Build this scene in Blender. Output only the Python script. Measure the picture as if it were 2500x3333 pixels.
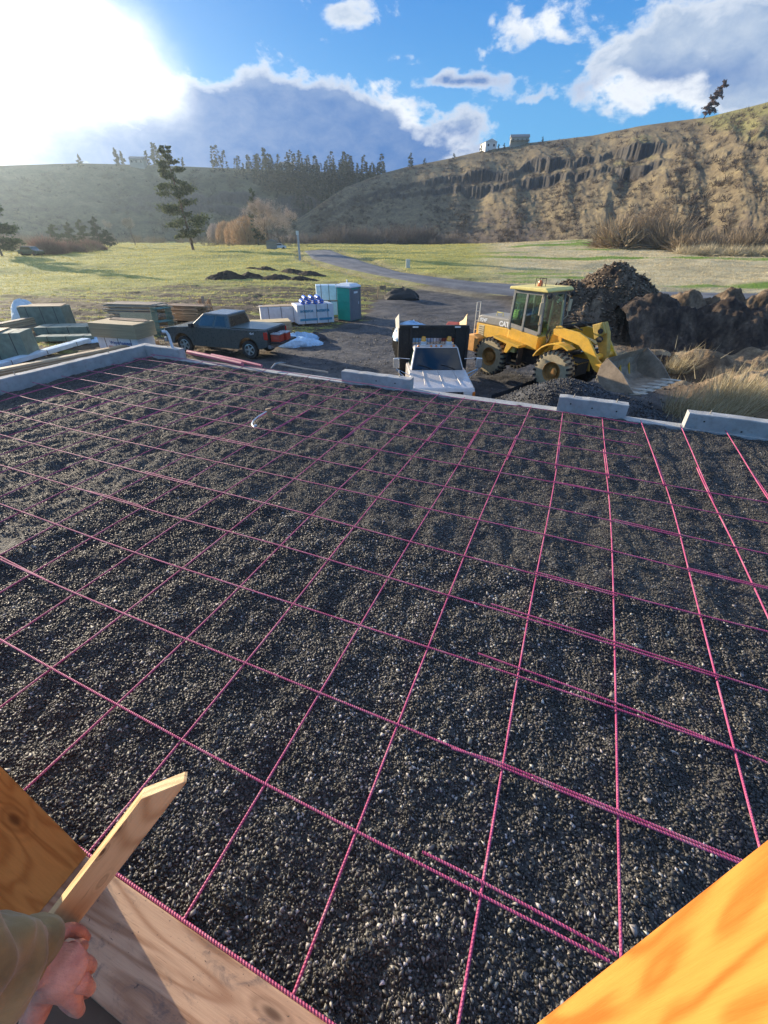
import bpy, bmesh, math, random
import numpy as np
from mathutils import Vector, Matrix, Euler
for o in list(bpy.data.objects): bpy.data.objects.remove(o)
sc = bpy.context.scene
COL = sc.collection
R_ = math.radians
rng = np.random.default_rng(7)
random.seed(7)
# ------------------------------------------------------------------ camera
F_PX = 1365.14
RW = np.array([[0.99996731, 0.00444435, 0.00675533],
               [0.00808620, -0.54960359, -0.83538644],
               [0.0, 0.83541375, -0.54962157]])          # rows: right, down, forward in world axes
CAM = np.array([0.0, 0.0, 2.611])
cd = bpy.data.cameras.new('camera'); cam = bpy.data.objects.new('camera', cd); COL.objects.link(cam)
cd.sensor_fit = 'HORIZONTAL'; cd.sensor_width = 36.0; cd.lens = 36.0 * F_PX / 2500.0
cd.clip_start = 0.05; cd.clip_end = 6000
m = Matrix.Identity(4)
for r in range(3):
    m[r][0] = RW[0][r]; m[r][1] = -RW[1][r]; m[r][2] = -RW[2][r]; m[r][3] = CAM[r]
cam.matrix_world = m
sc.camera = cam
sc.render.resolution_x = 768; sc.render.resolution_y = 1024

def ray(u, v):
    return RW.T @ np.array([(u - 1250) / F_PX, (v - 1666.5) / F_PX, 1.0])
def pz(u, v, z=0.0):                       # pixel ray meets the level z
    d = ray(u, v); return CAM + d * ((z - CAM[2]) / d[2])
def pd(u, v, depth):                       # point at an optical depth
    return CAM + ray(u, v) * depth
def phs(u, v):                             # azimuth (from +y, to +x) and slope of a ray
    d = ray(u, v); h = math.hypot(d[0], d[1]); return math.atan2(d[0], d[1]), d[2] / h
def ph(u, v, D):                           # point at horizontal distance D
    d = ray(u, v); h = math.hypot(d[0], d[1]); return CAM + d * (D / h)
# ------------------------------------------------------------------ light
SUN_AZ, SUN_EL = R_(-53.0), R_(12.5)
SUN = np.array([math.sin(SUN_AZ) * math.cos(SUN_EL), math.cos(SUN_AZ) * math.cos(SUN_EL), math.sin(SUN_EL)])
ld = bpy.data.lights.new('sun', 'SUN'); sun = bpy.data.objects.new('sun', ld); COL.objects.link(sun)
ld.energy = 5.0; ld.angle = R_(0.5); ld.color = (1.0, 0.84, 0.62)
sun.rotation_euler = Vector(SUN).to_track_quat('Z', 'Y').to_euler()
sun.location = (-30, 20, 30)
sc.view_settings.view_transform = 'Standard'; sc.view_settings.look = 'None'
sc.view_settings.exposure = 1.0; sc.view_settings.gamma = 1.0; sc.view_settings.use_curve_mapping = False

# node expression helper
class S:
    def __init__(s, t, k): s.t = t; s.k = k
    def _m(s, op, *a, clamp=False):
        n = s.t.nodes.new('ShaderNodeMath'); n.operation = op; n.use_clamp = clamp
        for i, q in enumerate((s,) + a):
            if isinstance(q, S): s.t.links.new(q.k, n.inputs[i])
            else: n.inputs[i].default_value = q
        return S(s.t, n.outputs[0])
    def __add__(s, o): return s._m('ADD', o)
    __radd__ = __add__
    def __mul__(s, o): return s._m('MULTIPLY', o)
    __rmul__ = __mul__
    def __sub__(s, o): return s._m('SUBTRACT', o)
    def __rsub__(s, o): return (s * -1.0) + o
    def __truediv__(s, o): return s._m('DIVIDE', o)
    def pow(s, e): return s._m('POWER', e)
    def exp(s): return s._m('EXPONENT')
    def max(s, o): return s._m('MAXIMUM', o)
    def min(s, o): return s._m('MINIMUM', o)
    def sstep(s, a, b):
        n = s.t.nodes.new('ShaderNodeMapRange'); n.interpolation_type = 'SMOOTHSTEP'
        s.t.links.new(s.k, n.inputs[0]); n.inputs[1].default_value = a; n.inputs[2].default_value = b
        return S(s.t, n.outputs[0])
    def lin(s, a, b, c=0.0, d=1.0):
        n = s.t.nodes.new('ShaderNodeMapRange')
        s.t.links.new(s.k, n.inputs[0]); n.inputs[1].default_value = a; n.inputs[2].default_value = b
        n.inputs[3].default_value = c; n.inputs[4].default_value = d
        return S(s.t, n.outputs[0])
def cmix(t, f, a, b, mode='MIX'):
    n = t.nodes.new('ShaderNodeMix'); n.data_type = 'RGBA'; n.blend_type = mode; n.clamp_factor = True
    for i, q in ((0, f), (6, a), (7, b)):
        if isinstance(q, S): t.links.new(q.k, n.inputs[i])
        elif i == 0: n.inputs[0].default_value = q
        else: n.inputs[i].default_value = (*q, 1) if len(q) == 3 else q
    return S(t, n.outputs[2])
def noise(t, vec, scale, detail=4, rough=0.55, dist=0.0, lac=2.0):
    n = t.nodes.new('ShaderNodeTexNoise'); n.inputs['Scale'].default_value = scale
    n.inputs['Detail'].default_value = detail; n.inputs['Roughness'].default_value = rough
    n.inputs['Distortion'].default_value = dist; n.inputs['Lacunarity'].default_value = lac
    if vec is not None: t.links.new(vec.k, n.inputs['Vector'])
    return S(t, n.outputs[0])
def vscale(t, vec, sc_, rot=(0, 0, 0)):
    n = t.nodes.new('ShaderNodeMapping'); n.inputs['Scale'].default_value = sc_; n.inputs['Rotation'].default_value = rot
    t.links.new(vec.k, n.inputs['Vector']); return S(t, n.outputs[0])

# ------------------------------------------------------------------ world
w = bpy.data.worlds.new('World'); sc.world = w; w.use_nodes = True
t = w.node_tree; t.nodes.clear()
out = t.nodes.new('ShaderNodeOutputWorld'); bg = t.nodes.new('ShaderNodeBackground'); bg.inputs[1].default_value = 0.07
t.links.new(bg.outputs[0], out.inputs[0])
sky = t.nodes.new('ShaderNodeTexSky'); sky.sky_type = 'NISHITA'; sky.sun_disc = False
sky.sun_elevation = SUN_EL; sky.sun_rotation = SUN_AZ; sky.air_density = 1.0; sky.dust_density = 0.6; sky.ozone_density = 2.5
tc = t.nodes.new('ShaderNodeTexCoord'); dirv = S(t, tc.outputs['Generated'])
sep = t.nodes.new('ShaderNodeSeparateXYZ'); t.links.new(dirv.k, sep.inputs[0])
dx, dy, dz = (S(t, sep.outputs[i]) for i in range(3))
az = dx._m('ARCTAN2', dy) * 57.2958
el = dz._m('ARCSINE') * 57.2958
cv = t.nodes.new('ShaderNodeCombineXYZ'); t.links.new((az * 0.05).k, cv.inputs[0]); t.links.new((el * 0.085).k, cv.inputs[1])
cvec = S(t, cv.outputs[0])
def deg(u, v):
    a, s_ = phs(u, v); return math.degrees(a), math.degrees(math.atan(s_))
def blobs(lst):
    acc = None
    for (u, v, ru, rv, wt) in lst:
        a, e = deg(u, v); a2, _ = deg(u + ru, v); _, e2 = deg(u, v - rv)
        ra, re = abs(a2 - a), abs(e2 - e)
        da = (az - a) * (1.0 / ra); de = (el - e) * (1.0 / re)
        g = ((da * da + de * de) * -1.0).exp() * wt
        acc = g if acc is None else acc + g
    return acc
thick = blobs([(700, 430, 260, 140, 1.2), (960, 410, 260, 140, 1.45), (1180, 470, 190, 120, 1.3), (300, 480, 300, 110, .8), (30, 450, 200, 90, .7), (850, 540, 500, 60, .5), (-400, 400, 300, 200, .8),
               (1420, 510, 220, 50, .8), (1500, 400, 120, 70, .6),
               (1850, 300, 240, 40, .42), (2150, 330, 250, 60, .55), (2450, 300, 220, 100, .7), (1500, 265, 180, 22, .55),
               (1780, 100, 200, 90, .7), (2050, 190, 230, 80, .8), (2300, 80, 230, 110, .85), (2550, 160, 180, 150, .9), (2250, 220, 160, 60, .6),
               (1150, 40, 190, 55, .62), (1340, 190, 90, 35, .42), (1440, 245, 70, 35, .45), (1000, -90, 200, 70, .6), (2100, -200, 500, 150, .7),
               (1450, -300, 400, 100, .5), (300, -400, 500, 150, .5), (3000, 200, 400, 250, .8)])
n1 = noise(t, cvec, 3.0, 10, 0.60, 0.3)
n2 = noise(t, cvec, 9.0, 8, 0.62, 0.3)
cov = thick + el.sstep(20.0, 38.0) * 0.42 + (n1 - 0.5) * 1.9 + (n2 - 0.5) * 0.75  # elevation term: unseen overhead cloud, added to make the blue ambient light more neutral
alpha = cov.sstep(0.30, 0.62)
n3 = noise(t, cvec, 1.7, 3, 0.5, 0.0)
puff = n3.sstep(0.50, 0.62)
body = (cov.sstep(0.46, 0.95) * 0.55 + (1.0 - puff) * 0.45 * cov.sstep(0.36, 0.55) + cov.sstep(0.7, 1.1) * 0.45).min(1.0)
glowd = dx * float(SUN[0]) + dy * float(SUN[1]) + dz * float(SUN[2])
glow = glowd.max(0.0)
near = glow.pow(9.0)
skyc = cmix(t, 1.0, S(t, sky.outputs[0]), (0.62, 1.0, 1.62), 'MULTIPLY')
zen = el.sstep(2.0, 24.0)
skyc = cmix(t, 0.85, skyc, cmix(t, zen, (1.2, 3.9, 6.6), (0.22, 1.8, 5.3)))
dark = (blobs([(900, 430, 480, 190, 1.5), (300, 490, 500, 130, 1.0), (1450, 500, 300, 80, 1.2), (1850, 300, 360, 60, .85), (1500, 268, 240, 40, 1.0), (2300, 250, 300, 60, .5)]) * (.55 + n1 * .9)).min(1.0)
core = cmix(t, dark, (2.2, 3.2, 4.9), (0.15, 1.2, 3.7))
core = cmix(t, (n2 * 1.6 - 0.35)._m('MULTIPLY', 1.0, clamp=True) * (0.6 - dark * 0.34), core, (6.2, 6.6, 7.0))
cloud = cmix(t, body, (7.6, 7.8, 8.0), core)
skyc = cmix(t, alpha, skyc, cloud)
gl = blobs([(60, 110, 370, 240, 1.3), (400, 230, 170, 210, .6), (-500, 100, 500, 400, 2.0), (560, 330, 90, 90, .35)])
gl = gl * (0.35 + n1 * 0.9 + n2 * .45)
skyc = cmix(t, gl.sstep(0.10, 1.25), skyc, (10.5, 10.4, 9.8))
skyc = cmix(t, 1.0, skyc, cmix(t, (glow.pow(13.0) * 0.62).min(1.0), (0, 0, 0), (7.0, 6.9, 6.3)), 'ADD')
hz = el.lin(-4, 4, 1.0, 0.0)
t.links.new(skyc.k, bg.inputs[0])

# ------------------------------------------------------------------ helpers: tags
def tag(o, label=None, cat=None, group=None, kind=None):
    if label: o['label'] = label
    if cat: o['category'] = cat
    if group: o['group'] = group
    if kind: o['kind'] = kind
    return o
def empty(name, loc, rz=0.0, label=None, cat=None, group=None, rot=None):
    o = bpy.data.objects.new(name, None); COL.objects.link(o); o.empty_display_size = 0.2
    o.location = loc; o.rotation_euler = rot if rot else (0, 0, rz)
    return tag(o, label, cat, group)
def children(o): return list(o.children)
def copy_tree(o, parent=None):
    kids = list(o.children)
    c = o.copy(); COL.objects.link(c)
    if parent is not None: c.parent = parent
    for k in kids: copy_tree(k, c)
    return c
# ------------------------------------------------------------------ helpers: materials
MATS = {}
def mat(name, col, rough=0.6, metal=0.0, var=0.18, scale=4.0, bump=0.0, bscale=30.0, col2=None, coat=0.0, trans=0.0, emit=None, spec=0.5, stretch=None, detail=5, dirt=0.0):
    if name in MATS: return MATS[name]
    ma = bpy.data.materials.new(name); ma.use_nodes = True; MATS[name] = ma
    t = ma.node_tree; b = t.nodes['Principled BSDF']
    b.inputs['Roughness'].default_value = rough; b.inputs['Metallic'].default_value = metal
    b.inputs['Coat Weight'].default_value = coat; b.inputs['Specular IOR Level'].default_value = spec
    b.inputs['Transmission Weight'].default_value = trans
    tc = t.nodes.new('ShaderNodeTexCoord'); v = S(t, tc.outputs['Object'])
    if stretch: v = vscale(t, v, stretch)
    n = noise(t, v, scale, detail, 0.6)
    f = n.lin(0.3, 0.7)
    c1 = tuple(x * (1 - var) for x in col); c2 = tuple(min(1, x * (1 + var)) for x in (col2 or col))
    c = cmix(t, f, c1, c2)
    if dirt:
        dn = noise(t, v, scale * 2.7 + .3, 6, 0.7)
        c = cmix(t, dn.sstep(0.48, 0.72) * dirt, c, (0.20, 0.16, 0.11))
        rr = dn.lin(0.4, 0.7, rough, min(1, rough + .35)); t.links.new(rr.k, b.inputs['Roughness'])
    t.links.new(c.k, b.inputs['Base Color'])
    if bump:
        bn = noise(t, v, bscale, 4, 0.6); bu = t.nodes.new('ShaderNodeBump'); bu.inputs['Strength'].default_value = bump
        bu.inputs['Distance'].default_value = 0.02
        t.links.new(bn.k, bu.inputs['Height']); t.links.new(bu.outputs[0], b.inputs['Normal'])
    if emit:
        b.inputs['Emission Color'].default_value = (*emit, 1); b.inputs['Emission Strength'].default_value = 1
    return ma
def wood(name, light, darkc, rings=9.0, rough=0.55, axis='X', knots=True, stain=0.0, contrast=1.0, kscale=2.3, gs=1.0):
    """grain runs along local X"""
    if name in MATS: return MATS[name]
    ma = bpy.data.materials.new(name); ma.use_nodes = True; MATS[name] = ma
    t = ma.node_tree; b = t.nodes['Principled BSDF']; b.inputs['Roughness'].default_value = rough
    tc = t.nodes.new('ShaderNodeTexCoord'); v = S(t, tc.outputs['Object'])
    v1 = vscale(t, v, (0.30 * gs, 2.1 * gs, 2.1 * gs))
    big = noise(t, v1, 2.0, 2, 0.5, 0.8)
    bands = ((big * rings * 6.283)._m('SINE')) * 0.5 + 0.5
    fine = noise(t, vscale(t, v, (2.0, 60, 60)), 3.0, 5, 0.7)
    med = noise(t, vscale(t, v, (0.8, 9, 9)), 2.0, 3, 0.6)
    f = (bands.pow(2.2) * 0.50 + fine * 0.62 + med * 0.40 - 0.36) * contrast
    c = cmix(t, f._m('MULTIPLY', 1.0, clamp=True), light, darkc)
    chk = noise(t, vscale(t, v, (3.0, 70, 70)), 1.6, 3, .6)
    c = cmix(t, chk.sstep(.66, .74) * .55, c, tuple(x * .35 for x in darkc))
    if knots:
        vo = t.nodes.new('ShaderNodeTexVoronoi'); vo.inputs['Scale'].default_value = kscale; vo.inputs['Randomness'].default_value = 1.0
        t.links.new(vscale(t, v, (0.9, 3.1, 3.1)).k, vo.inputs['Vector'])
        k = S(t, vo.outputs['Distance'])
        c = cmix(t, k.sstep(0.16, 0.05), c, tuple(x * 0.28 for x in darkc))
        c = cmix(t, ((k * 42.0)._m('SINE') * 0.5 + 0.5) * k.sstep(0.42, 0.12) * 0.5, c, tuple(x * 0.62 for x in darkc))
    if stain:
        sn = noise(t, vscale(t, v, (2.2, 5, 5)), 2.6, 6, 0.72, 0.6)
        c = cmix(t, sn.sstep(0.52, 0.74) * stain, c, (0.09, 0.075, 0.07))
        s2 = noise(t, vscale(t, v, (6, 10, 10)), 7.0, 3, 0.6)
        c = cmix(t, s2.sstep(0.66, 0.74) * stain, c, (0.04, 0.03, 0.028))
    t.links.new(c.k, b.inputs['Base Color'])
    bu = t.nodes.new('ShaderNodeBump'); bu.inputs['Strength'].default_value = 0.25; bu.inputs['Distance'].default_value = 0.004
    t.links.new((fine + bands * 0.3).k, bu.inputs['Height']); t.links.new(bu.outputs[0], b.inputs['Normal'])
    return ma
def vcol(name, rough=0.8, attr='col', trans=0.0, bump=0.0, bscale=20., var=0.0, vscale_=5., spec=0.3):
    """colour read from a per-vertex colour of the thing itself"""
    if name in MATS: return MATS[name]
    ma = bpy.data.materials.new(name); ma.use_nodes = True; MATS[name] = ma
    t = ma.node_tree; b = t.nodes['Principled BSDF']; b.inputs['Roughness'].default_value = rough
    b.inputs['Specular IOR Level'].default_value = spec
    a = t.nodes.new('ShaderNodeAttribute'); a.attribute_name = attr
    c = S(t, a.outputs['Color'])
    if var:
        tc = t.nodes.new('ShaderNodeTexCoord'); n = noise(t, S(t, tc.outputs['Object']), vscale_, 6, 0.65)
        k = n.lin(0.3, 0.7, 1 - var, 1 + var); hs = t.nodes.new('ShaderNodeVectorMath'); hs.operation = 'SCALE'
        t.links.new(c.k, hs.inputs[0]); t.links.new(k.k, hs.inputs['Scale']); c = S(t, hs.outputs[0])
    t.links.new(c.k, b.inputs['Base Color'])
    if bump:
        tc = t.nodes.new('ShaderNodeTexCoord'); bn = noise(t, S(t, tc.outputs['Object']), bscale, 6, 0.7)
        bu = t.nodes.new('ShaderNodeBump'); bu.inputs['Strength'].default_value = bump; bu.inputs['Distance'].default_value = 0.05
        t.links.new(bn.k, bu.inputs['Height']); t.links.new(bu.outputs[0], b.inputs['Normal'])
    if trans:
        tr = t.nodes.new('ShaderNodeBsdfTranslucent'); t.links.new(c.k, tr.inputs[0])
        mx = t.nodes.new('ShaderNodeMixShader'); mx.inputs[0].default_value = trans
        t.links.new(b.outputs[0], mx.inputs[1]); t.links.new(tr.outputs[0], mx.inputs[2])
        t.links.new(mx.outputs[0], t.nodes['Material Output'].inputs[0])
    return ma
# ------------------------------------------------------------------ helpers: meshes
def np_mesh(name, V, Fc, mats, parent=None, smooth=False, col=None, loc=None):
    """V (n,3); Fc (m,k) int array"""
    me = bpy.data.meshes.new(name); V = np.asarray(V, dtype=np.float32); Fc = np.asarray(Fc, dtype=np.int32)
    k = Fc.shape[1]
    me.vertices.add(len(V)); me.vertices.foreach_set('co', V.ravel())
    me.loops.add(Fc.size); me.loops.foreach_set('vertex_index', Fc.ravel())
    me.polygons.add(len(Fc)); me.polygons.foreach_set('loop_start', np.arange(0, Fc.size, k, dtype=np.int32))
    me.update(calc_edges=True)
    if smooth: me.polygons.foreach_set('use_smooth', np.ones(len(Fc), bool))
    if col is not None:
        a = me.color_attributes.new('col', 'FLOAT_COLOR', 'POINT'); c = np.ones((len(V), 4), np.float32); c[:, :3] = col
        a.data.foreach_set('color', c.ravel())
    for q in (mats if isinstance(mats, (list, tuple)) else [mats]): me.materials.append(q)
    o = bpy.data.objects.new(name, me); COL.objects.link(o)
    if parent is not None: o.parent = parent
    if loc is not None: o.location = loc
    return o
class MB:
    def __init__(s): s.v = []; s.f = []; s.m = []; s.T = Matrix.Identity(4)
    def add(s, vs, fs, mi=0):
        b = len(s.v); s.v += [tuple(s.T @ Vector(p)) for p in vs]; s.f += [tuple(b + i for i in f) for f in fs]; s.m += [mi] * len(fs); return s
    def box(s, x0, x1, y0, y1, z0, z1, mi=0, rot=None, piv=None):
        vs = [(x, y, z) for z in (z0, z1) for y in (y0, y1) for x in (x0, x1)]
        if rot is not None:
            c = Vector(piv if piv else ((x0 + x1) / 2, (y0 + y1) / 2, (z0 + z1) / 2)); Rm = Euler(rot).to_matrix()
            vs = [tuple(c + Rm @ (Vector(p) - c)) for p in vs]
        return s.add(vs, [(0, 2, 3, 1), (4, 5, 7, 6), (0, 1, 5, 4), (2, 6, 7, 3), (0, 4, 6, 2), (1, 3, 7, 5)], mi)
    def prism(s, pts, y0, y1, mi=0, axis='y', taper=None):
        """outline in (x,z) pushed along y (axis='y'); (x,y) along z (axis='z'); (y,z) along x"""
        n = len(pts)
        def mk(p, d):
            return {'y': (p[0], d, p[1]), 'z': (p[0], p[1], d), 'x': (d, p[0], p[1])}[axis]
        p2 = taper if taper else pts
        vs = [mk(p, y0) for p in pts] + [mk(p, y1) for p in p2]
        area = sum(pts[i][0] * pts[(i + 1) % n][1] - pts[(i + 1) % n][0] * pts[i][1] for i in range(n))
        fl = (area > 0) == (axis in 'zx')
        a = tuple(range(n)); b = tuple(range(n, 2 * n))
        fs = [a[::-1] if fl else a, b if fl else b[::-1]]
        for i in range(n):
            j = (i + 1) % n; q = (i, j, n + j, n + i); fs.append(q if fl else q[::-1])
        return s.add(vs, fs, mi)
    def tube(s, pts, r, n=8, mi=0, cap=True):
        pts = [Vector(p) for p in pts]; rs = r if isinstance(r, (list, tuple)) else [r] * len(pts)
        vs = []; up = None
        for i, p in enumerate(pts):
            d = (pts[min(i + 1, len(pts) - 1)] - pts[max(i - 1, 0)]).normalized()
            if up is None: up = d.orthogonal().normalized()
            up = (up - d * up.dot(d)); up = up.normalized() if up.length > 1e-6 else d.orthogonal().normalized()
            sd = d.cross(up)
            for k in range(n):
                a = 2 * math.pi * k / n; vs.append(tuple(p + (up * math.cos(a) + sd * math.sin(a)) * rs[i]))
        fs = []
        for i in range(len(pts) - 1):
            for k in range(n):
                k2 = (k + 1) % n; fs.append((i * n + k, i * n + k2, (i + 1) * n + k2, (i + 1) * n + k))
        if cap: fs.append(tuple(range(n))[::-1]); fs.append(tuple(range((len(pts) - 1) * n, len(pts) * n)))
        return s.add(vs, fs, mi)
    def lathe(s, prof, n=24, c=(0, 0, 0), axis='y', mi=0):
        """prof: (radius, along) pairs"""
        vs = []
        for (r, a) in prof:
            for k in range(n):
                q = 2 * math.pi * k / n; x, z = r * math.cos(q), r * math.sin(q)
                p = {'y': (x, a, z), 'z': (x, z, a), 'x': (a, x, z)}[axis]
                vs.append((c[0] + p[0], c[1] + p[1], c[2] + p[2]))
        fs = []
        for i in range(len(prof) - 1):
            for k in range(n):
                k2 = (k + 1) % n; fs.append((i * n + k, i * n + k2, (i + 1) * n + k2, (i + 1) * n + k))
        return s.add(vs, fs, mi)
    def loft(s, secs, mi=0, cap=True, closed=True):
        n = len(secs[0]); vs = [p for q in secs for p in q]; fs = []
        for i in range(len(secs) - 1):
            for k in range(n if closed else n - 1):
                k2 = (k + 1) % n; fs.append((i * n + k, i * n + k2, (i + 1) * n + k2, (i + 1) * n + k))
        if cap: fs.append(tuple(range(n))[::-1]); fs.append(tuple(range((len(secs) - 1) * n, len(secs) * n)))
        return s.add(vs, fs, mi)
    def grid(s, fn, nu, nv, mi=0):
        vs = [fn(i / nu, j / nv) for j in range(nv + 1) for i in range(nu + 1)]
        fs = [(j * (nu + 1) + i, j * (nu + 1) + i + 1, (j + 1) * (nu + 1) + i + 1, (j + 1) * (nu + 1) + i) for j in range(nv) for i in range(nu)]
        return s.add(vs, fs, mi)
    def build(s, name, mats, parent=None, bev=0.0, smooth=False, loc=None, seg=2, rot=None, norm=True):
        me = bpy.data.meshes.new(name); me.from_pydata(s.v, [], s.f); me.update()
        for q in (mats if isinstance(mats, (list, tuple)) else [mats]): me.materials.append(q)
        me.polygons.foreach_set('material_index', np.array(s.m, dtype=np.int32))
        if norm:
            bm = bmesh.new(); bm.from_mesh(me); bmesh.ops.recalc_face_normals(bm, faces=bm.faces); bm.to_mesh(me); bm.free()
        if smooth: me.polygons.foreach_set('use_smooth', np.ones(len(me.polygons), bool)); me.set_sharp_from_angle(angle=R_(38))
        o = bpy.data.objects.new(name, me); COL.objects.link(o)
        if parent is not None: o.parent = parent
        if loc is not None: o.location = loc
        if rot is not None: o.rotation_euler = rot
        if bev:
            b = o.modifiers.new('bevel', 'BEVEL'); b.width = bev; b.segments = seg; b.limit_method = 'ANGLE'; b.angle_limit = R_(35)
        return o
# numpy value noise
def _h(ix, iy, seed):
    n = (ix.astype(np.int64) * 374761393 + iy.astype(np.int64) * 668265263 + seed * 2147483647) & 0xffffffff
    n = ((n ^ (n >> 13)) * 1274126177) & 0xffffffff
    return ((n ^ (n >> 16)) & 0xffff) / 65535.0
def vnoise(x, y, seed=0):
    x = np.asarray(x, float); y = np.asarray(y, float)
    ix = np.floor(x); iy = np.floor(y); fx = x - ix; fy = y - iy; fx = fx * fx * fx * (fx * (fx * 6 - 15) + 10); fy = fy * fy * fy * (fy * (fy * 6 - 15) + 10)
    a = _h(ix, iy, seed); b = _h(ix + 1, iy, seed); c = _h(ix, iy + 1, seed); d = _h(ix + 1, iy + 1, seed)
    return (a * (1 - fx) + b * fx) * (1 - fy) + (c * (1 - fx) + d * fx) * fy
def fbm(x, y, oct=4, seed=0, gain=0.5):
    s = 0; a = 1; tot = 0; x = np.asarray(x, float); y = np.asarray(y, float)
    for o in range(oct):
        s = s + a * (vnoise(x, y, seed + o * 17) - 0.5); tot += a; a *= gain
        x, y = x * 1.97 * 0.8 + y * 1.97 * 0.6 + 3.1, -x * 1.97 * 0.6 + y * 1.97 * 0.8 + 7.7
    return s / tot * 2          # about -1..1
def ss(x, a, b):
    t_ = np.clip((np.asarray(x, float) - a) / (b - a), 0, 1); return t_ * t_ * (3 - 2 * t_)
def sdist(poly, X, Y):
    """signed distance to a polygon, positive inside"""
    X = np.asarray(X, float); Y = np.asarray(Y, float); d = np.full(X.shape, 1e9); ins = np.zeros(X.shape, bool)
    n = len(poly)
    for i in range(n):
        x0, y0 = poly[i][:2]; x1, y1 = poly[(i + 1) % n][:2]
        ex, ey = x1 - x0, y1 - y0; L = ex * ex + ey * ey + 1e-12
        q = np.clip(((X - x0) * ex + (Y - y0) * ey) / L, 0, 1)
        d = np.minimum(d, np.hypot(X - x0 - q * ex, Y - y0 - q * ey))
        c = (y0 > Y) != (y1 > Y)
        ins ^= c & (X < (x1 - x0) * (Y - y0) / ((y1 - y0) if y1 != y0 else 1e-9) + x0)
    return np.where(ins, d, -d)
# ================================================================== terrain
K = 1.507
def gz0(x, y):
    x = np.asarray(x, float); y = np.asarray(y, float)
    z = -2.4 + 1.35 * ss(y, 36, 115)
    z = z + 3.1 * np.exp(-((x - 92) / 55.0) ** 2 - ((y - 195) / 52.0) ** 2)
    return z
def at(u, v, fn=gz0, dmin=4.0, dmax=700.0):
    """where a pixel's ray meets the terrain"""
    d = ray(u, v); h = math.hypot(d[0], d[1]); D = np.geomspace(dmin, dmax, 4000) / h
    P = CAM[None] + d[None] * D[:, None]; g = fn(P[:, 0], P[:, 1]); b = np.nonzero(P[:, 2] <= g)[0]
    if len(b) == 0: return None
    return P[b[0]]
def atd(u, v): return at(u * K, v * K)
PITC = tuple(pz(2140, 1275, -3.4)[:2])
# slab frame (rebar module)
GO = np.array([-0.97830404, 1.93805747]); GI = np.array([0.56298594, -0.23483362]); GJ = np.array([0.23483362, 0.56298594])
def G(i, j, z=0.0):
    p = GO + GI * i + GJ * j; return (float(p[0]), float(p[1]), z)
GANG = math.atan2(GI[1], GI[0])
def ginv(x, y):
    M = np.array([[GI[0], GJ[0]], [GI[1], GJ[1]]]); Q = np.linalg.inv(M); a = np.asarray(x) - GO[0]; b = np.asarray(y) - GO[1]
    return Q[0, 0] * a + Q[0, 1] * b, Q[1, 0] * a + Q[1, 1] * b
yardp = [atd(*q)[:2] for q in [(560, 768), (640, 748), (665, 728), (705, 712), (792, 690), (800, 668), (835, 640), (880, 628), (930, 616), (1000, 608), (1120, 612), (1225, 640), (1225, 760), (1330, 800), (1440, 850)]]
yardp += [(12.5, 11.0), (14, 4), (-14, 4), (-11.5, 17)]
roadU = [(716, 540.5), (745, 552), (800, 570), (870, 590), (950, 601), (1040, 611), (1120, 616), (1250, 624), (1440, 632), (1659, 636), (1800, 638)]
roadL = [(655, 543), (672, 560), (735, 578), (800, 592), (860, 604), (930, 617), (1030, 632), (1130, 643), (1440, 647), (1659, 653), (1800, 655)]
RU = np.array([atd(*q)[:2] for q in roadU]); RL = np.array([atd(*q)[:2] for q in roadL])
roadp = [tuple(p) for p in RU] + [tuple(p) for p in RL[::-1]]
grassL = [atd(*q)[:2] for q in [(0, 660), (200, 640), (440, 640), (640, 660), (790, 640), (860, 620), (700, 560), (655, 545), (500, 545), (0, 560)]]
def pit(x, y):
    return np.exp(-(((x - PITC[0]) / 2.9) ** 2 + ((y - PITC[1]) / 2.0) ** 2) ** 1.6)
def gz(x, y):
    z = gz0(x, y); dy = sdist(yardp, x, y); dr = sdist(roadp, x, y)
    D = np.hypot(x, y)
    far = np.clip(D / 60, 0.15, 1)
    soft = np.clip(-dr / 3.0, 0, 1)
    z = z + soft * (fbm(x * 0.10, y * 0.10, 3, 5) * 0.45 * far)
    rough = ss(-dy, -0.5, 2.0) * soft * (1 - ss(D, 45, 90))
    row = fbm(x * 0.25 + 3, y * 1.3 + x * .2, 3, 9)
    z = z + rough * (row * 0.11 + fbm(x * 1.9, y * 1.9, 4, 11, .6) * 0.08)
    z = z + ss(dy, 0, 2) * soft * (fbm(x * 0.6, y * 0.9, 4, 21) * 0.07 + fbm(x * 3, y * 3, 3, 23) * 0.018)
    # verge of the road and a pushed-up shoulder beside the yard
    z = z - 0.25 * np.exp(-((dr + 1.6) / 0.9) ** 2) * ss(D, 25, 60)
    # hole in front of the loader bucket, its spoil bank behind
    z = z - 2.5 * pit(x, y)
    bank = ss(x, 10.5, 13) * (1 - ss(y, 21, 24)) * ss(y, 8, 11)
    z = z + bank * (0.35 + fbm(x * .7, y * .7, 5, 31, .6) * 0.7) * (1 - np.clip(pit(x, y) * 2, 0, 1))
    return z
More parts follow.
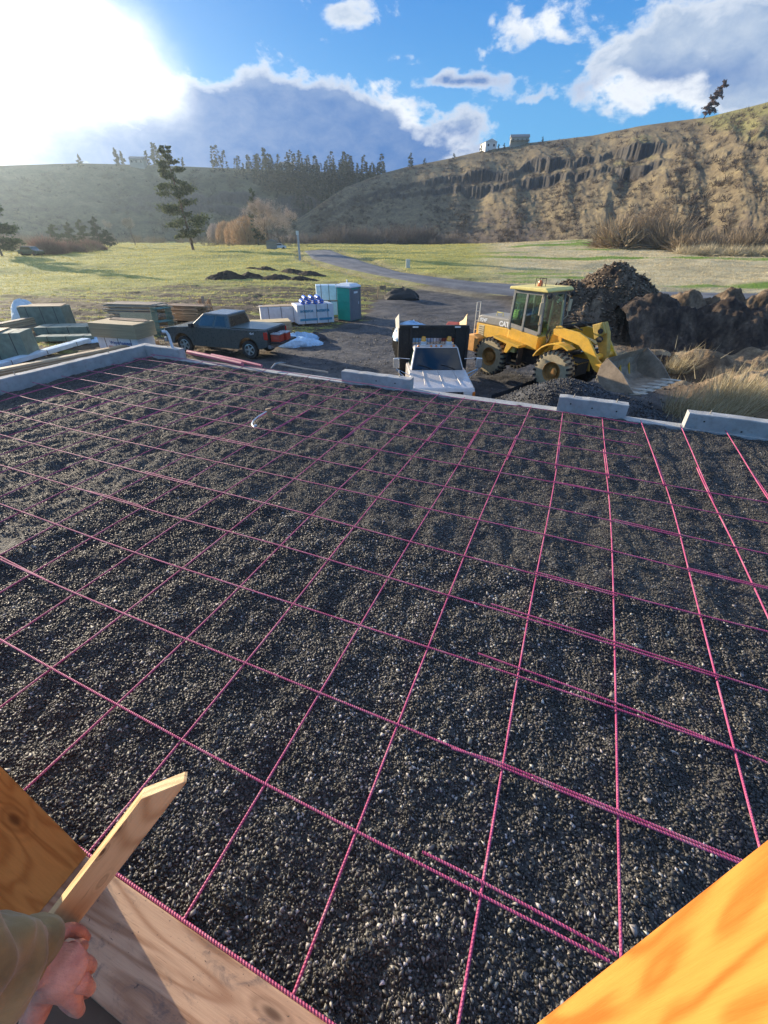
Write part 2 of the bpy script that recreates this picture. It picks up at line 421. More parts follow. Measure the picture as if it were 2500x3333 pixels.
# ---- hills: azimuth tables (from pixels) of foot distance, ridge distance, ridge slope
def tab(pts, cols):
    a = np.array([phs(p[0], p[1])[0] for p in pts]); s_ = np.array([phs(p[0], p[1])[1] for p in pts])
    return a, s_
RR = [(965, 716, 330, 352), (1017, 682, 330, 365), (1085, 634, 325, 385), (1130, 607, 320, 400), (1250, 563, 312, 430), (1325, 543, 305, 440), (1476, 513, 290, 440), (1574, 490, 275, 435), (1732, 464, 250, 425),
      (1928, 441, 225, 405), (2079, 411, 205, 385), (2214, 392, 188, 365), (2305, 381, 178, 350), (2380, 362, 170, 340), (2500, 332, 158, 320), (2700, 290, 145, 300), (3100, 235, 125, 280), (4200, 120, 105, 260)]
RA, RS = tab(RR, 0); RD0 = np.array([p[2] for p in RR], float); RD1 = np.array([p[3] for p in RR], float)
LL = [(-3500, 420, 230, 330), (-1200, 480, 300, 400), (-300, 520, 340, 450), (0, 539, 350, 470), (250, 531, 350, 480), (500, 537, 355, 480), (870, 551, 360, 480), (1000, 557, 360, 480), (1250, 566, 360, 480), (1420, 590, 365, 485), (1700, 640, 370, 490)]
LA, LS = tab(LL, 0); LD0 = np.array([p[2] for p in LL], float); LD1 = np.array([p[3] for p in LL], float)
def hill(phi, t, A, D0, D1, SL, seed, cl):
    d0 = np.interp(phi, A, D0); d1 = np.interp(phi, A, D1); s_ = np.interp(phi, A, SL)
    D = d0 + (d1 - d0) * t
    z0 = gz0(d0 * np.sin(phi), d0 * np.cos(phi)) - 1.5; z1 = CAM[2] + s_ * d1
    hh = z1 - z0
    x = D * np.sin(phi); y = D * np.cos(phi); sx = phi * 300
    tt = np.clip(t, 0, 1)
    cen, h, wd = cl(phi)
    col = fbm(sx * 0.25, t * 3, 4, seed + 3, .65) * 0.050 + fbm(sx * 0.05, t * 0 + 2, 3, seed + 5) * 0.06; h = h * np.clip(.95 + fbm(sx * .06, t * 0 + 11, 3, seed + 8) * 1.0, .4, 1.4)
    col2 = fbm(sx * 0.33 + 9, t * 3, 3, seed + 31, .6) * 0.03 + fbm(sx * 0.06, t * 0 + 5, 3, seed + 35) * 0.035
    step = .55 * ss(tt, cen + col - 0.012, cen + col + 0.012) + .45 * ss(tt, cen - .075 + col2 - .01, cen - .075 + col2 + .01)
    base = (0.35 * tt + 0.65 * tt ** 1.25)
    p = base * (1 - h) + h * step
    zz = z0 + hh * p
    over = np.clip(t - 1, 0, 5); zz = zz - over * hh * 0.25 * np.clip(over * 3, 0, 1)
    env = np.clip(tt * (1 - tt) * 5, 0, 1) + 0.06 * (t > 0.02)
    sh = sx * 0.045 + t * 1.3
    gul = 1 - np.abs(fbm(sh, t * 1.1, 4, seed)) * 2.2
    zz = zz + env * hh * (gul * 0.022 - 0.012 + fbm(sx * 0.2 + t * 5, t * 9, 4, seed + 9, .5) * 0.016 + fbm(sx * .35, t * 14, 3, seed + 13, .5) * 0.006)
    rock = np.clip((np.exp(-((tt - cen - col) / (wd * .45 + 1e-6)) ** 2) + np.exp(-((tt - cen + .075 - col2) / (wd * .4 + 1e-6)) ** 2)) * np.clip(h * 8, 0, 1) * 1.3, 0, 1)
    return x, y, zz, rock
def clR(phi):
    u = np.interp(phi, [phs(1000, 600)[0], phs(1250, 600)[0], phs(1500, 600)[0], phs(1900, 560)[0], phs(2080, 530)[0], phs(2200, 500)[0], phs(2500, 470)[0]], [0, .5, 1, 1.25, .9, .25, .15])
    cen = np.interp(phi, [phs(1250, 600)[0], phs(1600, 600)[0], phs(1900, 560)[0], phs(2080, 530)[0], phs(2500, 500)[0]], [0.76, 0.70, 0.70, 0.70, 0.76])
    return cen, 0.16 * u, 0.05 + 0 * phi
def clL(phi):
    u = np.interp(phi, [phs(300, 600)[0], phs(600, 600)[0], phs(1000, 560)[0], phs(1200, 530)[0]], [0.1, 1, 1, .3])
    return 0.55 + 0 * phi, 0.14 * u, 0.07 + 0 * phi
def hillmesh(name, A, D0, D1, SL, seed, cl, nphi, nt, cols):
    ph_ = np.linspace(A[0], A[-1], nphi); tt = np.concatenate([np.linspace(-0.05, 1.0, nt), np.linspace(1.02, 1.9, 14)])
    P, T = np.meshgrid(ph_, tt); x, y, z, rock = hill(P, T, A, D0, D1, SL, seed, cl)
    n, mm = P.shape; idx = np.arange(n * mm).reshape(n, mm)
    Fc = np.stack([idx[:-1, :-1], idx[:-1, 1:], idx[1:, 1:], idx[1:, :-1]], -1).reshape(-1, 4)
    V = np.stack([x, y, z], -1).reshape(-1, 3)
    return V, Fc, P.ravel(), T.ravel(), rock.ravel(), x.ravel(), y.ravel()
dirt = mat  # alias kept short
def ramp(cols, f):
    f = np.clip(f, 0, 1) * (len(cols) - 1); i = np.minimum(f.astype(int), len(cols) - 2); q = (f - i)[:, None]; C_ = np.array(cols)
    return C_[i] * (1 - q) + C_[i + 1] * q
# ground sheet
phi = np.concatenate([np.radians(np.linspace(-180, -62, 60)), np.radians(np.linspace(-60, 62, 900)), np.radians(np.linspace(64, 180, 58))])
rr = np.concatenate([np.geomspace(1.2, 9, 30), np.geomspace(9.15, 420, 620), np.geomspace(440, 2500, 14)])
Pm, Rm_ = np.meshgrid(phi, rr); X = Rm_ * np.sin(Pm); Y = Rm_ * np.cos(Pm)
si, sj = ginv(X, Y); inside = (sj > -6) & (sj < 11.2) & (si > -14.3) & (si < 22)
Z = gz(X, Y); Z = np.where(inside, -2.6, Z)
n, mm = X.shape; idx = np.arange(n * mm).reshape(n, mm)
Fc = np.stack([idx[:-1, :-1], idx[:-1, 1:], idx[1:, 1:], idx[1:, :-1]], -1).reshape(-1, 4)
x, y, D = X.ravel(), Y.ravel(), Rm_.ravel()
dy = sdist(yardp, x, y) + fbm(x * .5, y * .5, 4, 41) * 1.3; dr = sdist(roadp, x, y)
fine = fbm(x * 2.2, y * 2.2, 4, 43, .7); med = fbm(x * .35, y * .5, 4, 45); row = fbm(x * .22, y * 1.35 + x * .2, 4, 47, .6); big = fbm(x * .03, y * .06, 3, 49)
GRAVEL = ramp([(.036, .036, .038), (.085, .083, .084), (.16, .15, .14)], .5 + fine * .5 + med * .4)
MUD = ramp([(.035, .026, .020), (.075, .055, .038), (.14, .105, .07)], .45 + fine * .6 + med * .3)
GRN = ramp([(.15, .16, .04), (.31, .31, .08), (.46, .42, .15)], .5 + fine * .3 + med * .5)
STRAW = ramp([(.30, .24, .13), (.48, .40, .22), (.66, .57, .35)], .5 + fine * .4 + med * .5)
left = ss(-x + y * 0.20, -8, 6)
strip = np.exp(-((y - 62 + x * .1) / 5.0) ** 2) + np.exp(-((y - 170 - 0 * x) / 22.0) ** 2) * ss(x, 25, 60) + .7 * np.exp(-((y - 105) / 8.0) ** 2)
gm = ss(fbm(x * .035, y * .12, 4, 53) + strip * .8 * ss(x, 5, 20), 0.38, 0.62)
BR = STRAW * (1 - gm[:, None]) + ramp([(.13, .20, .03), (.22, .32, .06)], .5 + fine * .5) * gm[:, None]
FIELD = GRN * left[:, None] + BR * (1 - left[:, None])
nearm = 1 - ss(D + med * 10, 46, 74)
ms = ss(row * 1.2 + fine * .5 + med * .5 + (nearm - .5) * 1.1, 0.0, 0.35) * nearm
ms = np.clip(ms + 0.85 * ss(-x, -26, -8) * 0, 0, 1)
C = FIELD * (1 - ms[:, None]) + MUD * ms[:, None]
# brown tilled soil to the right of the yard and around the pickup
near2 = (ss(x, 5, 9) * (1 - ss(y, 38, 46)) + np.exp(-(((x + 7) / 7.0) ** 2 + ((y - 21) / 4.5) ** 2)))
near2 = np.clip(near2, 0, 1)
DRY = ramp([(.10, .07, .045), (.25, .18, .11), (.42, .33, .2)], .42 + fine * .55 + fbm(x * .9, y * .9, 3, 55) * .4)
C = C * (1 - near2[:, None]) + (DRY * (.55 + .45 * ss(x, 9, 12)[:, None]) + MUD * (.45 - .4 * ss(x, 9, 12)[:, None])) * near2[:, None]
pm = np.clip(pit(x, y) * 1.6, 0, 1)[:, None]; C = C * (1 - pm) + MUD * .7 * pm
g = ss(dy, -.4, .4)[:, None] * (1 - ss(x, 9.5, 12))[:, None]
C = C * (1 - g) + GRAVEL * g
verge = np.clip(np.exp(-((dr + 1.5) / 1.6) ** 2) * ss(D, 30, 50), 0, 1)[:, None] * ss(left, .2, .8)[:, None]
C = C * (1 - verge * .8) + (MUD * .4 + STRAW * .45) * verge * .8
track = np.exp(-((np.abs(x + 52 - (y - 60) * .35 + 4 * np.sin(y * .04)) - 1) / .35) ** 2) * ss(y, 55, 70) * .35
C = C * (1 - track[:, None]) + MUD * 2 * track[:, None]
GROUND = vcol('ground soil grass gravel', 0.9, bump=0.9, bscale=7.0, var=0.35, vscale_=9.0, spec=0.25)
go_ = np_mesh('ground', np.stack([x, y, Z.ravel()], -1), Fc, GROUND, smooth=True, col=C); tag(go_, kind='structure')
# road
def gz_s(x, y): return gz0(x, y)
ru = []; rl = []
for a, b in ((RU, ru), (RL, rl)):
    for i in range(len(a) - 1):
        for q in np.linspace(0, 1, 14, endpoint=False): b.append(a[i] * (1 - q) + a[i + 1] * q)
ru = np.array(ru); rl = np.array(rl); NW = 14; V = []; Cc = []
for k in range(NW + 1):
    q = k / NW; p = ru * (1 - q) + rl * q; zz = gz0(p[:, 0], p[:, 1]) + 0.10 + 0.10 * math.sin(math.pi * q)
    if k in (0, NW): zz = zz - 0.25
    V.append(np.stack([p[:, 0], p[:, 1], zz], -1)); nn = fbm(p[:, 0] * .5, p[:, 1] * .5, 4, 61) + .5 * fbm(p[:, 0] * 3, p[:, 1] * 3, 3, 63)
    rut = math.exp(-((q - .3) / .07) ** 2) + math.exp(-((q - .68) / .07) ** 2)
    Cc.append(ramp([(.055, .057, .066), (.115, .12, .13), (.19, .19, .19)], .45 + nn * .5 + rut * .3))
V = np.array(V); Cc = np.array(Cc); L = V.shape[1]; idx = np.arange((NW + 1) * L).reshape(NW + 1, L)
Fc = np.stack([idx[:-1, :-1], idx[1:, :-1], idx[1:, 1:], idx[:-1, 1:]], -1).reshape(-1, 4)
tag(np_mesh('road', V.reshape(-1, 3), Fc, vcol('road gravel', 0.75, bump=.5, bscale=10, var=.2, spec=.5), smooth=True, col=Cc.reshape(-1, 3)), kind='structure')
# hills
V, Fc, P, T, rock, x, y = hillmesh('h', RA, RD0, RD1, RS, 101, clR, 1100, 330, None)
nn = fbm(P * 300 * .25 + T * 6, T * 22, 5, 71, .6); n2_ = fbm(P * 300 * .04 + T * 1.3, T * 3, 4, 73); n3_ = fbm(P * 900, T * 130, 3, 75, .7)
GRS = ramp([(.085, .066, .044), (.18, .142, .085), (.29, .232, .125)], .5 + nn * .5 + n3_ * .35)
GRN2 = ramp([(.15, .15, .05), (.27, .26, .10)], .5 + n3_ * .5)
SCR = ramp([(.05, .04, .035), (.13, .10, .085)], .5 + n3_ * .6)
ROCK = ramp([(.025, .023, .022), (.065, .06, .055), (.14, .125, .105)], .45 + n3_ * .5 + nn * .3)
C = GRS; gm = ss(n2_ + nn * .3 + T * .25 - .05, .05, .5)[:, None] * ss(P, .25, .5)[:, None]; C = C * (1 - gm * .7) + GRN2 * gm * .7
sm = ss(nn * .9 + n2_ * .8 - (T - .28) * 1.5 + .12, .1, .5)[:, None]; C = C * (1 - sm * .75) + SCR * sm * .75
rk = rock[:, None]; C = C * (1 - rk) + ROCK * rk
HILL = vcol('hillside grass scrub rock', 0.95, bump=1.0, bscale=.9, var=.25, vscale_=.8, spec=.15)
tag(np_mesh('hillside', V, Fc, HILL, smooth=False, col=C), kind='structure')
V, Fc, P, T, rock, x, y = hillmesh('h', LA, LD0, LD1, LS, 202, clL, 800, 200, None)
nn = fbm(P * 300 * .2, T * 14, 5, 81, .6); n3_ = fbm(P * 800, T * 110, 3, 83, .7)
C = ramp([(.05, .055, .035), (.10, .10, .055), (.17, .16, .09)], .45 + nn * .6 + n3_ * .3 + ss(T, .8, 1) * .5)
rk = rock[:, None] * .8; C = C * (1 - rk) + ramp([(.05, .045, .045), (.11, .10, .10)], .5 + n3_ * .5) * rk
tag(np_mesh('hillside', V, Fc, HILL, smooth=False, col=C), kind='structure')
def hz_at(phi_, D, side='R'):
    A, D0, D1, SL, seed, cl = (RA, RD0, RD1, RS, 101, clR) if side == 'R' else (LA, LD0, LD1, LS, 202, clL)
    d0 = np.interp(phi_, A, D0); d1 = np.interp(phi_, A, D1); t_ = (np.asarray(D) - d0) / (d1 - d0)
    return hill(np.asarray(phi_, float), t_, A, D0, D1, SL, seed, cl)[2]
def hillpoint(u, v, side):
    """where a pixel's ray meets a hillside"""
    p, s_ = phs(u, v); A, D0, D1 = (RA, RD0, RD1) if side == 'R' else (LA, LD0, LD1)
    D = np.linspace(np.interp(p, A, D0), np.interp(p, A, D1), 400); z = hz_at(np.full(400, p), D, side)
    b = np.nonzero(CAM[2] + s_ * D <= z)[0]; Dd = D[b[0]] if len(b) else D[-1]
    zz = float(hz_at(np.array([p]), np.array([Dd]), side)[0])
    return np.array([Dd * math.sin(p), Dd * math.cos(p), zz]), Dd

# ================================================================== slab: gravel bed, foundation, kerbs
def bedz(x, y):
    """top of the gravel inside the foundation"""
    i, j = ginv(x, y)
    z = -0.060 + fbm(x * .9, y * .9, 2, 91) * .016 + fbm(x * 3.4, y * 3.4, 3, 93, .6) * .036 + fbm(x * 7.5, y * 7.5, 2, 94) * .012 + (1 - np.abs(fbm(x * 2.6 + 4, y * 3.0, 3, 98)) * 2.5) * .012 - .008 + fbm(x * 9, y * 9, 3, 95) * .008
    z = z + fbm(x * 1.6 + 5, y * 1.6, 2, 97) * .012
    return z
ii = np.linspace(-13.95, 21, 900); jj = np.concatenate([np.linspace(-5.2, -2.1, 20), np.linspace(-2.0, 10.98, 560)])
I, J = np.meshgrid(ii, jj); X = GO[0] + GI[0] * I + GJ[0] * J; Y = GO[1] + GI[1] * I + GJ[1] * J
Zb = bedz(X, Y); Zb = np.where(J < -2.07, -0.12, Zb)
n, mm = X.shape; idx = np.arange(n * mm).reshape(n, mm)
Fc = np.stack([idx[:-1, :-1], idx[:-1, 1:], idx[1:, 1:], idx[1:, :-1]], -1).reshape(-1, 4)
bedm = bpy.data.materials.new('gravel fines'); bedm.use_nodes = True
t = bedm.node_tree; b = t.nodes['Principled BSDF']; b.inputs['Roughness'].default_value = .8; b.inputs['Specular IOR Level'].default_value = .3
tc = t.nodes.new('ShaderNodeTexCoord'); v = S(t, tc.outputs['Object'])
vo = t.nodes.new('ShaderNodeTexVoronoi'); vo.inputs['Scale'].default_value = 55; t.links.new(v.k, vo.inputs['Vector'])
vs_ = t.nodes.new('ShaderNodeSeparateXYZ'); t.links.new(vo.outputs['Color'], vs_.inputs[0]); rnd = S(t, vs_.outputs[0])
pat = noise(t, v, 1.3, 5, .6)
c = cmix(t, rnd.pow(2.5), (.036, .035, .033), (.16, .153, .138))
c = cmix(t, pat.sstep(.45, .7) * .5, c, (.075, .068, .052))
t.links.new(c.k, b.inputs['Base Color'])
hgt = S(t, vo.outputs['Distance']) * -1.0 + rnd * .6 + noise(t, v, 30, 4, .7) * .6
bu = t.nodes.new('ShaderNodeBump'); bu.inputs['Strength'].default_value = 1; bu.inputs['Distance'].default_value = .012
t.links.new(hgt.k, bu.inputs['Height']); t.links.new(bu.outputs[0], b.inputs['Normal'])
tag(np_mesh('gravel_bed', np.stack([X, Y, Zb], -1).reshape(-1, 3), Fc, bedm, smooth=True), kind='structure')
# loose crushed stones, as many as the picture shows close by
def scatter(n, j0, j1, i0, i1, smin, smax, seed, dens=None):
    r = np.random.default_rng(seed); i = r.uniform(i0, i1, n); j = r.uniform(j0, j1, n)
    X = GO[0] + GI[0] * i + GJ[0] * j; Y = GO[1] + GI[1] * i + GJ[1] * j
    D = np.hypot(X, Y); Pc = np.stack([X, Y, 0 * X], -1) - CAM; Q_ = Pc @ RW.T; uu = F_PX * Q_[:, 0] / Q_[:, 2]; vv = F_PX * Q_[:, 1] / Q_[:, 2]
    keep = (j > -2.03) & (Q_[:, 2] > .2) & (np.abs(uu) < 1430) & (vv < 1780)
    if dens is not None: keep &= r.uniform(0, 1, n) < dens(X, Y, D)
    X, Y = X[keep], Y[keep]; m_ = len(X); s_ = smin + (smax - smin) * r.uniform(0, 1, m_) ** 2.4
    return X, Y, s_, r
OCT = np.array([[1, 0, 0], [0, 1, 0], [-1, 0, 0], [0, -1, 0], [0, 0, 1], [0, 0, -1]], float)
OF = np.array([[0, 1, 4], [1, 2, 4], [2, 3, 4], [3, 0, 4], [1, 0, 5], [2, 1, 5], [3, 2, 5], [0, 3, 5]])
def stones(X, Y, Z0, s_, r, lift=.25):
    m_ = len(X); B = np.repeat(OCT[None], m_, 0) * (1 + r.uniform(-.45, .35, (m_, 6, 1))) + r.normal(0, .16, (m_, 6, 3))
    B *= np.stack([r.uniform(.5, .78, m_), r.uniform(.33, .6, m_), r.uniform(.26, .5, m_)], -1)[:, None]
    a, b_, c_ = r.uniform(0, 6.28, m_), r.normal(0, .5, m_), r.normal(0, .5, m_)
    ca, sa = np.cos(a), np.sin(a); cb, sb = np.cos(b_), np.sin(b_); cc, sc2 = np.cos(c_), np.sin(c_); o_, z_ = np.ones(m_), np.zeros(m_)
    Rz = np.stack([ca, -sa, z_, sa, ca, z_, z_, z_, o_], -1).reshape(-1, 3, 3); Ry = np.stack([cb, z_, sb, z_, o_, z_, -sb, z_, cb], -1).reshape(-1, 3, 3)
    Rx = np.stack([o_, z_, z_, z_, cc, -sc2, z_, sc2, cc], -1).reshape(-1, 3, 3); Rt = Rz @ Ry @ Rx
    Vv = np.einsum('nij,nkj->nki', Rt, B) * s_[:, None, None]
    Vv += np.stack([X, Y, Z0 + s_ * lift], -1)[:, None]
    Ff = OF[None] + (np.arange(m_) * 6)[:, None, None]
    return Vv.reshape(-1, 3), Ff.reshape(-1, 3)
ST = vcol('crushed basalt stones', 0.55, spec=.5)
sets = []; amp_ = iter((1.0, .6, 1.0))
sets.append(scatter(300000, -2.03, 3.2, -5, 9, .008, .027, 11, lambda X, Y, D: np.clip(1.45 - D * .22, .25, 1)))
sets.append(scatter(380000, 0.5, 10.9, -13.9, 16, .010, .023, 12, lambda X, Y, D: np.clip(1.1 - D * .06, .3, 1) * (fbm(X * .8, Y * .8, 3, 99) * .5 + .75)))
sets.append(scatter(700, -2.0, 4, -6, 10, .022, .044, 13))
Vs, Fs, Cs, base = [], [], [], 0
for X, Y, s_, r in sets:
    Vv, Ff = stones(X, Y, bedz(X, Y), s_, r); m_ = len(X)
    q = r.uniform(0, 1, m_); pat_ = np.clip(.5 + fbm(X * 1.1, Y * 1.1, 3, 333) * 1.1 + .35 * (np.hypot(X - .9, Y - .6) < 2.2), 0, 1.3); g_ = .030 + .072 * q ** 1.3 + .40 * next(amp_) * (q > .965 - .11 * pat_) * r.uniform(.1, 1, m_) ** 1.5 + .2 * (s_ > .036) * r.uniform(.2, 1, m_)
    tint = np.stack([1.03 + r.normal(0, .03, m_), .97 + 0 * q, 89 * .01 + r.normal(0, .06, m_)], -1); cc = g_[:, None] * tint
    Vs.append(Vv); Fs.append(Ff + base); Cs.append(np.repeat(cc, 6, 0)); base += len(Vv)
tag(np_mesh('gravel_stones', np.concatenate(Vs), np.concatenate(Fs), ST, col=np.concatenate(Cs)), 'loose dark crushed stones covering the gravel bed under the pink rebar', 'gravel', kind='stuff')

CONC = mat('weathered concrete', (.40, .40, .385), .85, var=.22, scale=3.0, bump=.35, bscale=45, dirt=.35)
CONT = mat('pale concrete top', (.44, .43, .40), .85, var=.15, scale=8.0, bump=.5, bscale=60)
def wallbox(mb, i0, i1, j0, j1, z0, z1, ch=0.0):
    """box aligned with the slab"""
    c = [G(i0, j0), G(i1, j0), G(i1, j1), G(i0, j1)]
    n_ = 24 if abs(i1 - i0) + abs(j1 - j0) > 2 else 6
    vs = [(p[0], p[1], z0) for p in c] + [(p[0], p[1], z1) for p in c]
    return mb.add(vs, [(0, 3, 2, 1), (4, 5, 6, 7), (0, 1, 5, 4), (1, 2, 6, 5), (2, 3, 7, 6), (3, 0, 4, 7)])
fw = MB(); wallbox(fw, -14.35, 22, 11.0, 11.38, -3.6, -0.055); wallbox(fw, -14.35, -14.0, -6, 11.0, -3.6, -0.056)
tag(fw.build('foundation_wall', CONC, bev=.008), 'long grey concrete foundation wall holding the gravel bed', 'wall')
def ragged_wall(name, runs, label, group=None, bolts=(), cat='kerb'):
    """stem wall segment with slightly uneven top"""
    root = None; mb = MB()
    for (i0, i1, j0, j1, z1) in runs:
        L = max(abs(i1 - i0), abs(j1 - j0)); n_ = max(4, int(L * 5)); along_i = abs(i1 - i0) > abs(j1 - j0)
        def fn(a, b, top=z1):
            pass
        secs = []
        for k in range(n_ + 1):
            q = k / n_
            if along_i: p0, p1 = (i0 + (i1 - i0) * q, j0), (i0 + (i1 - i0) * q, j1)
            else: p0, p1 = (i0, j0 + (j1 - j0) * q), (i1, j0 + (j1 - j0) * q)
            jit = random.uniform(-.006, .006)
            A_, B_ = G(*p0), G(*p1); zt = z1 + jit; e = .012
            ax, ay = A_[0], A_[1]; bx, by = B_[0], B_[1]; L2 = math.hypot(bx - ax, by - ay); ux, uy = (bx - ax) / L2 * e, (by - ay) / L2 * e
            secs.append([(ax, ay, -.054), (ax, ay, zt - e + random.uniform(-.004, .004)), (ax + ux, ay + uy, zt), (bx - ux, by - uy, zt), (bx, by, zt - e), (bx, by, -.054)])
        mb.loft(secs)
    return mb
def stem(runs, label, bolts, cat='concrete wall', ties=()):
    i0, i1, j0, j1, z1 = runs[0]; o = G((i0 + i1) / 2, (j0 + j1) / 2, -.054)
    root = empty('stem_wall', o, 0, label, cat, 'low concrete wall pieces along the slab edge')
    mb = ragged_wall('w', runs, label); mb.v = [(p[0] - o[0], p[1] - o[1], p[2] - o[2]) for p in mb.v]
    mb.build('wall_body', CONC, root, smooth=False)
    for (bi, bj) in bolts:
        p = G(bi, bj); q = MB(); x_, y_ = p[0] - o[0], p[1] - o[1]; zt = z1 + .054
        q.tube([(x_, y_, zt - .02), (x_ + .004, y_, zt + .06)], .008, 8); q.tube([(x_, y_, zt + .012), (x_, y_, zt + .022)], .016, 6)
        q.build('anchor_bolt', mat('galvanised bolt', (.55, .5, .42), .4, .8), root)
    for (bi, bj, bz) in ties:
        p = G(bi, bj); q = MB(); x_, y_ = p[0] - o[0], p[1] - o[1]
        d = Vector((GJ[0], GJ[1], 0)).normalized(); c = Vector((x_, y_, bz + .054)) - d * .002
        q.tube([c, c - d * .004], .014, 10); q.build('tie_hole', mat('tie hole', (.03, .03, .03), .9), root)
    return root
stem([(-14.35, -14.0, -6, 11.38, .20), (-14.0, -12.1, 11.04, 11.38, .20)], 'long low concrete wall turning the far left corner of the slab', [(-14.17, 6), (-14.17, 9.5), (-12.8, 11.2)])
stem([(-4.55, -1.95, 11.04, 11.38, .17)], 'grey concrete wall piece on the slab edge left of the white truck', [(-2.4, 11.2)], ties=[(-3.2, 11.04, .06), (-2.5, 11.04, .06)])
stem([(2.75, 4.62, 11.04, 11.38, .20)], 'concrete wall piece with two bolts between gravel pile and rebar', [(3.15, 11.2), (4.3, 11.2)], ties=[(3.1, 11.04, .10), (3.7, 11.04, .07), (4.35, 11.04, .07)])
stem([(6.1, 15.0, 11.04, 11.38, .20)], 'long concrete wall piece at the right edge below dry grass', [(6.6, 11.2), (9.5, 11.2)], ties=[(6.5, 11.04, .09), (8.2, 11.04, .06), (7.4, 11.04, -.0)])

# ================================================================== rebar
reb = bpy.data.materials.new('pink epoxy rebar'); reb.use_nodes = True
t = reb.node_tree; b = t.nodes['Principled BSDF']; b.inputs['Roughness'].default_value = .62
tc = t.nodes.new('ShaderNodeTexCoord'); v = S(t, tc.outputs['Object'])
gm_ = t.nodes.new('ShaderNodeNewGeometry'); gp = S(t, gm_.outputs['Position'])
n_ = noise(t, gp, 3.0, 5, .65); c = cmix(t, n_.lin(.3, .7), (.36, .035, .125), (.60, .12, .24))
n2b = noise(t, gp, 22.0, 4, .7); c = cmix(t, n2b.sstep(.58, .75) * .6, c, (.26, .10, .10)); c = cmix(t, noise(t, gp, 6.0, 4, .7).sstep(.5, .72) * .5, c, (.46, .30, .30))
t.links.new(c.k, b.inputs['Base Color'])
sx_ = t.nodes.new('ShaderNodeSeparateXYZ'); t.links.new(v.k, sx_.inputs[0])
rib = ((S(t, sx_.outputs[0]) * 420.0) + S(t, sx_.outputs[1]) * 260.0)._m('SINE')
bu = t.nodes.new('ShaderNodeBump'); bu.inputs['Strength'].default_value = .5; bu.inputs['Distance'].default_value = .0025
t.links.new(rib.k, bu.inputs['Height']); t.links.new(bu.outputs[0], b.inputs['Normal'])
def rebar(pts, label, group, r=.0070, z=0.0, offs=0.0):
    """pts: world xy along the bar; origin at the first end, local X along the bar"""
    pts = [np.array(p[:2], float) for p in pts]; a, e = pts[0], pts[-1]; d = (e - a) / np.linalg.norm(e - a); nrm = np.array([-d[1], d[0]])
    # resample smoothly
    s_ = [float((p - a) @ d) for p in pts]; w_ = [float((p - a) @ nrm) for p in pts]
    L = s_[-1]; n_ = max(2, int(L / .22)); q = np.linspace(0, L, n_ + 1); ww = np.interp(q, s_, w_)
    k = 3 if n_ > 6 else 0
    if k:
        pad = np.concatenate([ww[:1] * 2 - ww[k:0:-1], ww, ww[-1:] * 2 - ww[-2:-k - 2:-1]]); ww = np.convolve(pad, np.ones(2 * k + 1) / (2 * k + 1), 'valid')
    mb = MB(); ring = 8; zz = z + 0.004 * np.sin(q * 2.1 + a[0]) 
    mb.tube([(float(u_), float(v_ + offs), float(h_)) for u_, v_, h_ in zip(q, ww, zz)], r, ring)
    for f_ in ((0, -1),): pass
    o = mb.build('rebar', reb, smooth=True, loc=(a[0], a[1], 0), rot=(0, 0, math.atan2(d[1], d[0])), norm=False)
    return tag(o, label, 'rebar', group)
def pw(u, v): p = pz(u, v, 0); return (p[0], p[1])
ORD = ['first', 'second', 'third', 'fourth', 'fifth', 'sixth', 'seventh', 'eighth', 'ninth', 'tenth', 'eleventh', 'twelfth', 'thirteenth', 'fourteenth', 'fifteenth', 'sixteenth', 'seventeenth', 'eighteenth', 'nineteenth', 'twentieth', 'twenty-first']
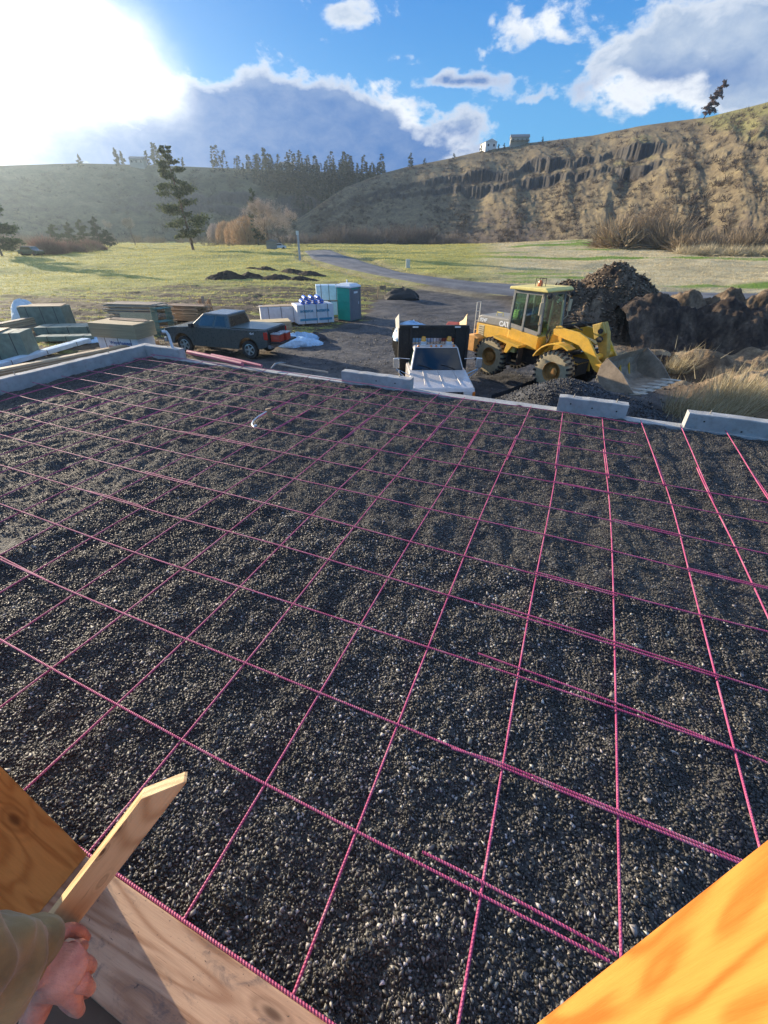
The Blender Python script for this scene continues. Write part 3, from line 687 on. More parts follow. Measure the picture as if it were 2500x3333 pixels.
AL = {
 -1: [(0, 2083), (172, 2179), (369, 2294), (599, 2415), (853, 2553), (1171, 2713), (1552, 2911), (1979, 3133)],
 0: [(0, 1823), (103, 1873), (239, 1930), (406, 2003), (599, 2083), (802, 2164), (1030, 2254), (1304, 2364), (1624, 2497), (1800, 2573), (2408, 2817)],
 1: [(0, 1643), (65, 1668), (176, 1708), (306, 1753), (431, 1801), (599, 1855), (770, 1912), (957, 1972), (1162, 2035), (1399, 2111), (1674, 2203), (1800, 2243), (2015, 2317), (2376, 2437), (2403, 2450)],
 2: [(0, 1515), (130, 1556), (236, 1590), (339, 1618), (461, 1656), (589, 1692), (749, 1735), (903, 1779), (1074, 1825), (1257, 1882), (1467, 1944), (1711, 2016), (2010, 2112), (2319, 2202), (2336, 2210)],
 3: [(0, 1417), (100, 1444), (190, 1469), (282, 1493), (374, 1518), (475, 1545), (597, 1575), (719, 1604), (900, 1651), (1003, 1680), (1158, 1719), (1327, 1763), (1517, 1816), (1737, 1872), (2007, 1945), (2275, 2013), (2463, 2057), (2520, 2072)],
 4: [(0, 1341), (71, 1360), (144, 1379), (228, 1398), (315, 1420), (404, 1439), (494, 1461), (591, 1480), (708, 1506), (825, 1534), (1027, 1578), (1232, 1623), (1396, 1659), (1562, 1698), (1767, 1742), (2000, 1799), (2236, 1859), (2465, 1913), (2540, 1930)],
 5: [(5, 1274), (122, 1309), (277, 1339), (353, 1358), (423, 1374), (507, 1393), (591, 1412), (692, 1428), (808, 1453), (900, 1472), (1162, 1528), (1290, 1552), (1439, 1585), (1595, 1618), (1786, 1656), (1995, 1699), (2206, 1748), (2404, 1791), (2530, 1818)],
 6: [(106, 1246), (228, 1276), (301, 1293), (358, 1306), (439, 1322), (521, 1339), (602, 1352), (683, 1366), (776, 1385), (879, 1403), (1208, 1463), (1339, 1488), (1482, 1515), (1623, 1541), (1797, 1574), (1988, 1609), (2188, 1650), (2351, 1680), (2530, 1718)],
 7: [(201, 1226), (401, 1263), (469, 1276), (537, 1290), (602, 1300), (673, 1313), (754, 1328), (850, 1341), (953, 1358), (1051, 1377), (1154, 1393), (1263, 1414), (1388, 1436), (1510, 1460), (1648, 1485), (1805, 1517), (1982, 1550), (2164, 1585), (2311, 1610), (2530, 1650)],
 8: [(282, 1207), (400, 1227), (465, 1238), (609, 1262), (677, 1273), (753, 1287), (834, 1298), (910, 1309), (1013, 1324), (1111, 1339), (1203, 1357), (1420, 1390), (1539, 1410), (1675, 1433), (1816, 1452), (1971, 1479), (2083, 1493)],
 9: [(363, 1188), (465, 1204), (601, 1222), (747, 1244), (896, 1267), (1067, 1294), (1246, 1323), (1350, 1341), (1455, 1357), (1564, 1374), (1694, 1391), (1830, 1410), (1966, 1433), (2091, 1453)],
 10: [(435, 1168), (660, 1200), (818, 1226), (975, 1249), (1111, 1268), (1287, 1295), (1388, 1310), (1491, 1326), (1588, 1340), (1713, 1357), (1832, 1375), (1966, 1394), (2070, 1412)],
 11: [(503, 1157), (612, 1173), (867, 1203), (1002, 1224), (1143, 1245), (1314, 1271), (1425, 1288), (1507, 1300), (1607, 1315), (1727, 1330), (1832, 1345), (1963, 1363), (2077, 1382)]}
GA = 'pink rebar lying left to right across the slab'
def ext(pts, first=None, last=None):
    P = [np.array(pw(*p)) for p in pts]
    gi = [ginv(p[0], p[1]) for p in P]
    if first is not None:
        i0, j0 = gi[0]; i1, j1 = gi[3]; s_ = (j1 - j0) / (i1 - i0); P = [np.array(G(first, j0 + s_ * (first - i0))[:2])] + P if first < i0 - .2 else P
    if last is not None:
        i0, j0 = gi[-1]; i1, j1 = gi[-4]; s_ = (j1 - j0) / (i1 - i0)
        if last > i0 + .2: P = P + [np.array(G(last, j0 + s_ * (last - i0))[:2])]
    return P
for j, pts in AL.items():
    last = None if j <= 2 or j >= 8 else 13.5
    P = ext(pts, -13.6, last)
    n_ = ORD[11 - j]
    gx = [float(ginv(p[0], p[1])[0]) for p in P]
    split = {3: 2.9, 4: 5.0, 5: 3.9, 6: 3.0, 7: 2.6}.get(j)
    if split:
        A_ = [p for p, g_ in zip(P, gx) if g_ < split + 1.9]; B_ = [p for p, g_ in zip(P, gx) if g_ > split - .4]
        rebar(A_, f'pink rebar running left to right, left piece of the {n_} line from the far edge', GA, z=.0165)
        rebar(B_, f'pink rebar running left to right, right piece of the {n_} line from the far edge', GA, z=.0165, offs=.028)
    else:
        rebar(P, f'pink rebar running left to right, {n_} line from the far edge', GA, z=.0165)
for pts, lab in (([(1374, 2777), (1560, 2870), (2003, 3112)], 'short pink rebar starting mid slab beside the nearest crossing line'),
                 ([(1469, 2441), (1630, 2488), (1800, 2560), (2420, 2809)], 'pink rebar doubled beside the second nearest crossing line'),
                 ([(1555, 2132), (1743, 2200), (2015, 2298), (2376, 2429), (2500, 2480), (2700, 2570)], 'pink rebar doubled beside the third nearest crossing line'),
                 ([(1597, 1971), (1711, 2003), (2015, 2100), (2321, 2197), (2500, 2252), (2700, 2315)], 'pink rebar doubled beside the fourth nearest crossing line')):
    rebar([pw(*p) for p in pts], lab, GA, z=.0165)
for pts, lab in (([(255, 1596), (339, 1613), (461, 1650)], 'short pink rebar lapped on the left of the fourth nearest crossing line'),
                 ([(0, 1815), (103, 1867), (150, 1890)], 'pink rebar lapped at left frame edge of the second nearest line'),
                 ([(475, 1539), (597, 1569), (640, 1580)], 'short pink rebar lapped on the fifth nearest crossing line'),
                 ([(585, 1406), (692, 1424), (815, 1449)], 'short pink rebar lapped near the timber stub on the slab')):
    rebar([pw(*p) for p in pts], lab, GA, z=.0165)
rebar([G(-1.5, -2.02), G(0, -2.02), G(2, -2.025), G(6.5, -2.03)], 'thick pink rebar tight along the near plank edge', GA, z=.0, r=.0080)
# bars running away
TOP = [(503, 1157), (587, 1171), (660, 1179), (720, 1184), (799, 1192), (867, 1203), (937, 1215), (1005, 1225), (1075, 1235), (1146, 1252), (1241, 1264), (1314, 1272), (1431, 1280), (1513, 1293), (1613, 1308), (1729, 1322), (1832, 1344), (1961, 1360), (2086, 1368), (2216, 1384), (2362, 1400)]
BL = {-13: [(0, 1306)], -12: [(0, 1344)], -11: [(0, 1385)], -10: [(0, 1428)], -9: [(0, 1480)], -8: [(0, 1542)], -7: [(130, 1556), (0, 1615)],
 -6: [(65, 1668), (0, 1703)], -5: [(339, 1619), (176, 1708), (0, 1805)], -4: [(461, 1654), (306, 1753), (103, 1873), (0, 1934)], -3: [(588, 1692), (431, 1801), (239, 1930), (3, 2084)],
 -2: [(748, 1735), (599, 1855), (406, 2003), (172, 2179), (0, 2305)], -1: [(1003, 1680), (903, 1779), (770, 1912), (599, 2083), (369, 2294), (144, 2500)],
 0: [(1232, 1623), (1158, 1719), (1074, 1825), (957, 1972), (804, 2165), (599, 2415), (480, 2560)],
 1: [(1396, 1659), (1327, 1763), (1257, 1882), (1162, 2035), (1031, 2256), (853, 2553), (588, 2986)],
 2: [(1562, 1698), (1517, 1816), (1467, 1944), (1399, 2112), (1304, 2365), (1171, 2713), (966, 3254)],
 3: [(1809, 1517), (1784, 1655), (1767, 1742), (1737, 1872), (1711, 2011), (1675, 2201), (1624, 2500), (1552, 2911), (1474, 3333)],
 4: [(1970, 1476), (1982, 1550), (1988, 1609), (1995, 1699), (2000, 1799), (2007, 1945), (2011, 2108), (2018, 2380), (2024, 2640), (2032, 3070)],
 5: [(2164, 1585), (2187, 1650), (2206, 1748), (2236, 1859), (2275, 2011), (2319, 2195), (2380, 2440), (2458, 2775)],
 6: [(2311, 1610), (2351, 1680), (2404, 1791), (2465, 1913), (2520, 2030)], 7: [(2452, 1550), (2500, 1622), (2560, 1710)]}
GB = 'pink rebar running away from the camera'
for k, i in enumerate(range(-13, 8)):
    pts = [TOP[k]] + BL[i]; P = [np.array(pw(*p)) for p in pts]
    gi = [ginv(p[0], p[1]) for p in P]; j1 = gi[-1][1]
    if j1 > -1.9:
        s_ = (gi[-1][0] - gi[0][0]) / (gi[-1][1] - gi[0][1]); P.append(np.array(G(gi[-1][0] + s_ * (-2.0 - j1), -2.0)[:2]))
    gj = [float(ginv(p[0], p[1])[1]) for p in P]
    lap = {3: 8.0, 4: 8.0, 5: 8.1, 6: 7.8, 7: 8.0, 2: 8.0, 1: 8.0, 0: 8.3, -1: 8.6, -2: 7.6, -3: 8.2, -4: 7.4, -5: 7.9, -6: 6.2, -7: 7.0}.get(i, 6.5 - .2 * (i % 3))
    Q = [np.array(q_) for q_ in P]
    def cut(jv):
        for a in range(len(Q) - 1):
            if gj[a] >= jv >= gj[a + 1]:
                q = (gj[a] - jv) / (gj[a] - gj[a + 1] + 1e-9); return Q[a] * (1 - q) + Q[a + 1] * q
    up = [q_ for q_, g_ in zip(Q, gj) if g_ > lap - 1.2 + .05] + [cut(lap - 1.2)]
    dn = [cut(lap + .35)] + [q_ for q_, g_ in zip(Q, gj) if g_ < lap + .30]
    n_ = ORD[k]
    rebar(up, f'pink rebar running away, far piece of the {n_} line counted from the left wall', GB, z=0.0)
    rebar(dn, f'pink rebar running away, near piece of the {n_} line counted from the left wall', GB, z=0.0, offs=(.022 if i % 2 else -.022) * .9)
# thin tie wires left on some crossings are part of the mat's clutter: one short twist each would be under a pixel
# ================================================================== near timber opening
W_OR = wood('orange stained fir', (.72, .31, .075), (.40, .12, .018), rings=8, rough=.5, knots=True, gs=1.6)
W_RT = wood('yellow orange fir', (.66, .285, .055), (.46, .13, .014), rings=9, rough=.6, knots=True, contrast=1.4, gs=2.4, kscale=1.6)
W_PL = wood('weathered pinkish plank', (.56, .36, .22), (.30, .15, .075), rings=8, rough=.7, stain=.8, contrast=1.3)
W_ST = wood('pale pine stake', (.76, .54, .28), (.46, .26, .11), rings=14, rough=.65, kscale=7.5, contrast=1.2)
def timber(name, i0, i1, j0, j1, z0, z1, m, label, cat, grain, bev=.004):
    """axis aligned with the slab; local X is the grain"""
    c = Vector(G((i0 + i1) / 2, (j0 + j1) / 2, (z0 + z1) / 2)); di, dj, dz_ = abs(i1 - i0) * .61, abs(j1 - j0) * .61, z1 - z0
    I_ = Vector((GI[0], GI[1], 0)).normalized(); J_ = Vector((GJ[0], GJ[1], 0)).normalized(); Z_ = Vector((0, 0, 1))
    if grain == 'i': ax = (I_, J_, Z_); dm = (di, dj, dz_)
    else: ax = (Z_, J_, -I_); dm = (dz_, dj, di)
    mb = MB(); mb.box(-dm[0] / 2, dm[0] / 2, -dm[1] / 2, dm[1] / 2, -dm[2] / 2, dm[2] / 2)
    o = mb.build(name, m, bev=bev); M_ = Matrix.Identity(4)
    for k in range(3):
        for r in range(3): M_[r][k] = ax[k][r]
        M_[k][3] = c[k]
    o.matrix_world = M_; return tag(o, label, cat)
timber('sill_plank', -1.5, 6.5, -2.535, -2.055, .155, .20, W_PL, 'weathered pinkish sill plank with knots along the near slab edge', 'plank', 'i', .006)
timber('door_post', -.10, .17, -2.90, -2.045, .203, 3.6, W_OR, 'orange timber post in shade at the lower left', 'timber post', 'z')
timber('door_post', 2.950, 3.25, -2.75, -2.05, .203, 3.6, W_RT, 'bright sunlit orange timber post filling the lower right corner', 'timber post', 'z')
fl = MB(); wallbox(fl, -6, 12, -9, -2.06, -.5, .15); tag(fl.build('subfloor', mat('dark subfloor', (.10, .07, .045), .8, scale=6)), kind='structure')
# stake held in the hand
P0 = Vector(pd(62, 3190, 1.14)); P1 = Vector(pd(566, 2533, 1.14)); ax = (P1 - P0).normalized()
tocam = (Vector(CAM) - (P0 + P1) / 2).normalized(); nrm = (tocam - ax * tocam.dot(ax)).normalized()
side = ax.cross(nrm)            # which way the narrow face looks
if (Vector(pd(500, 2500, 1.14)) - Vector(pd(560, 2560, 1.14))).dot(side) < 0: side = -side
Rt = Matrix.Rotation(R_(24) * (1 if ax.dot(side.cross(nrm)) > 0 else -1), 3, ax); nrm = Rt @ nrm; side = Rt @ side
L = (P1 - P0).length; hw, th = .0385, .036
mb = MB(); out_ = [(-.03, -hw), (L, -hw), (L - .003, -hw + .008), (L - .085, hw), (-.03, hw)]
mb.prism(out_, -th, 0, axis='z')
o = mb.build('wooden_stake', W_ST, bev=.0015); M_ = Matrix.Identity(4)
yax = side; zax = ax.cross(yax)
if zax.dot(nrm) < 0: zax = -zax; M_flip = True
for r in range(3): M_[r][0] = ax[r]; M_[r][1] = yax[r]; M_[r][2] = zax[r]; M_[r][3] = P0[r]
o.matrix_world = M_
if M_.to_3x3().determinant() < 0: o.data.flip_normals()
tag(o, 'pale pine stake with a slanted cut tip held in the hand', 'stake')
# person: forearm and fist, olive sleeve
def skin_body(name, verts, edges, m, parent=None, sub=2):
    me = bpy.data.meshes.new(name); me.from_pydata([tuple(v[0]) for v in verts], edges, []); o = bpy.data.objects.new(name, me); COL.objects.link(o)
    sk = o.modifiers.new('skin', 'SKIN'); sk.use_smooth_shade = True
    for k, v in enumerate(verts):
        r = v[1]; me.skin_vertices[0].data[k].radius = r if isinstance(r, tuple) else (r, r)
    me.skin_vertices[0].data[0].use_root = True
    s_ = o.modifiers.new('sub', 'SUBSURF'); s_.levels = sub; s_.render_levels = sub
    me.materials.append(m)
    if parent: o.parent = parent
    return o
SKIN = bpy.data.materials.new('skin'); SKIN.use_nodes = True; t = SKIN.node_tree; b = t.nodes['Principled BSDF']
tc = t.nodes.new('ShaderNodeTexCoord'); v = S(t, tc.outputs['Object']); n_ = noise(t, v, 14, 5, .6); n2_ = noise(t, v, 130, 4, .7)
c = cmix(t, n_.lin(.35, .65), (.50, .20, .14), (.72, .36, .25)); c = cmix(t, n2_.sstep(.6, .75) * .35, c, (.42, .13, .10))
t.links.new(c.k, b.inputs['Base Color']); b.inputs['Roughness'].default_value = .42; b.inputs['Subsurface Weight'].default_value = .12; b.inputs['Subsurface Radius'].default_value = (.02, .008, .004); b.inputs['Subsurface Scale'].default_value = .4
bu = t.nodes.new('ShaderNodeBump'); bu.inputs['Strength'].default_value = .9; bu.inputs['Distance'].default_value = .003; t.links.new((n2_ + noise(t, vscale(t, v, (1, 3, 1)), 60, 3) * .8).k, bu.inputs['Height']); t.links.new(bu.outputs[0], b.inputs['Normal'])
def C3(u, v, d): return tuple(pd(u, v, d))
HV = [(C3(-20, 3140, .98), .030), (C3(60, 3130, 1.0), (.029, .027)), (C3(130, 3125, 1.02), (.036, .030)), (C3(200, 3155, 1.035), (.050, .036)),
      # knuckles 4..7
      (C3(248, 3076, 1.045), .0185), (C3(276, 3134, 1.045), .0195), (C3(275, 3203, 1.04), .0190), (C3(246, 3266, 1.035), .0175)]
HE = [(0, 1), (1, 2), (2, 3), (3, 4), (3, 5), (3, 6), (3, 7)]
fing = {4: [(272, 3085, 1.095, .0140), (225, 3105, 1.155, .0115), (180, 3118, 1.165, .0100), (150, 3124, 1.15, .0085)],
        5: [(300, 3150, 1.095, .0145), (252, 3172, 1.155, .0120), (200, 3190, 1.165, .0105), (168, 3196, 1.145, .0088)],
        6: [(296, 3222, 1.085, .0140), (262, 3240, 1.14, .0125), (215, 3240, 1.155, .0105), (185, 3230, 1.14, .0085)],
        7: [(262, 3295, 1.07, .0125), (235, 3290, 1.115, .0112), (205, 3270, 1.125, .0095), (190, 3250, 1.12, .0080)]}
for k, ch in fing.items():
    p = k
    for (u, v_, d, r) in ch: HV.append((C3(u, v_, d), r)); HE.append((p, len(HV) - 1)); p = len(HV) - 1
HV.append((C3(135, 3215, 1.035), .040)); HE.append((3, len(HV) - 1)); HV.append((C3(120, 3290, 1.04), .036)); HE.append((len(HV) - 2, len(HV) - 1)); HV.append((C3(95, 3345, 1.04), .030)); HE.append((len(HV) - 2, len(HV) - 1))
p = 2
for (u, v_, d, r) in [(175, 3055, 1.055, .0215), (222, 3022, 1.085, .0175), (262, 3034, 1.12, .0145), (286, 3058, 1.15, .0110)]:
    HV.append((C3(u, v_, d), r)); HE.append((p, len(HV) - 1)); p = len(HV) - 1
person = skin_body('person', HV, HE, SKIN)
tag(person, 'hand of a person in an olive sleeve gripping the wooden stake', 'person')
fabric = bpy.data.materials.new('olive canvas'); fabric.use_nodes = True; t = fabric.node_tree; b = t.nodes['Principled BSDF']; b.inputs['Roughness'].default_value = .9
b.inputs['Sheen Weight'].default_value = .3
tc = t.nodes.new('ShaderNodeTexCoord'); v = S(t, tc.outputs['Object']); n_ = noise(t, v, 9, 5, .6); n2_ = noise(t, v, 500, 2, .5)
t.links.new(cmix(t, n_.lin(.3, .7), (.14, .11, .045), (.31, .24, .10)).k, b.inputs['Base Color'])
bu = t.nodes.new('ShaderNodeBump'); bu.inputs['Strength'].default_value = .5; bu.inputs['Distance'].default_value = .004; t.links.new((n_ * 2 + n2_ * .3).k, bu.inputs['Height']); t.links.new(bu.outputs[0], b.inputs['Normal'])
A0 = Vector(C3(-620, 3120, .62)); A1 = Vector(C3(60, 3150, .99)); axs = (A1 - A0); Ls = axs.length; axs.normalize(); u1 = axs.orthogonal().normalized(); u2 = axs.cross(u1)
NS, NA = 70, 64; vs = []
for k in range(NS + 1):
    q = k / NS; cpt = A0 + axs * Ls * q + Vector((0, 0, -.015)) * math.sin(q * 3)
    rad = .082 + (.0045 if .925 < q < .985 else 0) + .010 * math.sin(q * 3.0) - (.012 if q > .975 else 0) * ((q - .975) / .025)
    for a in range(NA):
        an = 2 * math.pi * a / NA
        wr = .016 * math.sin(q * 26 + 2.2 * math.sin(an) + 1.3 * math.sin(2 * an + 1)) * (.4 + .6 * vnoise(np.array(an * 1.3), np.array(q * 7), 5)) + .010 * math.sin(an * 3 + q * 5) + .012 * float(fbm(np.array(an * 1.2), np.array(q * 12), 3, 8))
        vs.append(tuple(cpt + (u1 * math.cos(an) + u2 * math.sin(an)) * (rad + wr)))
for q_, rr_ in ((1.0, .066), (.97, .062)):
    cpt = A0 + axs * Ls * q_
    for a in range(NA): an = 2 * math.pi * a / NA; vs.append(tuple(cpt + (u1 * math.cos(an) + u2 * math.sin(an)) * rr_))
mb = MB(); NR = NS + 3
mb.add(vs, [(k * NA + a, k * NA + (a + 1) % NA, (k + 1) * NA + (a + 1) % NA, (k + 1) * NA + a) for k in range(NR - 1) for a in range(NA)])
o = mb.build('sleeve', fabric, person, smooth=True)
for p_ in o.data.polygons: p_.use_smooth = True

# ------------------------------------------------------------------ lettering
def text(s_, size, loc, rot, m, parent, depth=.003, name='lettering', shear=0.0, bold=0.0, align='LEFT'):
    cu = bpy.data.curves.new(name, 'FONT'); cu.body = s_; cu.size = size; cu.extrude = depth; cu.offset = bold; cu.shear = shear; cu.align_x = align; cu.resolution_u = 3
    tmp = bpy.data.objects.new('tmp', cu); COL.objects.link(tmp); dg = bpy.context.evaluated_depsgraph_get()
    me = bpy.data.meshes.new_from_object(tmp.evaluated_get(dg)); bpy.data.objects.remove(tmp); me.materials.clear(); me.materials.append(m)
    o = bpy.data.objects.new(name, me); COL.objects.link(o); o.location = loc; o.rotation_euler = rot
    if parent: o.parent = parent
    return o
FACE_R = (R_(90), 0, 0)                 # readable from -y
# ================================================================== vehicles
RUB = mat('tyre rubber', (.028, .027, .026), .85, var=.3, scale=9, bump=.4, bscale=60, dirt=.5)
RUBD = mat('dusty tyre rubber', (.42, .35, .22), .9, var=.22, scale=7, bump=.4, bscale=50)
CHR = mat('chrome', (.7, .7, .7), .18, 1.0, var=.05)
BLK = mat('black plastic', (.018, .018, .02), .5, var=.2)
STEEL = mat('bare steel', (.35, .34, .33), .35, .9, var=.2, dirt=.3)
def glassmat(name, tint, gloss=.25, rough=.05):
    if name in MATS: return MATS[name]
    ma = bpy.data.materials.new(name); ma.use_nodes = True; MATS[name] = ma; t = ma.node_tree; t.nodes.remove(t.nodes['Principled BSDF'])
    tr = t.nodes.new('ShaderNodeBsdfTransparent'); tr.inputs[0].default_value = (*tint, 1)
    gl = t.nodes.new('ShaderNodeBsdfGlossy'); gl.inputs[1].default_value = rough; gl.inputs[0].default_value = (.9, .95, 1, 1)
    fr = t.nodes.new('ShaderNodeFresnel'); fr.inputs[0].default_value = 1.5; mx = t.nodes.new('ShaderNodeMixShader')
    f = S(t, fr.outputs[0]) * .9 + gloss * .3; t.links.new(f.k, mx.inputs[0]); t.links.new(tr.outputs[0], mx.inputs[1]); t.links.new(gl.outputs[0], mx.inputs[2])
    t.links.new(mx.outputs[0], t.nodes['Material Output'].inputs[0]); return ma
GL_D = glassmat('tinted glass', (.10, .16, .16), .12)
GL_G = glassmat('green cab glass', (.38, .62, .54), .45)
def wheel(parent, x, y, r, wd, tyre, rim_m, side=-1, lug=0, rimr=.6, hub=None, spokes=5, name='wheel'):
    """side -1: outer face towards -y"""
    w_ = empty(name, (x, y, r)); w_.parent = parent
    mb = MB(); h = wd / 2; rr = r * rimr
    mb.lathe([(rr, -h * .85), (r * .82, -h), (r * .95, -h * .9), (r, -h * .55), (r, h * .55), (r * .95, h * .9), (r * .82, h), (rr, h * .85)], 40)
    mb.build('tyre', tyre, w_, smooth=True)
    if lug:
        q = MB()
        for k in range(lug):
            for sgn in (-1, 1):
                a = 2 * math.pi * (k + (.25 if sgn > 0 else -.25)) / lug; q.T = Matrix.Rotation(a, 4, 'Y')
                q.prism([(r * .90, h * 1.02 * sgn), (r * .90, h * .1 * sgn), (r * 1.03, h * .05 * sgn), (r * 1.04, h * .98 * sgn)], -r * .055, r * .055, axis='z') if False else q.box(r * .86, r * 1.035, min(h * 1.03 * sgn, h * .04 * sgn), max(h * 1.03 * sgn, h * .04 * sgn), -r * .050, r * .050, rot=(0, 0, 0))
        q.T = Matrix.Identity(4); o = q.build('tread', RUB if tyre is RUBD else tyre, w_)
    mb = MB(); s_ = side
    if spokes:
        mb.lathe([(rr * 1.02, s_ * h * .85), (rr * .92, s_ * h * .9), (rr * .86, s_ * h * .45), (rr * .84, s_ * h * .2)], 32)
        for k in range(spokes):
            mb.T = Matrix.Rotation(2 * math.pi * k / spokes, 4, 'Y'); y0, y1 = sorted((s_ * h * .55, s_ * h * .82))
            mb.prism([(rr * .10, -rr * .16), (rr * .9, -rr * .13), (rr * .9, rr * .13), (rr * .10, rr * .16)], y0, y1)
        mb.T = Matrix.Identity(4); mb.lathe([(0.001, s_ * h * .92), (rr * .26, s_ * h * .9), (rr * .28, s_ * h * .5)], 16)
        mb.build('rim', rim_m, w_, smooth=False)
        q = MB(); q.lathe([(0.001, s_ * h * .22), (rr * .9, s_ * h * .22)], 24); q.build('brake_disc', BLK, w_)
    else:
        mb.lathe([(rr * 1.03, s_ * h * .80), (rr * .98, s_ * h * .9), (rr * .93, s_ * h * .80), (rr * .86, s_ * h * .25), (rr * .55, s_ * h * .15), (rr * .50, s_ * h * .5), (rr * .30, s_ * h * .55), (0.001, s_ * h * .55)], 32)
        mb.build('rim', rim_m, w_, smooth=True)
    return w_
def gh(mb, zb, zt, b, tp, mi=0):
    """greenhouse frustum: b/tp = (x0,x1,halfwidth)"""
    vs = [(b[0], -b[2], zb), (b[1], -b[2], zb), (b[1], b[2], zb), (b[0], b[2], zb), (tp[0], -tp[2], zt), (tp[1], -tp[2], zt), (tp[1], tp[2], zt), (tp[0], tp[2], zt)]
    return mb.add(vs, [(0, 3, 2, 1), (4, 5, 6, 7), (0, 1, 5, 4), (1, 2, 6, 5), (2, 3, 7, 6), (3, 0, 4, 7)], mi)
def face_pt(c00, c10, c01, c11, u, v, off):
    c00, c10, c01, c11 = map(Vector, (c00, c10, c01, c11)); p = c00 * (1 - u) * (1 - v) + c10 * u * (1 - v) + c01 * (1 - u) * v + c11 * u * v
    n = (c10 - c00).cross(c01 - c00).normalized(); return tuple(p + n * off)
def pane(mb, corners, uv, off=.006, mi=0):
    return mb.add([face_pt(*corners, u, v, off) for u, v in uv], [tuple(range(len(uv)))], mi)
# ---------------- pickup
def pickup():
    P_ = mat('dark green grey car paint', (.085, .10, .10), .25, .4, var=.12, coat=.8, dirt=.25)
    a = pz(402 * K, 764 * K, -2.40); b = pz(548 * K, 770 * K, -2.40); hd = math.atan2(a[1] - b[1], a[0] - b[0])
    hd -= .15
    wbm = math.hypot(a[0] - b[0], a[1] - b[1]); s_ = 3.65 / 3.65
    root = empty('pickup_truck', ((a[0] + b[0]) / 2 + .95 * math.sin(hd) * -1 * -1 * 0, (a[1] + b[1]) / 2, -2.42), hd, 'dark crew cab pickup truck with red tool boxes on its open tailgate', 'pickup truck')
    # shift so that the near (left) wheels stand on the measured points
    lf = Vector((-math.sin(hd), math.cos(hd), 0)); root.location = root.location - lf * .82
    FX, RX, WR = 1.83, -1.83, .415
    def arch(cx, r, n=10, rev=False):
        pts = [(cx + r * math.cos(math.pi * k / n), .45 + r * math.sin(math.pi * k / n)) for k in range(n + 1)]
        return pts
    prof = [(2.72, .52), (2.80, .60), (2.82, 1.00), (2.74, 1.17), (2.3, 1.24), (1.25, 1.31), (-1.05, 1.33), (-1.08, 1.31), (-2.86, 1.34), (-2.88, .72), (-2.84, .60)] + [(p[0], p[1]) for p in arch(RX, .52)[::-1]] + [(RX + .56, .42), (FX - .56, .42)] + [(p[0], p[1]) for p in arch(FX, .52)[::-1]]
    mb = MB(); mb.prism(prof, -.985, .985); o = mb.build('body', P_, root, bev=.045, seg=3)
    # cut the bed: cover sits on it
    mb = MB(); mb.box(-2.82, -1.0, -.90, .90, 1.338, 1.375); mb.build('bed_cover', mat('grey bed cover', (.11, .14, .13), .35, var=.1, coat=.3), root, bev=.015)
    mb = MB(); gh(mb, 1.29, 1.90, (-.95, 1.30, .94), (-.82, .50, .77)); mb.build('cab', P_, root, bev=.05, seg=3)
    B0, T0 = (-.95, 1.30, .94), (-.82, .50, .77)
    def side(sg): return ((B0[0], sg * B0[2], 1.29), (B0[1], sg * B0[2], 1.29), (T0[0], sg * T0[2], 1.90), (T0[1], sg * T0[2], 1.90))
    for sg in (-1, 1):
        c = side(sg); of = .008 if sg < 0 else -.008
        for uv in ([(.09, .14), (.39, .14), (.41, .84), (.13, .84)], [(.45, .14), (.80, .14), (.915, .80), (.90, .84), (.47, .84)]):
            m_ = MB(); pane(m_, c, uv, of); m_.build('side_window', GL_D, root, norm=False)
    m_ = MB(); pane(m_, ((B0[1], -B0[2], 1.30), (B0[1], B0[2], 1.30), (T0[1], -T0[2], 1.86), (T0[1], T0[2], 1.86)), [(.05, .08), (.95, .08), (.93, .92), (.07, .92)], .008); m_.build('windshield', GL_D, root, norm=False)
    m_ = MB(); pane(m_, ((B0[0], -B0[2], 1.30), (B0[0], B0[2], 1.30), (T0[0], -T0[2], 1.86), (T0[0], T0[2], 1.86)), [(.06, .14), (.94, .14), (.92, .86), (.08, .86)], -.008); m_.build('rear_window', mat('dark rear glass', (.035, .03, .025), .25, var=.3, scale=3), root, norm=False)
    for x0 in (1.16, .12, -.92):
        for sg in (-1, 1): mb = MB(); mb.box(x0 - .006, x0 + .006, min(sg * .984, sg * .989), max(sg * .984, sg * .989), .55, 1.28); mb.build('door_seam', BLK, root)
    for x0 in (.22, -.80):
        for sg in (1, -1):
            m_ = MB(); m_.box(x0, x0 + .17, min(sg * .985, sg * 1.01), max(sg * .985, sg * 1.01), 1.13, 1.17); m_.build('door_handle', P_, root, bev=.008)
    for sg in (1, -1):
        m_ = MB(); m_.box(1.0, 1.17, min(sg * .98, sg * 1.20), max(sg * .98, sg * 1.20), 1.27, 1.47); m_.build('side_mirror', BLK, root, bev=.03)
        m_ = MB(); m_.box(-2.90, -2.72, min(sg * .90, sg * .995), max(sg * .90, sg * .995), .92, 1.26); m_.build('tail_light', mat('red lens', (.55, .03, .02), .25, var=.1, coat=.5), root, bev=.02)
        m_ = MB(); m_.box(2.70, 2.84, min(sg * .60, sg * .96), max(sg * .60, sg * .96), .86, 1.10); m_.build('headlight', mat('clear lens', (.75, .75, .72), .12, var=.05, coat=1), root, bev=.03)
    m_ = MB(); m_.box(2.74, 2.845, -.56, .56, .72, 1.10); m_.build('grille', BLK, root, bev=.01)
    m_ = MB(); m_.box(2.76, 2.98, -.97, .97, .50, .72); m_.build('front_bumper', CHR, root, bev=.04)
    m_ = MB(); m_.box(-3.02, -2.86, -.95, .95, .52, .68); m_.build('rear_bumper', mat('grey bumper', (.25, .25, .26), .4, .6), root, bev=.02)
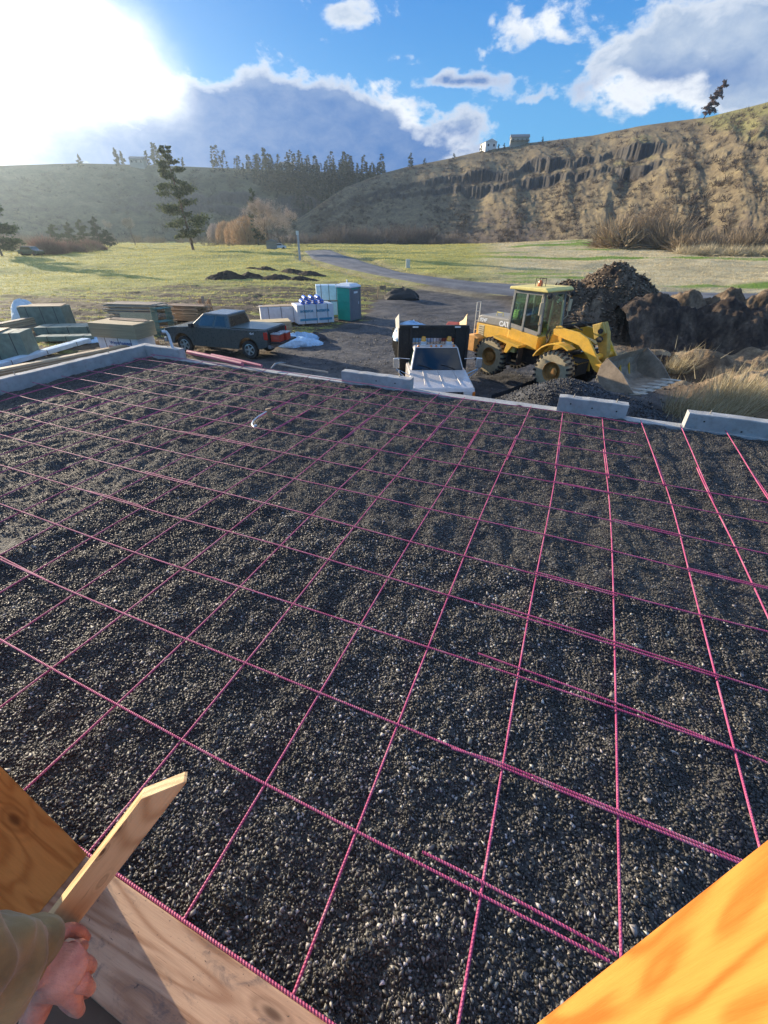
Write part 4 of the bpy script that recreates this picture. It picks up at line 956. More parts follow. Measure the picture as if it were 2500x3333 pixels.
    m_ = MB(); m_.box(-2.895, -2.886, -.76, .76, .74, 1.30); m_.build('bed_opening', BLK, root)
    m_ = MB(); m_.box(-3.50, -2.90, -.78, .78, .74, .81); m_.build('tailgate', mat('black liner', (.03, .03, .032), .6), root, bev=.015)
    ALU = mat('alloy rim', (.62, .62, .60), .3, .85, var=.12, dirt=.2)
    for x0, y0 in ((FX, .82), (RX, .82), (FX, -.82), (RX, -.82)): wheel(root, x0, y0, WR, .27, RUB, ALU, side=(1 if y0 > 0 else -1), rimr=.62)
    # left flank is +y: readable from +y
    text('4x4', .15, (-1.98, .989, 1.12), (R_(90), 0, R_(180)), mat('decal white', (.75, .75, .75), .5), root, shear=.3, bold=.004)
    for k, (dx_, dy_, lab) in enumerate(((-3.15, .46, 'red metal tool box on the open tailgate nearest the camera'), (-3.22, -.08, 'red tool box behind the front one on the tailgate'))):
        c = root.location + Matrix.Rotation(hd, 3, 'Z') @ Vector((dx_, dy_, .812))
        tb = empty('tool_box', c, hd + .05, lab, 'tool box'); RED = mat('red enamel', (.52, .06, .03), .4, var=.15, dirt=.2)
        m_ = MB(); m_.box(-.24, .24, -.22, .22, 0, .30); m_.build('box_body', RED, tb, bev=.015)
        m_ = MB(); m_.box(-.25, .25, -.23, .23, .302, .35); m_.build('lid', mat('grey lid', (.45, .45, .46), .4, .5), tb, bev=.01)
        m_ = MB(); m_.tube([(-.12, 0, .35), (-.12, 0, .40), (.12, 0, .40), (.12, 0, .35)], .012, 6); m_.build('handle', BLK, tb)
        for zz in (.12, .22):
            m_ = MB(); m_.box(-.20, .20, .22, .228, zz, zz + .012); m_.build('drawer_edge', CHR, tb)
    return root
pick = pickup()
# ---------------- light flatbed dump truck, nose to the slab
def dump():
    P_ = mat('silver beige truck paint', (.62, .58, .55), .3, .15, var=.10, coat=.6, dirt=.2)
    BK = mat('black steel body', (.022, .020, .018), .6, var=.35, scale=6, dirt=.35)
    c = pd(1424, 1196, 14.0); z0 = -2.36; hd = R_(-90 + 2.5)
    root = empty('dump_truck', (c[0], c[1], z0), hd, 'silver beige dump truck with black steel bed parked nose to the slab', 'dump truck')
    # local x forward, origin under the cowl
    prof = [(1.52, .55), (1.56, .62), (1.56, .98), (1.50, 1.08), (1.0, 1.14), (0.0, 1.24), (-1.10, 1.24), (-1.14, .55)]
    mb = MB(); mb.prism(prof, -.97, .97); o = mb.build('body', P_, root, bev=.06, seg=3)
    mb = MB()
    for sg in (-1, 1): mb.add([(.02, sg * .50 - .012, 1.244), (.02, sg * .50 + .012, 1.244), (1.30, sg * .56 + .012, 1.125), (1.30, sg * .56 - .012, 1.125), (.02, sg * .50, 1.262), (1.30, sg * .56, 1.14)], [(0, 1, 2, 3), (0, 4, 5, 3), (1, 2, 5, 4), (0, 1, 4), (3, 5, 2)])
    mb.add([(.02, -.008, 1.244), (.02, .008, 1.244), (1.45, .008, 1.100), (1.45, -.008, 1.100), (.02, 0, 1.256), (1.45, 0, 1.112)], [(0, 1, 2, 3), (0, 4, 5, 3), (1, 2, 5, 4), (0, 1, 4), (3, 5, 2)])
    mb.build('hood_creases', P_, root)
    B0, T0, zb, zt = (-1.10, .03, .90), (-.98, -.52, .74), 1.22, 1.86
    mb = MB(); gh(mb, zb, zt, B0, T0); mb.build('cab', P_, root, bev=.05, seg=3)
    m_ = MB(); pane(m_, ((B0[1], -B0[2], zb), (B0[1], B0[2], zb), (T0[1], -T0[2], zt), (T0[1], T0[2], zt)), [(.045, .05), (.955, .05), (.945, .90), (.90, .93), (.10, .93), (.055, .90)], .010)
    ws = m_.build('windshield', GL_D, root, norm=False)
    m_ = MB(); pane(m_, ((B0[1], -B0[2], zb), (B0[1], B0[2], zb), (T0[1], -T0[2], zt), (T0[1], T0[2], zt)), [(.025, .02), (.975, .02), (.965, .96), (.035, .96)], .006)
    m_.build('windshield_seal', BLK, root, norm=False)
    TEAL = mat('teal dash pad', (.10, .22, .19), .6, var=.3)
    m_ = MB(); m_.tube([(-.12, -.66, zb + .115), (-.16, -.38, zb + .155), (-.12, -.10, zb + .115)], .05, 8); m_.build('dashboard', TEAL, root, loc=(.12, 0, 0)) if False else None
    for sg in (-1, 1):
        c4 = ((B0[0], sg * B0[2], zb), (B0[1], sg * B0[2], zb), (T0[0], sg * T0[2], zt), (T0[1], sg * T0[2], zt)); m_ = MB()
        pane(m_, c4, [(.08, .10), (.80, .10), (.93, .86), (.10, .86)], .008 if sg < 0 else -.008); m_.build('side_window', GL_D, root, norm=False)
        # wiper
        m_ = MB(); y0 = -.05 + sg * .38; m_.tube([(.03, y0 + .3, zb + .035), (-.05, y0, zb + .13), (-.09, y0 - .22, zb + .17)], .010, 6); m_.build('wiper', BLK, root)
        # west coast mirror with tube bracket
        m_ = MB(); yb = sg * .97; ym = sg * 1.38
        m_.tube([(.05, yb, 1.10), (-.02, ym, 1.28), (-.05, ym, 1.62), (-.20, sg * .92, 1.55)], .011, 6); m_.tube([(.05, yb, .92), (-.02, ym, 1.25)], .010, 6); br = m_.build('mirror_bracket', CHR, root)
        m_ = MB(); m_.box(-.06, .03, ym - .10, ym + .10, 1.30, 1.62); m_.build('mirror_head', mat('mirror shell', (.6, .6, .58), .25, .6), root, bev=.02)
        m_ = MB(); m_.box(1.50, 1.575, min(sg * .62, sg * .88), max(sg * .62, sg * .88), .76, .96); m_.build('headlight', MATS['clear lens'], root, bev=.015)
        m_ = MB(); m_.box(1.40, 1.57, min(sg * .89, sg * .975), max(sg * .89, sg * .975), .74, .98); m_.build('turn_signal', mat('orange lens', (.75, .22, .03), .3), root, bev=.015)
    m_ = MB(); m_.box(1.50, 1.572, -.60, .60, .76, .98); g_ = m_.build('grille', BLK, root, bev=.01)
    m_ = MB()
    for k in range(5): m_.box(1.57, 1.585, -.50 + k * .25 - .008, -.50 + k * .25 + .008, .77, .97)
    m_.box(1.57, 1.583, -.6, .6, .865, .88); m_.build('grille_bars', mat('grey trim', (.16, .17, .18), .4, .4), root)
    m_ = MB(); m_.box(1.52, 1.70, -.98, .98, .50, .70); m_.build('front_bumper', CHR, root, bev=.04)
    for y0 in (-.60, -.17, 0, .17, .60):
        m_ = MB(); m_.lathe([(.001, .05), (.025, .045), (.04, .01), (.045, -.01)], 10, c=(-.58, y0, 1.865), axis='z'); m_.build('marker_lamp', mat('orange lens', (.75, .22, .03), .3), root, smooth=True)
    m_ = MB()
    for y0 in (-.62, .62):
        m_.box(-1.6, 1.0, y0 - .05, y0 + .05, .50, .66)
    m_.box(-5.2, -1.1, -.45, -.35, .55, .75); m_.box(-5.2, -1.1, .35, .45, .55, .75); m_.build('chassis', BLK, root)
    for x0, y0 in ((.78, .84), (.78, -.84), (-3.55, .90), (-3.55, -.90)): wheel(root, x0, y0, .40, .26, RUB, mat('white steel rim', (.5, .5, .5), .4, .3), side=(1 if y0 > 0 else -1), rimr=.55, spokes=0)
    # bed
    bx0, bx1, hw = -4.9, -1.32, 1.19
    m_ = MB(); m_.box(bx0, bx1, -hw, hw, .92, 1.02); m_.build('bed_floor', BK, root)
    m_ = MB(); hz_ = 2.42
    m_.box(bx1, bx1 + .06, -hw, hw, .95, 1.35); m_.box(bx1, bx1 + .06, -hw, -.74, 1.35, hz_ - .1); m_.box(bx1, bx1 + .06, .74, hw, 1.35, hz_ - .1); m_.box(bx1, bx1 + .06, -.74, .74, hz_ - .42, hz_ - .1)
    m_.build('bulkhead', BK, root, bev=.01)
    m_ = MB()
    m_.box(bx1 - .02, bx1 + .12, -hw - .02, hw + .02, hz_ - .1, hz_)
    for y0 in (-hw, -.80, .80, hw): m_.box(bx1 - .01, bx1 + .11, y0 - .05, y0 + .05, .92, hz_ - .10)
    m_.build('bulkhead_frame', BK, root, bev=.012)
    m_ = MB()                                   # perforated window guard
    for a in range(15): m_.tube([(bx1 + .03, -.74 + a * .105, 1.35), (bx1 + .03, -.74 + a * .105, hz_ - .42)], .009, 4)
    for a in range(5): m_.tube([(bx1 + .03, -.74, 1.37 + a * .105), (bx1 + .03, .74, 1.37 + a * .105)], .009, 4)
    m_.build('mesh_guard', BK, root)
    SB = mat('grey side board', (.42, .41, .38), .6, var=.2, dirt=.4); PLY = mat('raw plywood', (.62, .48, .28), .7, var=.15, scale=9)
    for sg in (-1, 1):
        m_ = MB(); m_.box(bx0, bx1 - .02, min(sg * hw, sg * (hw - .05)), max(sg * hw, sg * (hw - .05)), 1.02, 1.75)
        for k in range(6): x0 = bx0 + .1 + k * .66; m_.box(x0, x0 + .07, min(sg * hw, sg * (hw + .05)), max(sg * hw, sg * (hw + .05)), .95, 1.75)
        m_.build('bed_side', BK, root, bev=.008)
        m_ = MB(); top = 2.75
        if sg < 0:
            m_.add([(bx1 - .1, -hw, 1.75), (bx1 - 1.7, -hw, 1.75), (bx1 - 1.7, -hw - .06, 2.35), (bx1 - .15, -hw - .03, top)], [(0, 1, 2, 3)])
            m_.add([(bx1 - .1, -hw + .03, 1.75), (bx1 - 1.7, -hw + .03, 1.75), (bx1 - 1.7, -hw - .03, 2.35), (bx1 - .15, -hw, top)], [(3, 2, 1, 0)])
            m_.add([(bx1 - .1, -hw, 1.75), (bx1 - .1, -hw + .03, 1.75), (bx1 - .15, -hw, top), (bx1 - .15, -hw - .03, top)], [(0, 1, 2, 3)])
            m_.build('side_board', SB, root)
        else:
            m_.add([(bx1 - .1, hw, 1.75), (bx1 - 2.2, hw, 1.75), (bx1 - 2.2, hw + .05, 2.1), (bx1 - .9, hw + .02, 2.45), (bx1 - .3, hw, top - .02)], [(0, 1, 2, 3, 4)])
            m_.add([(bx1 - .1, hw - .02, 1.75), (bx1 - 2.2, hw - .02, 1.75), (bx1 - 2.2, hw + .03, 2.1), (bx1 - .9, hw, 2.45), (bx1 - .3, hw - .02, top - .02)], [(4, 3, 2, 1, 0)])
            m_.build('side_board', PLY, root)
    for y0 in (-.42 + .05, .52):
        be = empty('beacon', (bx1 + .20, y0, 1.93)); be.parent = root
        m_ = MB(); m_.box(-.07, .09, -.10, .10, -.14, 0); m_.build('beacon_bracket', mat('white enamel', (.7, .7, .68), .4), be, bev=.01)
        m_ = MB(); m_.lathe([(.001, .16), (.06, .155), (.085, .10), (.09, 0)], 14, axis='z'); m_.build('beacon_lens', mat('amber lens', (.85, .38, .03), .2, coat=.8, var=.1), be, smooth=True)
    for y0 in (-.66, .80):
        m_ = MB(); m_.box(bx1 + .11, bx1 + .14, y0 - .10, y0 + .10, hz_ - .075, hz_ - .025); m_.build('work_lamp', MATS['clear lens'], root, bev=.01)
    return root, (bx0, bx1, hw)
dtr, bed = dump()
def on_truck(x, y, z): return dtr.location + Matrix.Rotation(dtr.rotation_euler.z, 3, 'Z') @ Vector((x, y, z))
def lump(name, c, r, m, label, cat, seed=0, amp=.25, rz=0, nu=28, nv=16, flat=True, group=None):
    mb = MB(); rs = np.random.default_rng(seed)
    def fn(a, b_):
        th = a * 2 * math.pi; ph_ = b_ * math.pi / 2 if flat else b_ * math.pi - math.pi / 2
        n = 1 + amp * float(fbm(np.array(math.cos(th) * 1.6 + seed), np.array(math.sin(th) * 1.6 + b_ * 2.5), 4, seed))
        return (r[0] * math.cos(ph_) * math.cos(th) * n, r[1] * math.cos(ph_) * math.sin(th) * n, r[2] * math.sin(ph_) * n)
    mb.grid(fn, nu, nv); o = mb.build(name, m, smooth=True, loc=c, rot=(0, 0, rz)); return tag(o, label, cat, group)
PLASB = mat('crumpled blue plastic', (.42, .62, .80), .35, var=.2, scale=6, bump=1.0, bscale=14)
PLASW = mat('crumpled white plastic', (.70, .76, .78), .4, var=.12, scale=6, bump=1.0, bscale=12)
lump('tarp_bundle', on_truck(-2.3, -.62, 1.75), (.8, .50, .60), PLASB, 'crumpled light blue tarp heaped in the dump truck bed', 'tarp', 3, .25)
lump('sack', on_truck(-2.3, .12, 1.75), (.5, .32, .42), PLASW, 'pale white sack beside the blue tarp in the truck bed', 'sack', 5, .2)
wb = empty('wheelbarrow', on_truck(-1.9, .72, 1.80), 1.2, 'upturned red wheelbarrow tray in the dump truck bed', 'wheelbarrow')
m_ = MB(); m_.loft([[(-.32, -.30, 0), (.36, -.30, 0), (.36, .28, 0), (-.32, .28, 0)], [(-.22, -.22, .52), (.26, -.22, .60), (.26, .20, .60), (-.22, .20, .52)]]); m_.build('tray', mat('rusty red tray', (.42, .07, .035), .5, var=.3, dirt=.4), wb, bev=.03)
for y0 in (-.30, .28): m_ = MB(); m_.tube([(-.32, y0, .02), (-.7, y0 * .9, -.2)], .018, 6); m_.build('handle_bar', BLK, wb)
lump('bag', on_truck(-1.75, .98, 1.78), (.20, .16, .42), mat('pink plastic', (.72, .50, .55), .5, bump=.6), 'small pink plastic bag against the plywood side board', 'bag', 9, .3)
# ---------------- wheel loader
def loader():
    Y_ = mat('loader yellow', (.78, .44, .045), .42, var=.14, scale=2.5, coat=.2, dirt=.28); YB = mat('loader pale yellow roof', (.80, .66, .22), .5, var=.1, dirt=.1)
    GR = mat('loader grey panel', (.30, .28, .24), .5, var=.12, dirt=.3); DK = mat('loader dark frame', (.03, .028, .025), .6, var=.3, dirt=.4)
    RIM = mat('rusty yellow rim', (.40, .20, .05), .6, var=.35, scale=8, dirt=.4); BKT = mat('worn bucket steel', (.33, .26, .19), .55, .2, var=.4, scale=3, dirt=.5); EDGE = mat('worn cutting edge', (.50, .44, .35), .5, .4, var=.25, scale=5, dirt=.3)
    rw = Vector(pd(1600, 1163, 17.2)); fw_ = Vector(pd(1806, 1203, 15.2)); zf = -2.40
    d = Vector((fw_.x - rw.x, fw_.y - rw.y, 0)); wb = d.length; d.normalize(); hd = math.atan2(d.y, d.x); left_ = Vector((-d.y, d.x, 0))
    HB = 1.45; TY = .88; R0 = .71
    mid = (rw + fw_) / 2 + left_ * TY; zg = (rw.z + fw_.z) / 2 - R0
    root = empty('wheel_loader', (mid.x, mid.y, zg), hd, 'yellow wheel loader with enclosed cab and lowered worn bucket', 'wheel loader')
    for x0, nm in ((-HB, 1), (HB, 2)):
        for y0 in (-TY, TY): wheel(root, x0, y0, R0, .46, RUBD if y0 < 0 else RUB, RIM, side=(1 if y0 > 0 else -1), lug=24, rimr=.50, spokes=0)
    # rear frame and axles
    m_ = MB(); m_.box(-2.5, .35, -.42, .42, .62, 1.15); m_.box(-HB - .15, -HB + .15, -.7, .7, .58, .86); m_.build('rear_frame', DK, root, bev=.02)
    m_ = MB(); m_.box(.35, 2.0, -.38, .38, .55, 1.05); m_.box(HB - .15, HB + .15, -.7, .7, .58, .86); m_.build('front_frame', DK, root, bev=.02)
    m_ = MB(); m_.prism([(-2.85, .72), (-2.85, 1.34), (-2.45, 1.40), (-2.2, 1.30), (-2.2, .72)], -.98, .98); m_.build('counterweight', mat('loader faded orange', (.72, .36, .10), .5, var=.15, dirt=.2), root, bev=.04)
    # engine hood
    m_ = MB(); m_.prism([(-2.62, 1.28), (-2.66, 1.80), (-.80, 1.78), (-.80, 1.20), (-2.2, 1.20)], -.66, .66); m_.build('hood', Y_, root, bev=.03)
    m_ = MB(); m_.prism([(-2.66, 1.803), (-2.60, 2.06), (-2.45, 2.12), (-.80, 2.12), (-.80, 1.783)], -.655, .655); m_.build('hood_stripe', GR, root, bev=.05)
    WT = mat('decal pale', (.85, .85, .82), .5)
    text('924F', .19, (-2.52, -.658, 1.875), FACE_R, WT, root, bold=.006, shear=.25); text('CAT', .25, (-1.50, -.658, 1.83), FACE_R, WT, root, bold=.012)
    m_ = MB(); m_.box(-2.52, -2.22, -.668, -.655, 1.35, 1.74); m_.build('side_vent', mat('vent pale', (.6, .5, .3), .6), root, bev=.02)
    m_ = MB()
    for k in range(4): m_.box(-2.48, -2.26, -.675, -.666, 1.42 + k * .08, 1.44 + k * .08)
    m_.build('vent_louvres', DK, root)
    # rear ladder guard, exhaust, air cleaner, handrail
    m_ = MB()
    for y0 in (-.62, -.40): m_.tube([(-2.78, y0, 1.2), (-2.78, y0, 2.55)], .018, 6)
    for z0 in (1.5, 1.85, 2.2, 2.54): m_.tube([(-2.78, -.62, z0), (-2.78, -.40, z0)], .015, 6)
    m_.build('rear_ladder', mat('pale rail', (.6, .58, .5), .5), root)
    m_ = MB(); m_.tube([(-1.35, .25, 2.1), (-1.35, .25, 2.55), (-1.55, .25, 2.62)], .06, 12); m_.build('exhaust', STEEL, root, smooth=True)
    m_ = MB(); m_.lathe([(.001, .30), (.13, .28), (.14, .02), (.10, 0)], 18, c=(-1.10, -.15, 2.12), axis='z'); m_.build('air_cleaner', YB, root, smooth=True)
    m_ = MB(); m_.tube([(-1.95, -.3, 2.12), (-1.95, -.3, 2.24), (-1.65, -.3, 2.24), (-1.65, -.3, 2.12)], .02, 6); m_.build('hood_rail', YB, root)
    # cab
    cx0, cx1, hw, zb, zt = -.98, .42, .70, 1.22, 3.16
    m_ = MB(); m_.prism([(cx0, zb), (cx0, 1.86), (cx1, 1.70), (cx1, zb)], -hw, hw); m_.build('cab_base', Y_, root, bev=.03)
    m_ = MB(); m_.prism([(cx0, 1.862), (cx0, 2.02), (cx1 - .08, 1.86), (cx1 - .08, 1.72)], -hw - .004, -hw + .05); m_.prism([(cx0, 1.862), (cx0, 2.02), (cx1 - .08, 1.86), (cx1 - .08, 1.72)], hw - .05, hw + .004); m_.build('cab_stripe', GR, root)
    m_ = MB(); th = .045
    posts = [(cx0, cx0 + .03), (-.35, -.38), (cx1 - .02, cx1 - .14)]
    for xa, xb in posts:
        for sg in (-1, 1):
            ya, yb = sg * (hw - .02), sg * (hw - .07)
            m_.loft([[(xa - th, ya - th, 1.78), (xa + th, ya - th, 1.78), (xa + th, ya + th, 1.78), (xa - th, ya + th, 1.78)], [(xb - th, yb - th, zt), (xb + th, yb - th, zt), (xb + th, yb + th, zt), (xb - th, yb + th, zt)]])
    m_.box(cx1 - .17, cx1 - .11, -.03, .03, 1.75, zt); m_.box(cx0, cx1 - .1, -hw + .02, -hw + .10, zt - .12, zt); m_.box(cx0, cx1 - .1, hw - .10, hw - .02, zt - .12, zt); m_.box(cx1 - .2, cx1 - .1, -hw, hw, zt - .12, zt)
    m_.build('cab_posts', mat('cab post grey', (.22, .22, .20), .5, dirt=.2), root, bev=.01)
    for sg in (-1, 1):
        c4 = ((cx0, sg * (hw - .01), 1.9), (cx1, sg * (hw - .01), 1.78), (cx0 + .03, sg * (hw - .06), zt - .06), (cx1 - .14, sg * (hw - .06), zt - .06))
        for uv in ([(.06, .03), (.42, .03), (.42, .97), (.06, .97)], [(.48, .05), (.95, .05), (.94, .97), (.48, .97)]):
            m_ = MB(); pane(m_, c4, uv, .006 if sg < 0 else -.006); m_.build('side_window', GL_G, root, norm=False)
    c4 = ((cx1 + .01, -hw + .03, 1.30), (cx1 + .01, hw - .03, 1.30), (cx1 - .12, -hw + .07, zt - .05), (cx1 - .12, hw - .07, zt - .05))
    m_ = MB(); pane(m_, c4, [(.06, .25), (.94, .25), (.94, .97), (.06, .97)], .006); m_.build('front_window', GL_G, root, norm=False)
    c4 = ((cx0 - .01, -hw + .03, 1.95), (cx0 - .01, hw - .03, 1.95), (cx0 + .02, -hw + .07, zt - .05), (cx0 + .02, hw - .07, zt - .05))
    m_ = MB(); pane(m_, c4, [(.06, .05), (.94, .05), (.94, .97), (.06, .97)], -.006); m_.build('rear_window', GL_G, root, norm=False)
    m_ = MB(); m_.prism([(cx0 - .16, zt), (cx0 - .14, zt + .10), (cx1 - .02, zt + .13), (cx1 + .10, zt + .06), (cx1 + .10, zt)], -hw - .10, hw + .10); m_.build('cab_roof', YB, root, bev=.03)
    m_ = MB(); m_.box(-.75, -.30, -.25, .25, 1.5, 1.95); m_.box(-.82, -.70, -.25, .25, 1.9, 2.65); m_.tube([(.10, 0, 1.6), (-.02, 0, 2.15)], .04, 8); m_.build('operator_seat', BLK, root, bev=.03)
    m_ = MB(); m_.lathe([(.19, -.012), (.205, 0), (.19, .012)], 20, c=(0, 0, 0), axis='z'); m_.build('steering_wheel', BLK, root, loc=(-.03, 0, 2.17), rot=(0, R_(-25), 0))
    be = empty('beacon', (-.30, -.15, zt + .115)); be.parent = root
    m_ = MB(); m_.lathe([(.001, .20), (.06, .19), (.085, .12), (.09, 0)], 14, axis='z'); m_.build('beacon_lens', mat('orange beacon', (.90, .22, .03), .2, coat=.8), be, smooth=True)
    m_ = MB(); m_.tube([(-.12, -.12, 0), (-.12, -.12, .26), (.14, -.12, .26), (.14, -.12, 0)], .012, 5); m_.tube([(-.12, .12, 0), (-.12, .12, .26), (.14, .12, .26), (.14, .12, 0)], .012, 5); m_.tube([(.14, -.12, .26), (.14, .12, .26)], .012, 5); m_.build('beacon_guard', DK, be)
    for sg in (-1, 1):
        m_ = MB(); m_.tube([(cx1 - .1, sg * (hw + .02), 2.1), (cx1 + .02, sg * (hw + .16), 2.3), (cx1 - .05, sg * (hw + .16), 2.95), (cx1 - .15, sg * (hw), 3.05)], .018, 6)
        m_.box(cx1 - .02, cx1 + .03, sg * (hw + .19) - .09, sg * (hw + .19) + .09, 2.45, 2.85); m_.build('side_mirror', mat('faded beige', (.55, .45, .28), .6), root, bev=.006)
        m_ = MB(); m_.lathe([(.001, .09), (.08, .085), (.10, 0), (.05, -.05)], 14, c=(cx1 + .12, sg * (hw + .02), zt - .10), axis='x'); m_.build('work_lamp', DK, root, smooth=True)
    # steps and rear fender deck, right side (towards the camera)
    for sg in (-1, 1):
        a, b = (min(sg * .70, sg * 1.16), max(sg * .70, sg * 1.16))
        m_ = MB(); m_.prism([(-1.30, 1.53), (-.05, 1.36), (-.05, 1.27), (-.35, 1.30), (-.55, 1.02), (-.70, 1.02), (-.62, 1.34), (-1.28, 1.46)], a, b); m_.build('fender_step', Y_, root, bev=.012)
        m_ = MB(); m_.box(-.60, -.12, a + .1, b - .06, .62, .66); m_.box(-.62, -.58, a + .1, b - .06, .62, 1.05); m_.box(-.14, -.10, a + .1, b - .06, .62, 1.3); m_.build('step_ladder', DK, root)
        m_ = MB(); m_.box(-.48, -.28, min(sg * .9, sg * 1.05), max(sg * .9, sg * 1.05), 1.06, 1.24); m_.build('step_lamp', YB, root, bev=.01)
        # front fender over the wheel
        pts = [(HB + .92 * math.cos(a_), R0 + .92 * math.sin(a_)) for a_ in np.radians(np.linspace(155, 60, 8))]
        m_ = MB(); secs = [[(p[0], y_, p[1]), (p[0] * 1.0, y_, p[1] + .05)] for p in pts for y_ in (0,)]
        out2 = pts + [(HB + .97 * math.cos(a_), R0 + .97 * math.sin(a_)) for a_ in np.radians(np.linspace(60, 155, 8))]
        m_.prism(out2, min(sg * .62, sg * 1.10), max(sg * .62, sg * 1.10)); m_.build('front_fender', Y_, root, bev=.01)
    # front tower
    m_ = MB(); tw = [(.52, .75), (.46, 1.35), (.78, 1.55), (.92, 2.14), (1.16, 2.16), (1.30, 1.55), (1.9, 1.15), (2.05, .62), (1.2, .55)]
    for y0 in (-.50, .50): m_.prism(tw, y0 - .035, y0 + .035)
    m_.box(.80, 1.25, -.46, .46, 1.40, 1.50); m_.box(1.25, 2.0, -.46, .46, .95, 1.02); m_.build('loader_tower', Y_, root, bev=.015)
    # lift arms
    arm = [(.98, 1.86), (.92, 2.02), (1.02, 2.14), (1.95, 2.06), (2.30, 1.92), (2.52, 1.68), (2.80, 1.34), (2.92, 1.26), (3.18, 1.22), (3.26, 1.06), (3.18, .92), (2.90, .93), (2.74, 1.00), (2.42, 1.36), (2.22, 1.50), (2.02, 1.66), (1.75, 1.72)]
    for sg in (-1, 1): m_ = MB(); m_.prism(arm, sg * .60 - .045, sg * .60 + .045); m_.build('lift_arm', Y_, root, bev=.012)
    m_ = MB(); m_.tube([(2.60, -.6, 1.34), (2.60, .6, 1.34)], .11, 12); m_.build('cross_tube', Y_, root, smooth=True)
    for sg in (-.38, .38): m_ = MB(); m_.tube([(1.30, sg, 1.18), (2.0, sg, 1.42)], .075, 10); m_.build('lift_cylinder', DK, root, smooth=True)
    for sg in (-.38, .38): m_ = MB(); m_.tube([(2.0, sg, 1.42), (2.35, sg, 1.52)], .04, 10); m_.build('cylinder_rod', CHR, root, smooth=True)
    m_ = MB(); m_.prism([(2.10, 2.30), (2.42, 2.42), (2.62, 2.10), (2.78, 1.55), (2.82, 1.05), (2.62, 1.02), (2.52, 1.45), (2.30, 1.85)], -.12, .12); m_.prism([(2.10, 2.30), (2.42, 2.42), (2.62, 2.10), (2.30, 1.85)], -.26, -.14); m_.build('bell_crank', mat('loader olive yellow', (.50, .33, .07), .5, var=.2, dirt=.3), root, bev=.02)
    m_ = MB(); m_.tube([(2.45, -.30, 2.15), (2.45, .30, 2.15)], .085, 12); m_.tube([(2.5, -.33, 1.9), (2.5, -.26, 1.9)], .10, 12); m_.build('pivot_pin', DK, root, smooth=True)
    m_ = MB(); m_.tube([(1.05, 0, 2.05), (1.75, 0, 2.26)], .085, 10); m_.tube([(1.75, 0, 2.26), (2.2, 0, 2.36)], .045, 10); m_.tube([(1.0, -.2, 2.2), (1.5, -.25, 2.34), (1.9, -.2, 2.26)], .022, 6); m_.tube([(1.0, -.3, 2.12), (1.4, -.34, 2.22), (1.9, -.45, 2.12)], .022, 6); m_.build('tilt_cylinder', DK, root, smooth=True)
    m_ = MB(); m_.tube([(2.75, 0, 1.25), (3.25, 0, 1.35)], .07, 8); m_.build('bucket_link', Y_, root)
    m_ = MB(); m_.tube([(.72, -.56, 2.0), (.66, -.60, 1.8), (.74, -.58, 1.6)], .028, 6); m_.tube([(.80, -.56, 1.95), (.80, -.62, 1.7), (.70, -.58, 1.5)], .024, 6); m_.lathe([(.001, -.03), (.05, -.02), (.05, .02)], 10, c=(.72, -.56, 1.58), axis='y'); m_.build('hose_fittings', DK, root, smooth=True)
    # bucket: rolled back shell, half width 1.32
    bk = empty('bucket', (3.46, 0, .97)); bk.parent = root
    BW = 1.30; n = 10; inner = []
    prof = [(.95, -.52), (.45, -.46), (.10, -.36), (-.12, -.14), (-.16, .14), (-.04, .42), (.16, .62)]
    prof = [(p[0], p[1]) for p in prof]; 
    c_, s2 = math.cos(R_(17)), math.sin(R_(17)); rp = lambda p: (p[0] * c_ - p[1] * s2, p[0] * s2 + p[1] * c_)
    prof = [rp(p) for p in prof]; thk = .03
    off = []
    for k, p in enumerate(prof):
        a, b = prof[max(0, k - 1)], prof[min(len(prof) - 1, k + 1)]; dx_, dz_ = b[0] - a[0], b[1] - a[1]; L_ = math.hypot(dx_, dz_); off.append((p[0] - dz_ / L_ * -thk * -1, p[1] + dx_ / L_ * thk * -1))
    m_ = MB(); m_.prism(prof + off[::-1], -BW, BW); m_.build('bucket_shell', BKT, bk, bev=.004)
    for sg in (-1, 1):
        m_ = MB(); cut = [rp(p) for p in [(.95, -.50), (.62, .10), (.18, .60), (-.04, .42), (-.16, .14), (-.12, -.14), (.10, -.36), (.45, -.46)]]; m_.prism(cut, sg * BW - .018, sg * BW + .018); m_.build('bucket_side', BKT, bk)
    m_ = MB(); e0, e1 = rp((.88, -.55)), rp((1.14, -.57)); m_.prism([rp((.86, -.51)), rp((1.14, -.545)), rp((1.14, -.565)), rp((.86, -.56))], -BW - .02, BW + .02); m_.build('cutting_edge', EDGE, bk)
    for k in range(6):
        y0 = -BW + .02 + k * (2 * BW - .24) / 5; m_ = MB(); m_.prism([rp((.70, -.44)), rp((1.02, -.50)), rp((1.30, -.56)), rp((1.02, -.60)), rp((.80, -.56))], y0, y0 + .20); m_.build('bucket_tooth', EDGE, bk, bev=.01)
    m_ = MB()
    for y0 in (-.60, .60, 0): m_.prism([rp((-.10, -.20)), rp((-.12, .30)), rp((-.42, .18)), rp((-.42, -.10))], y0 - .03 + .08, y0 + .03 + .08)
    m_.build('bucket_bracket', Y_, bk)
    return root
loader()
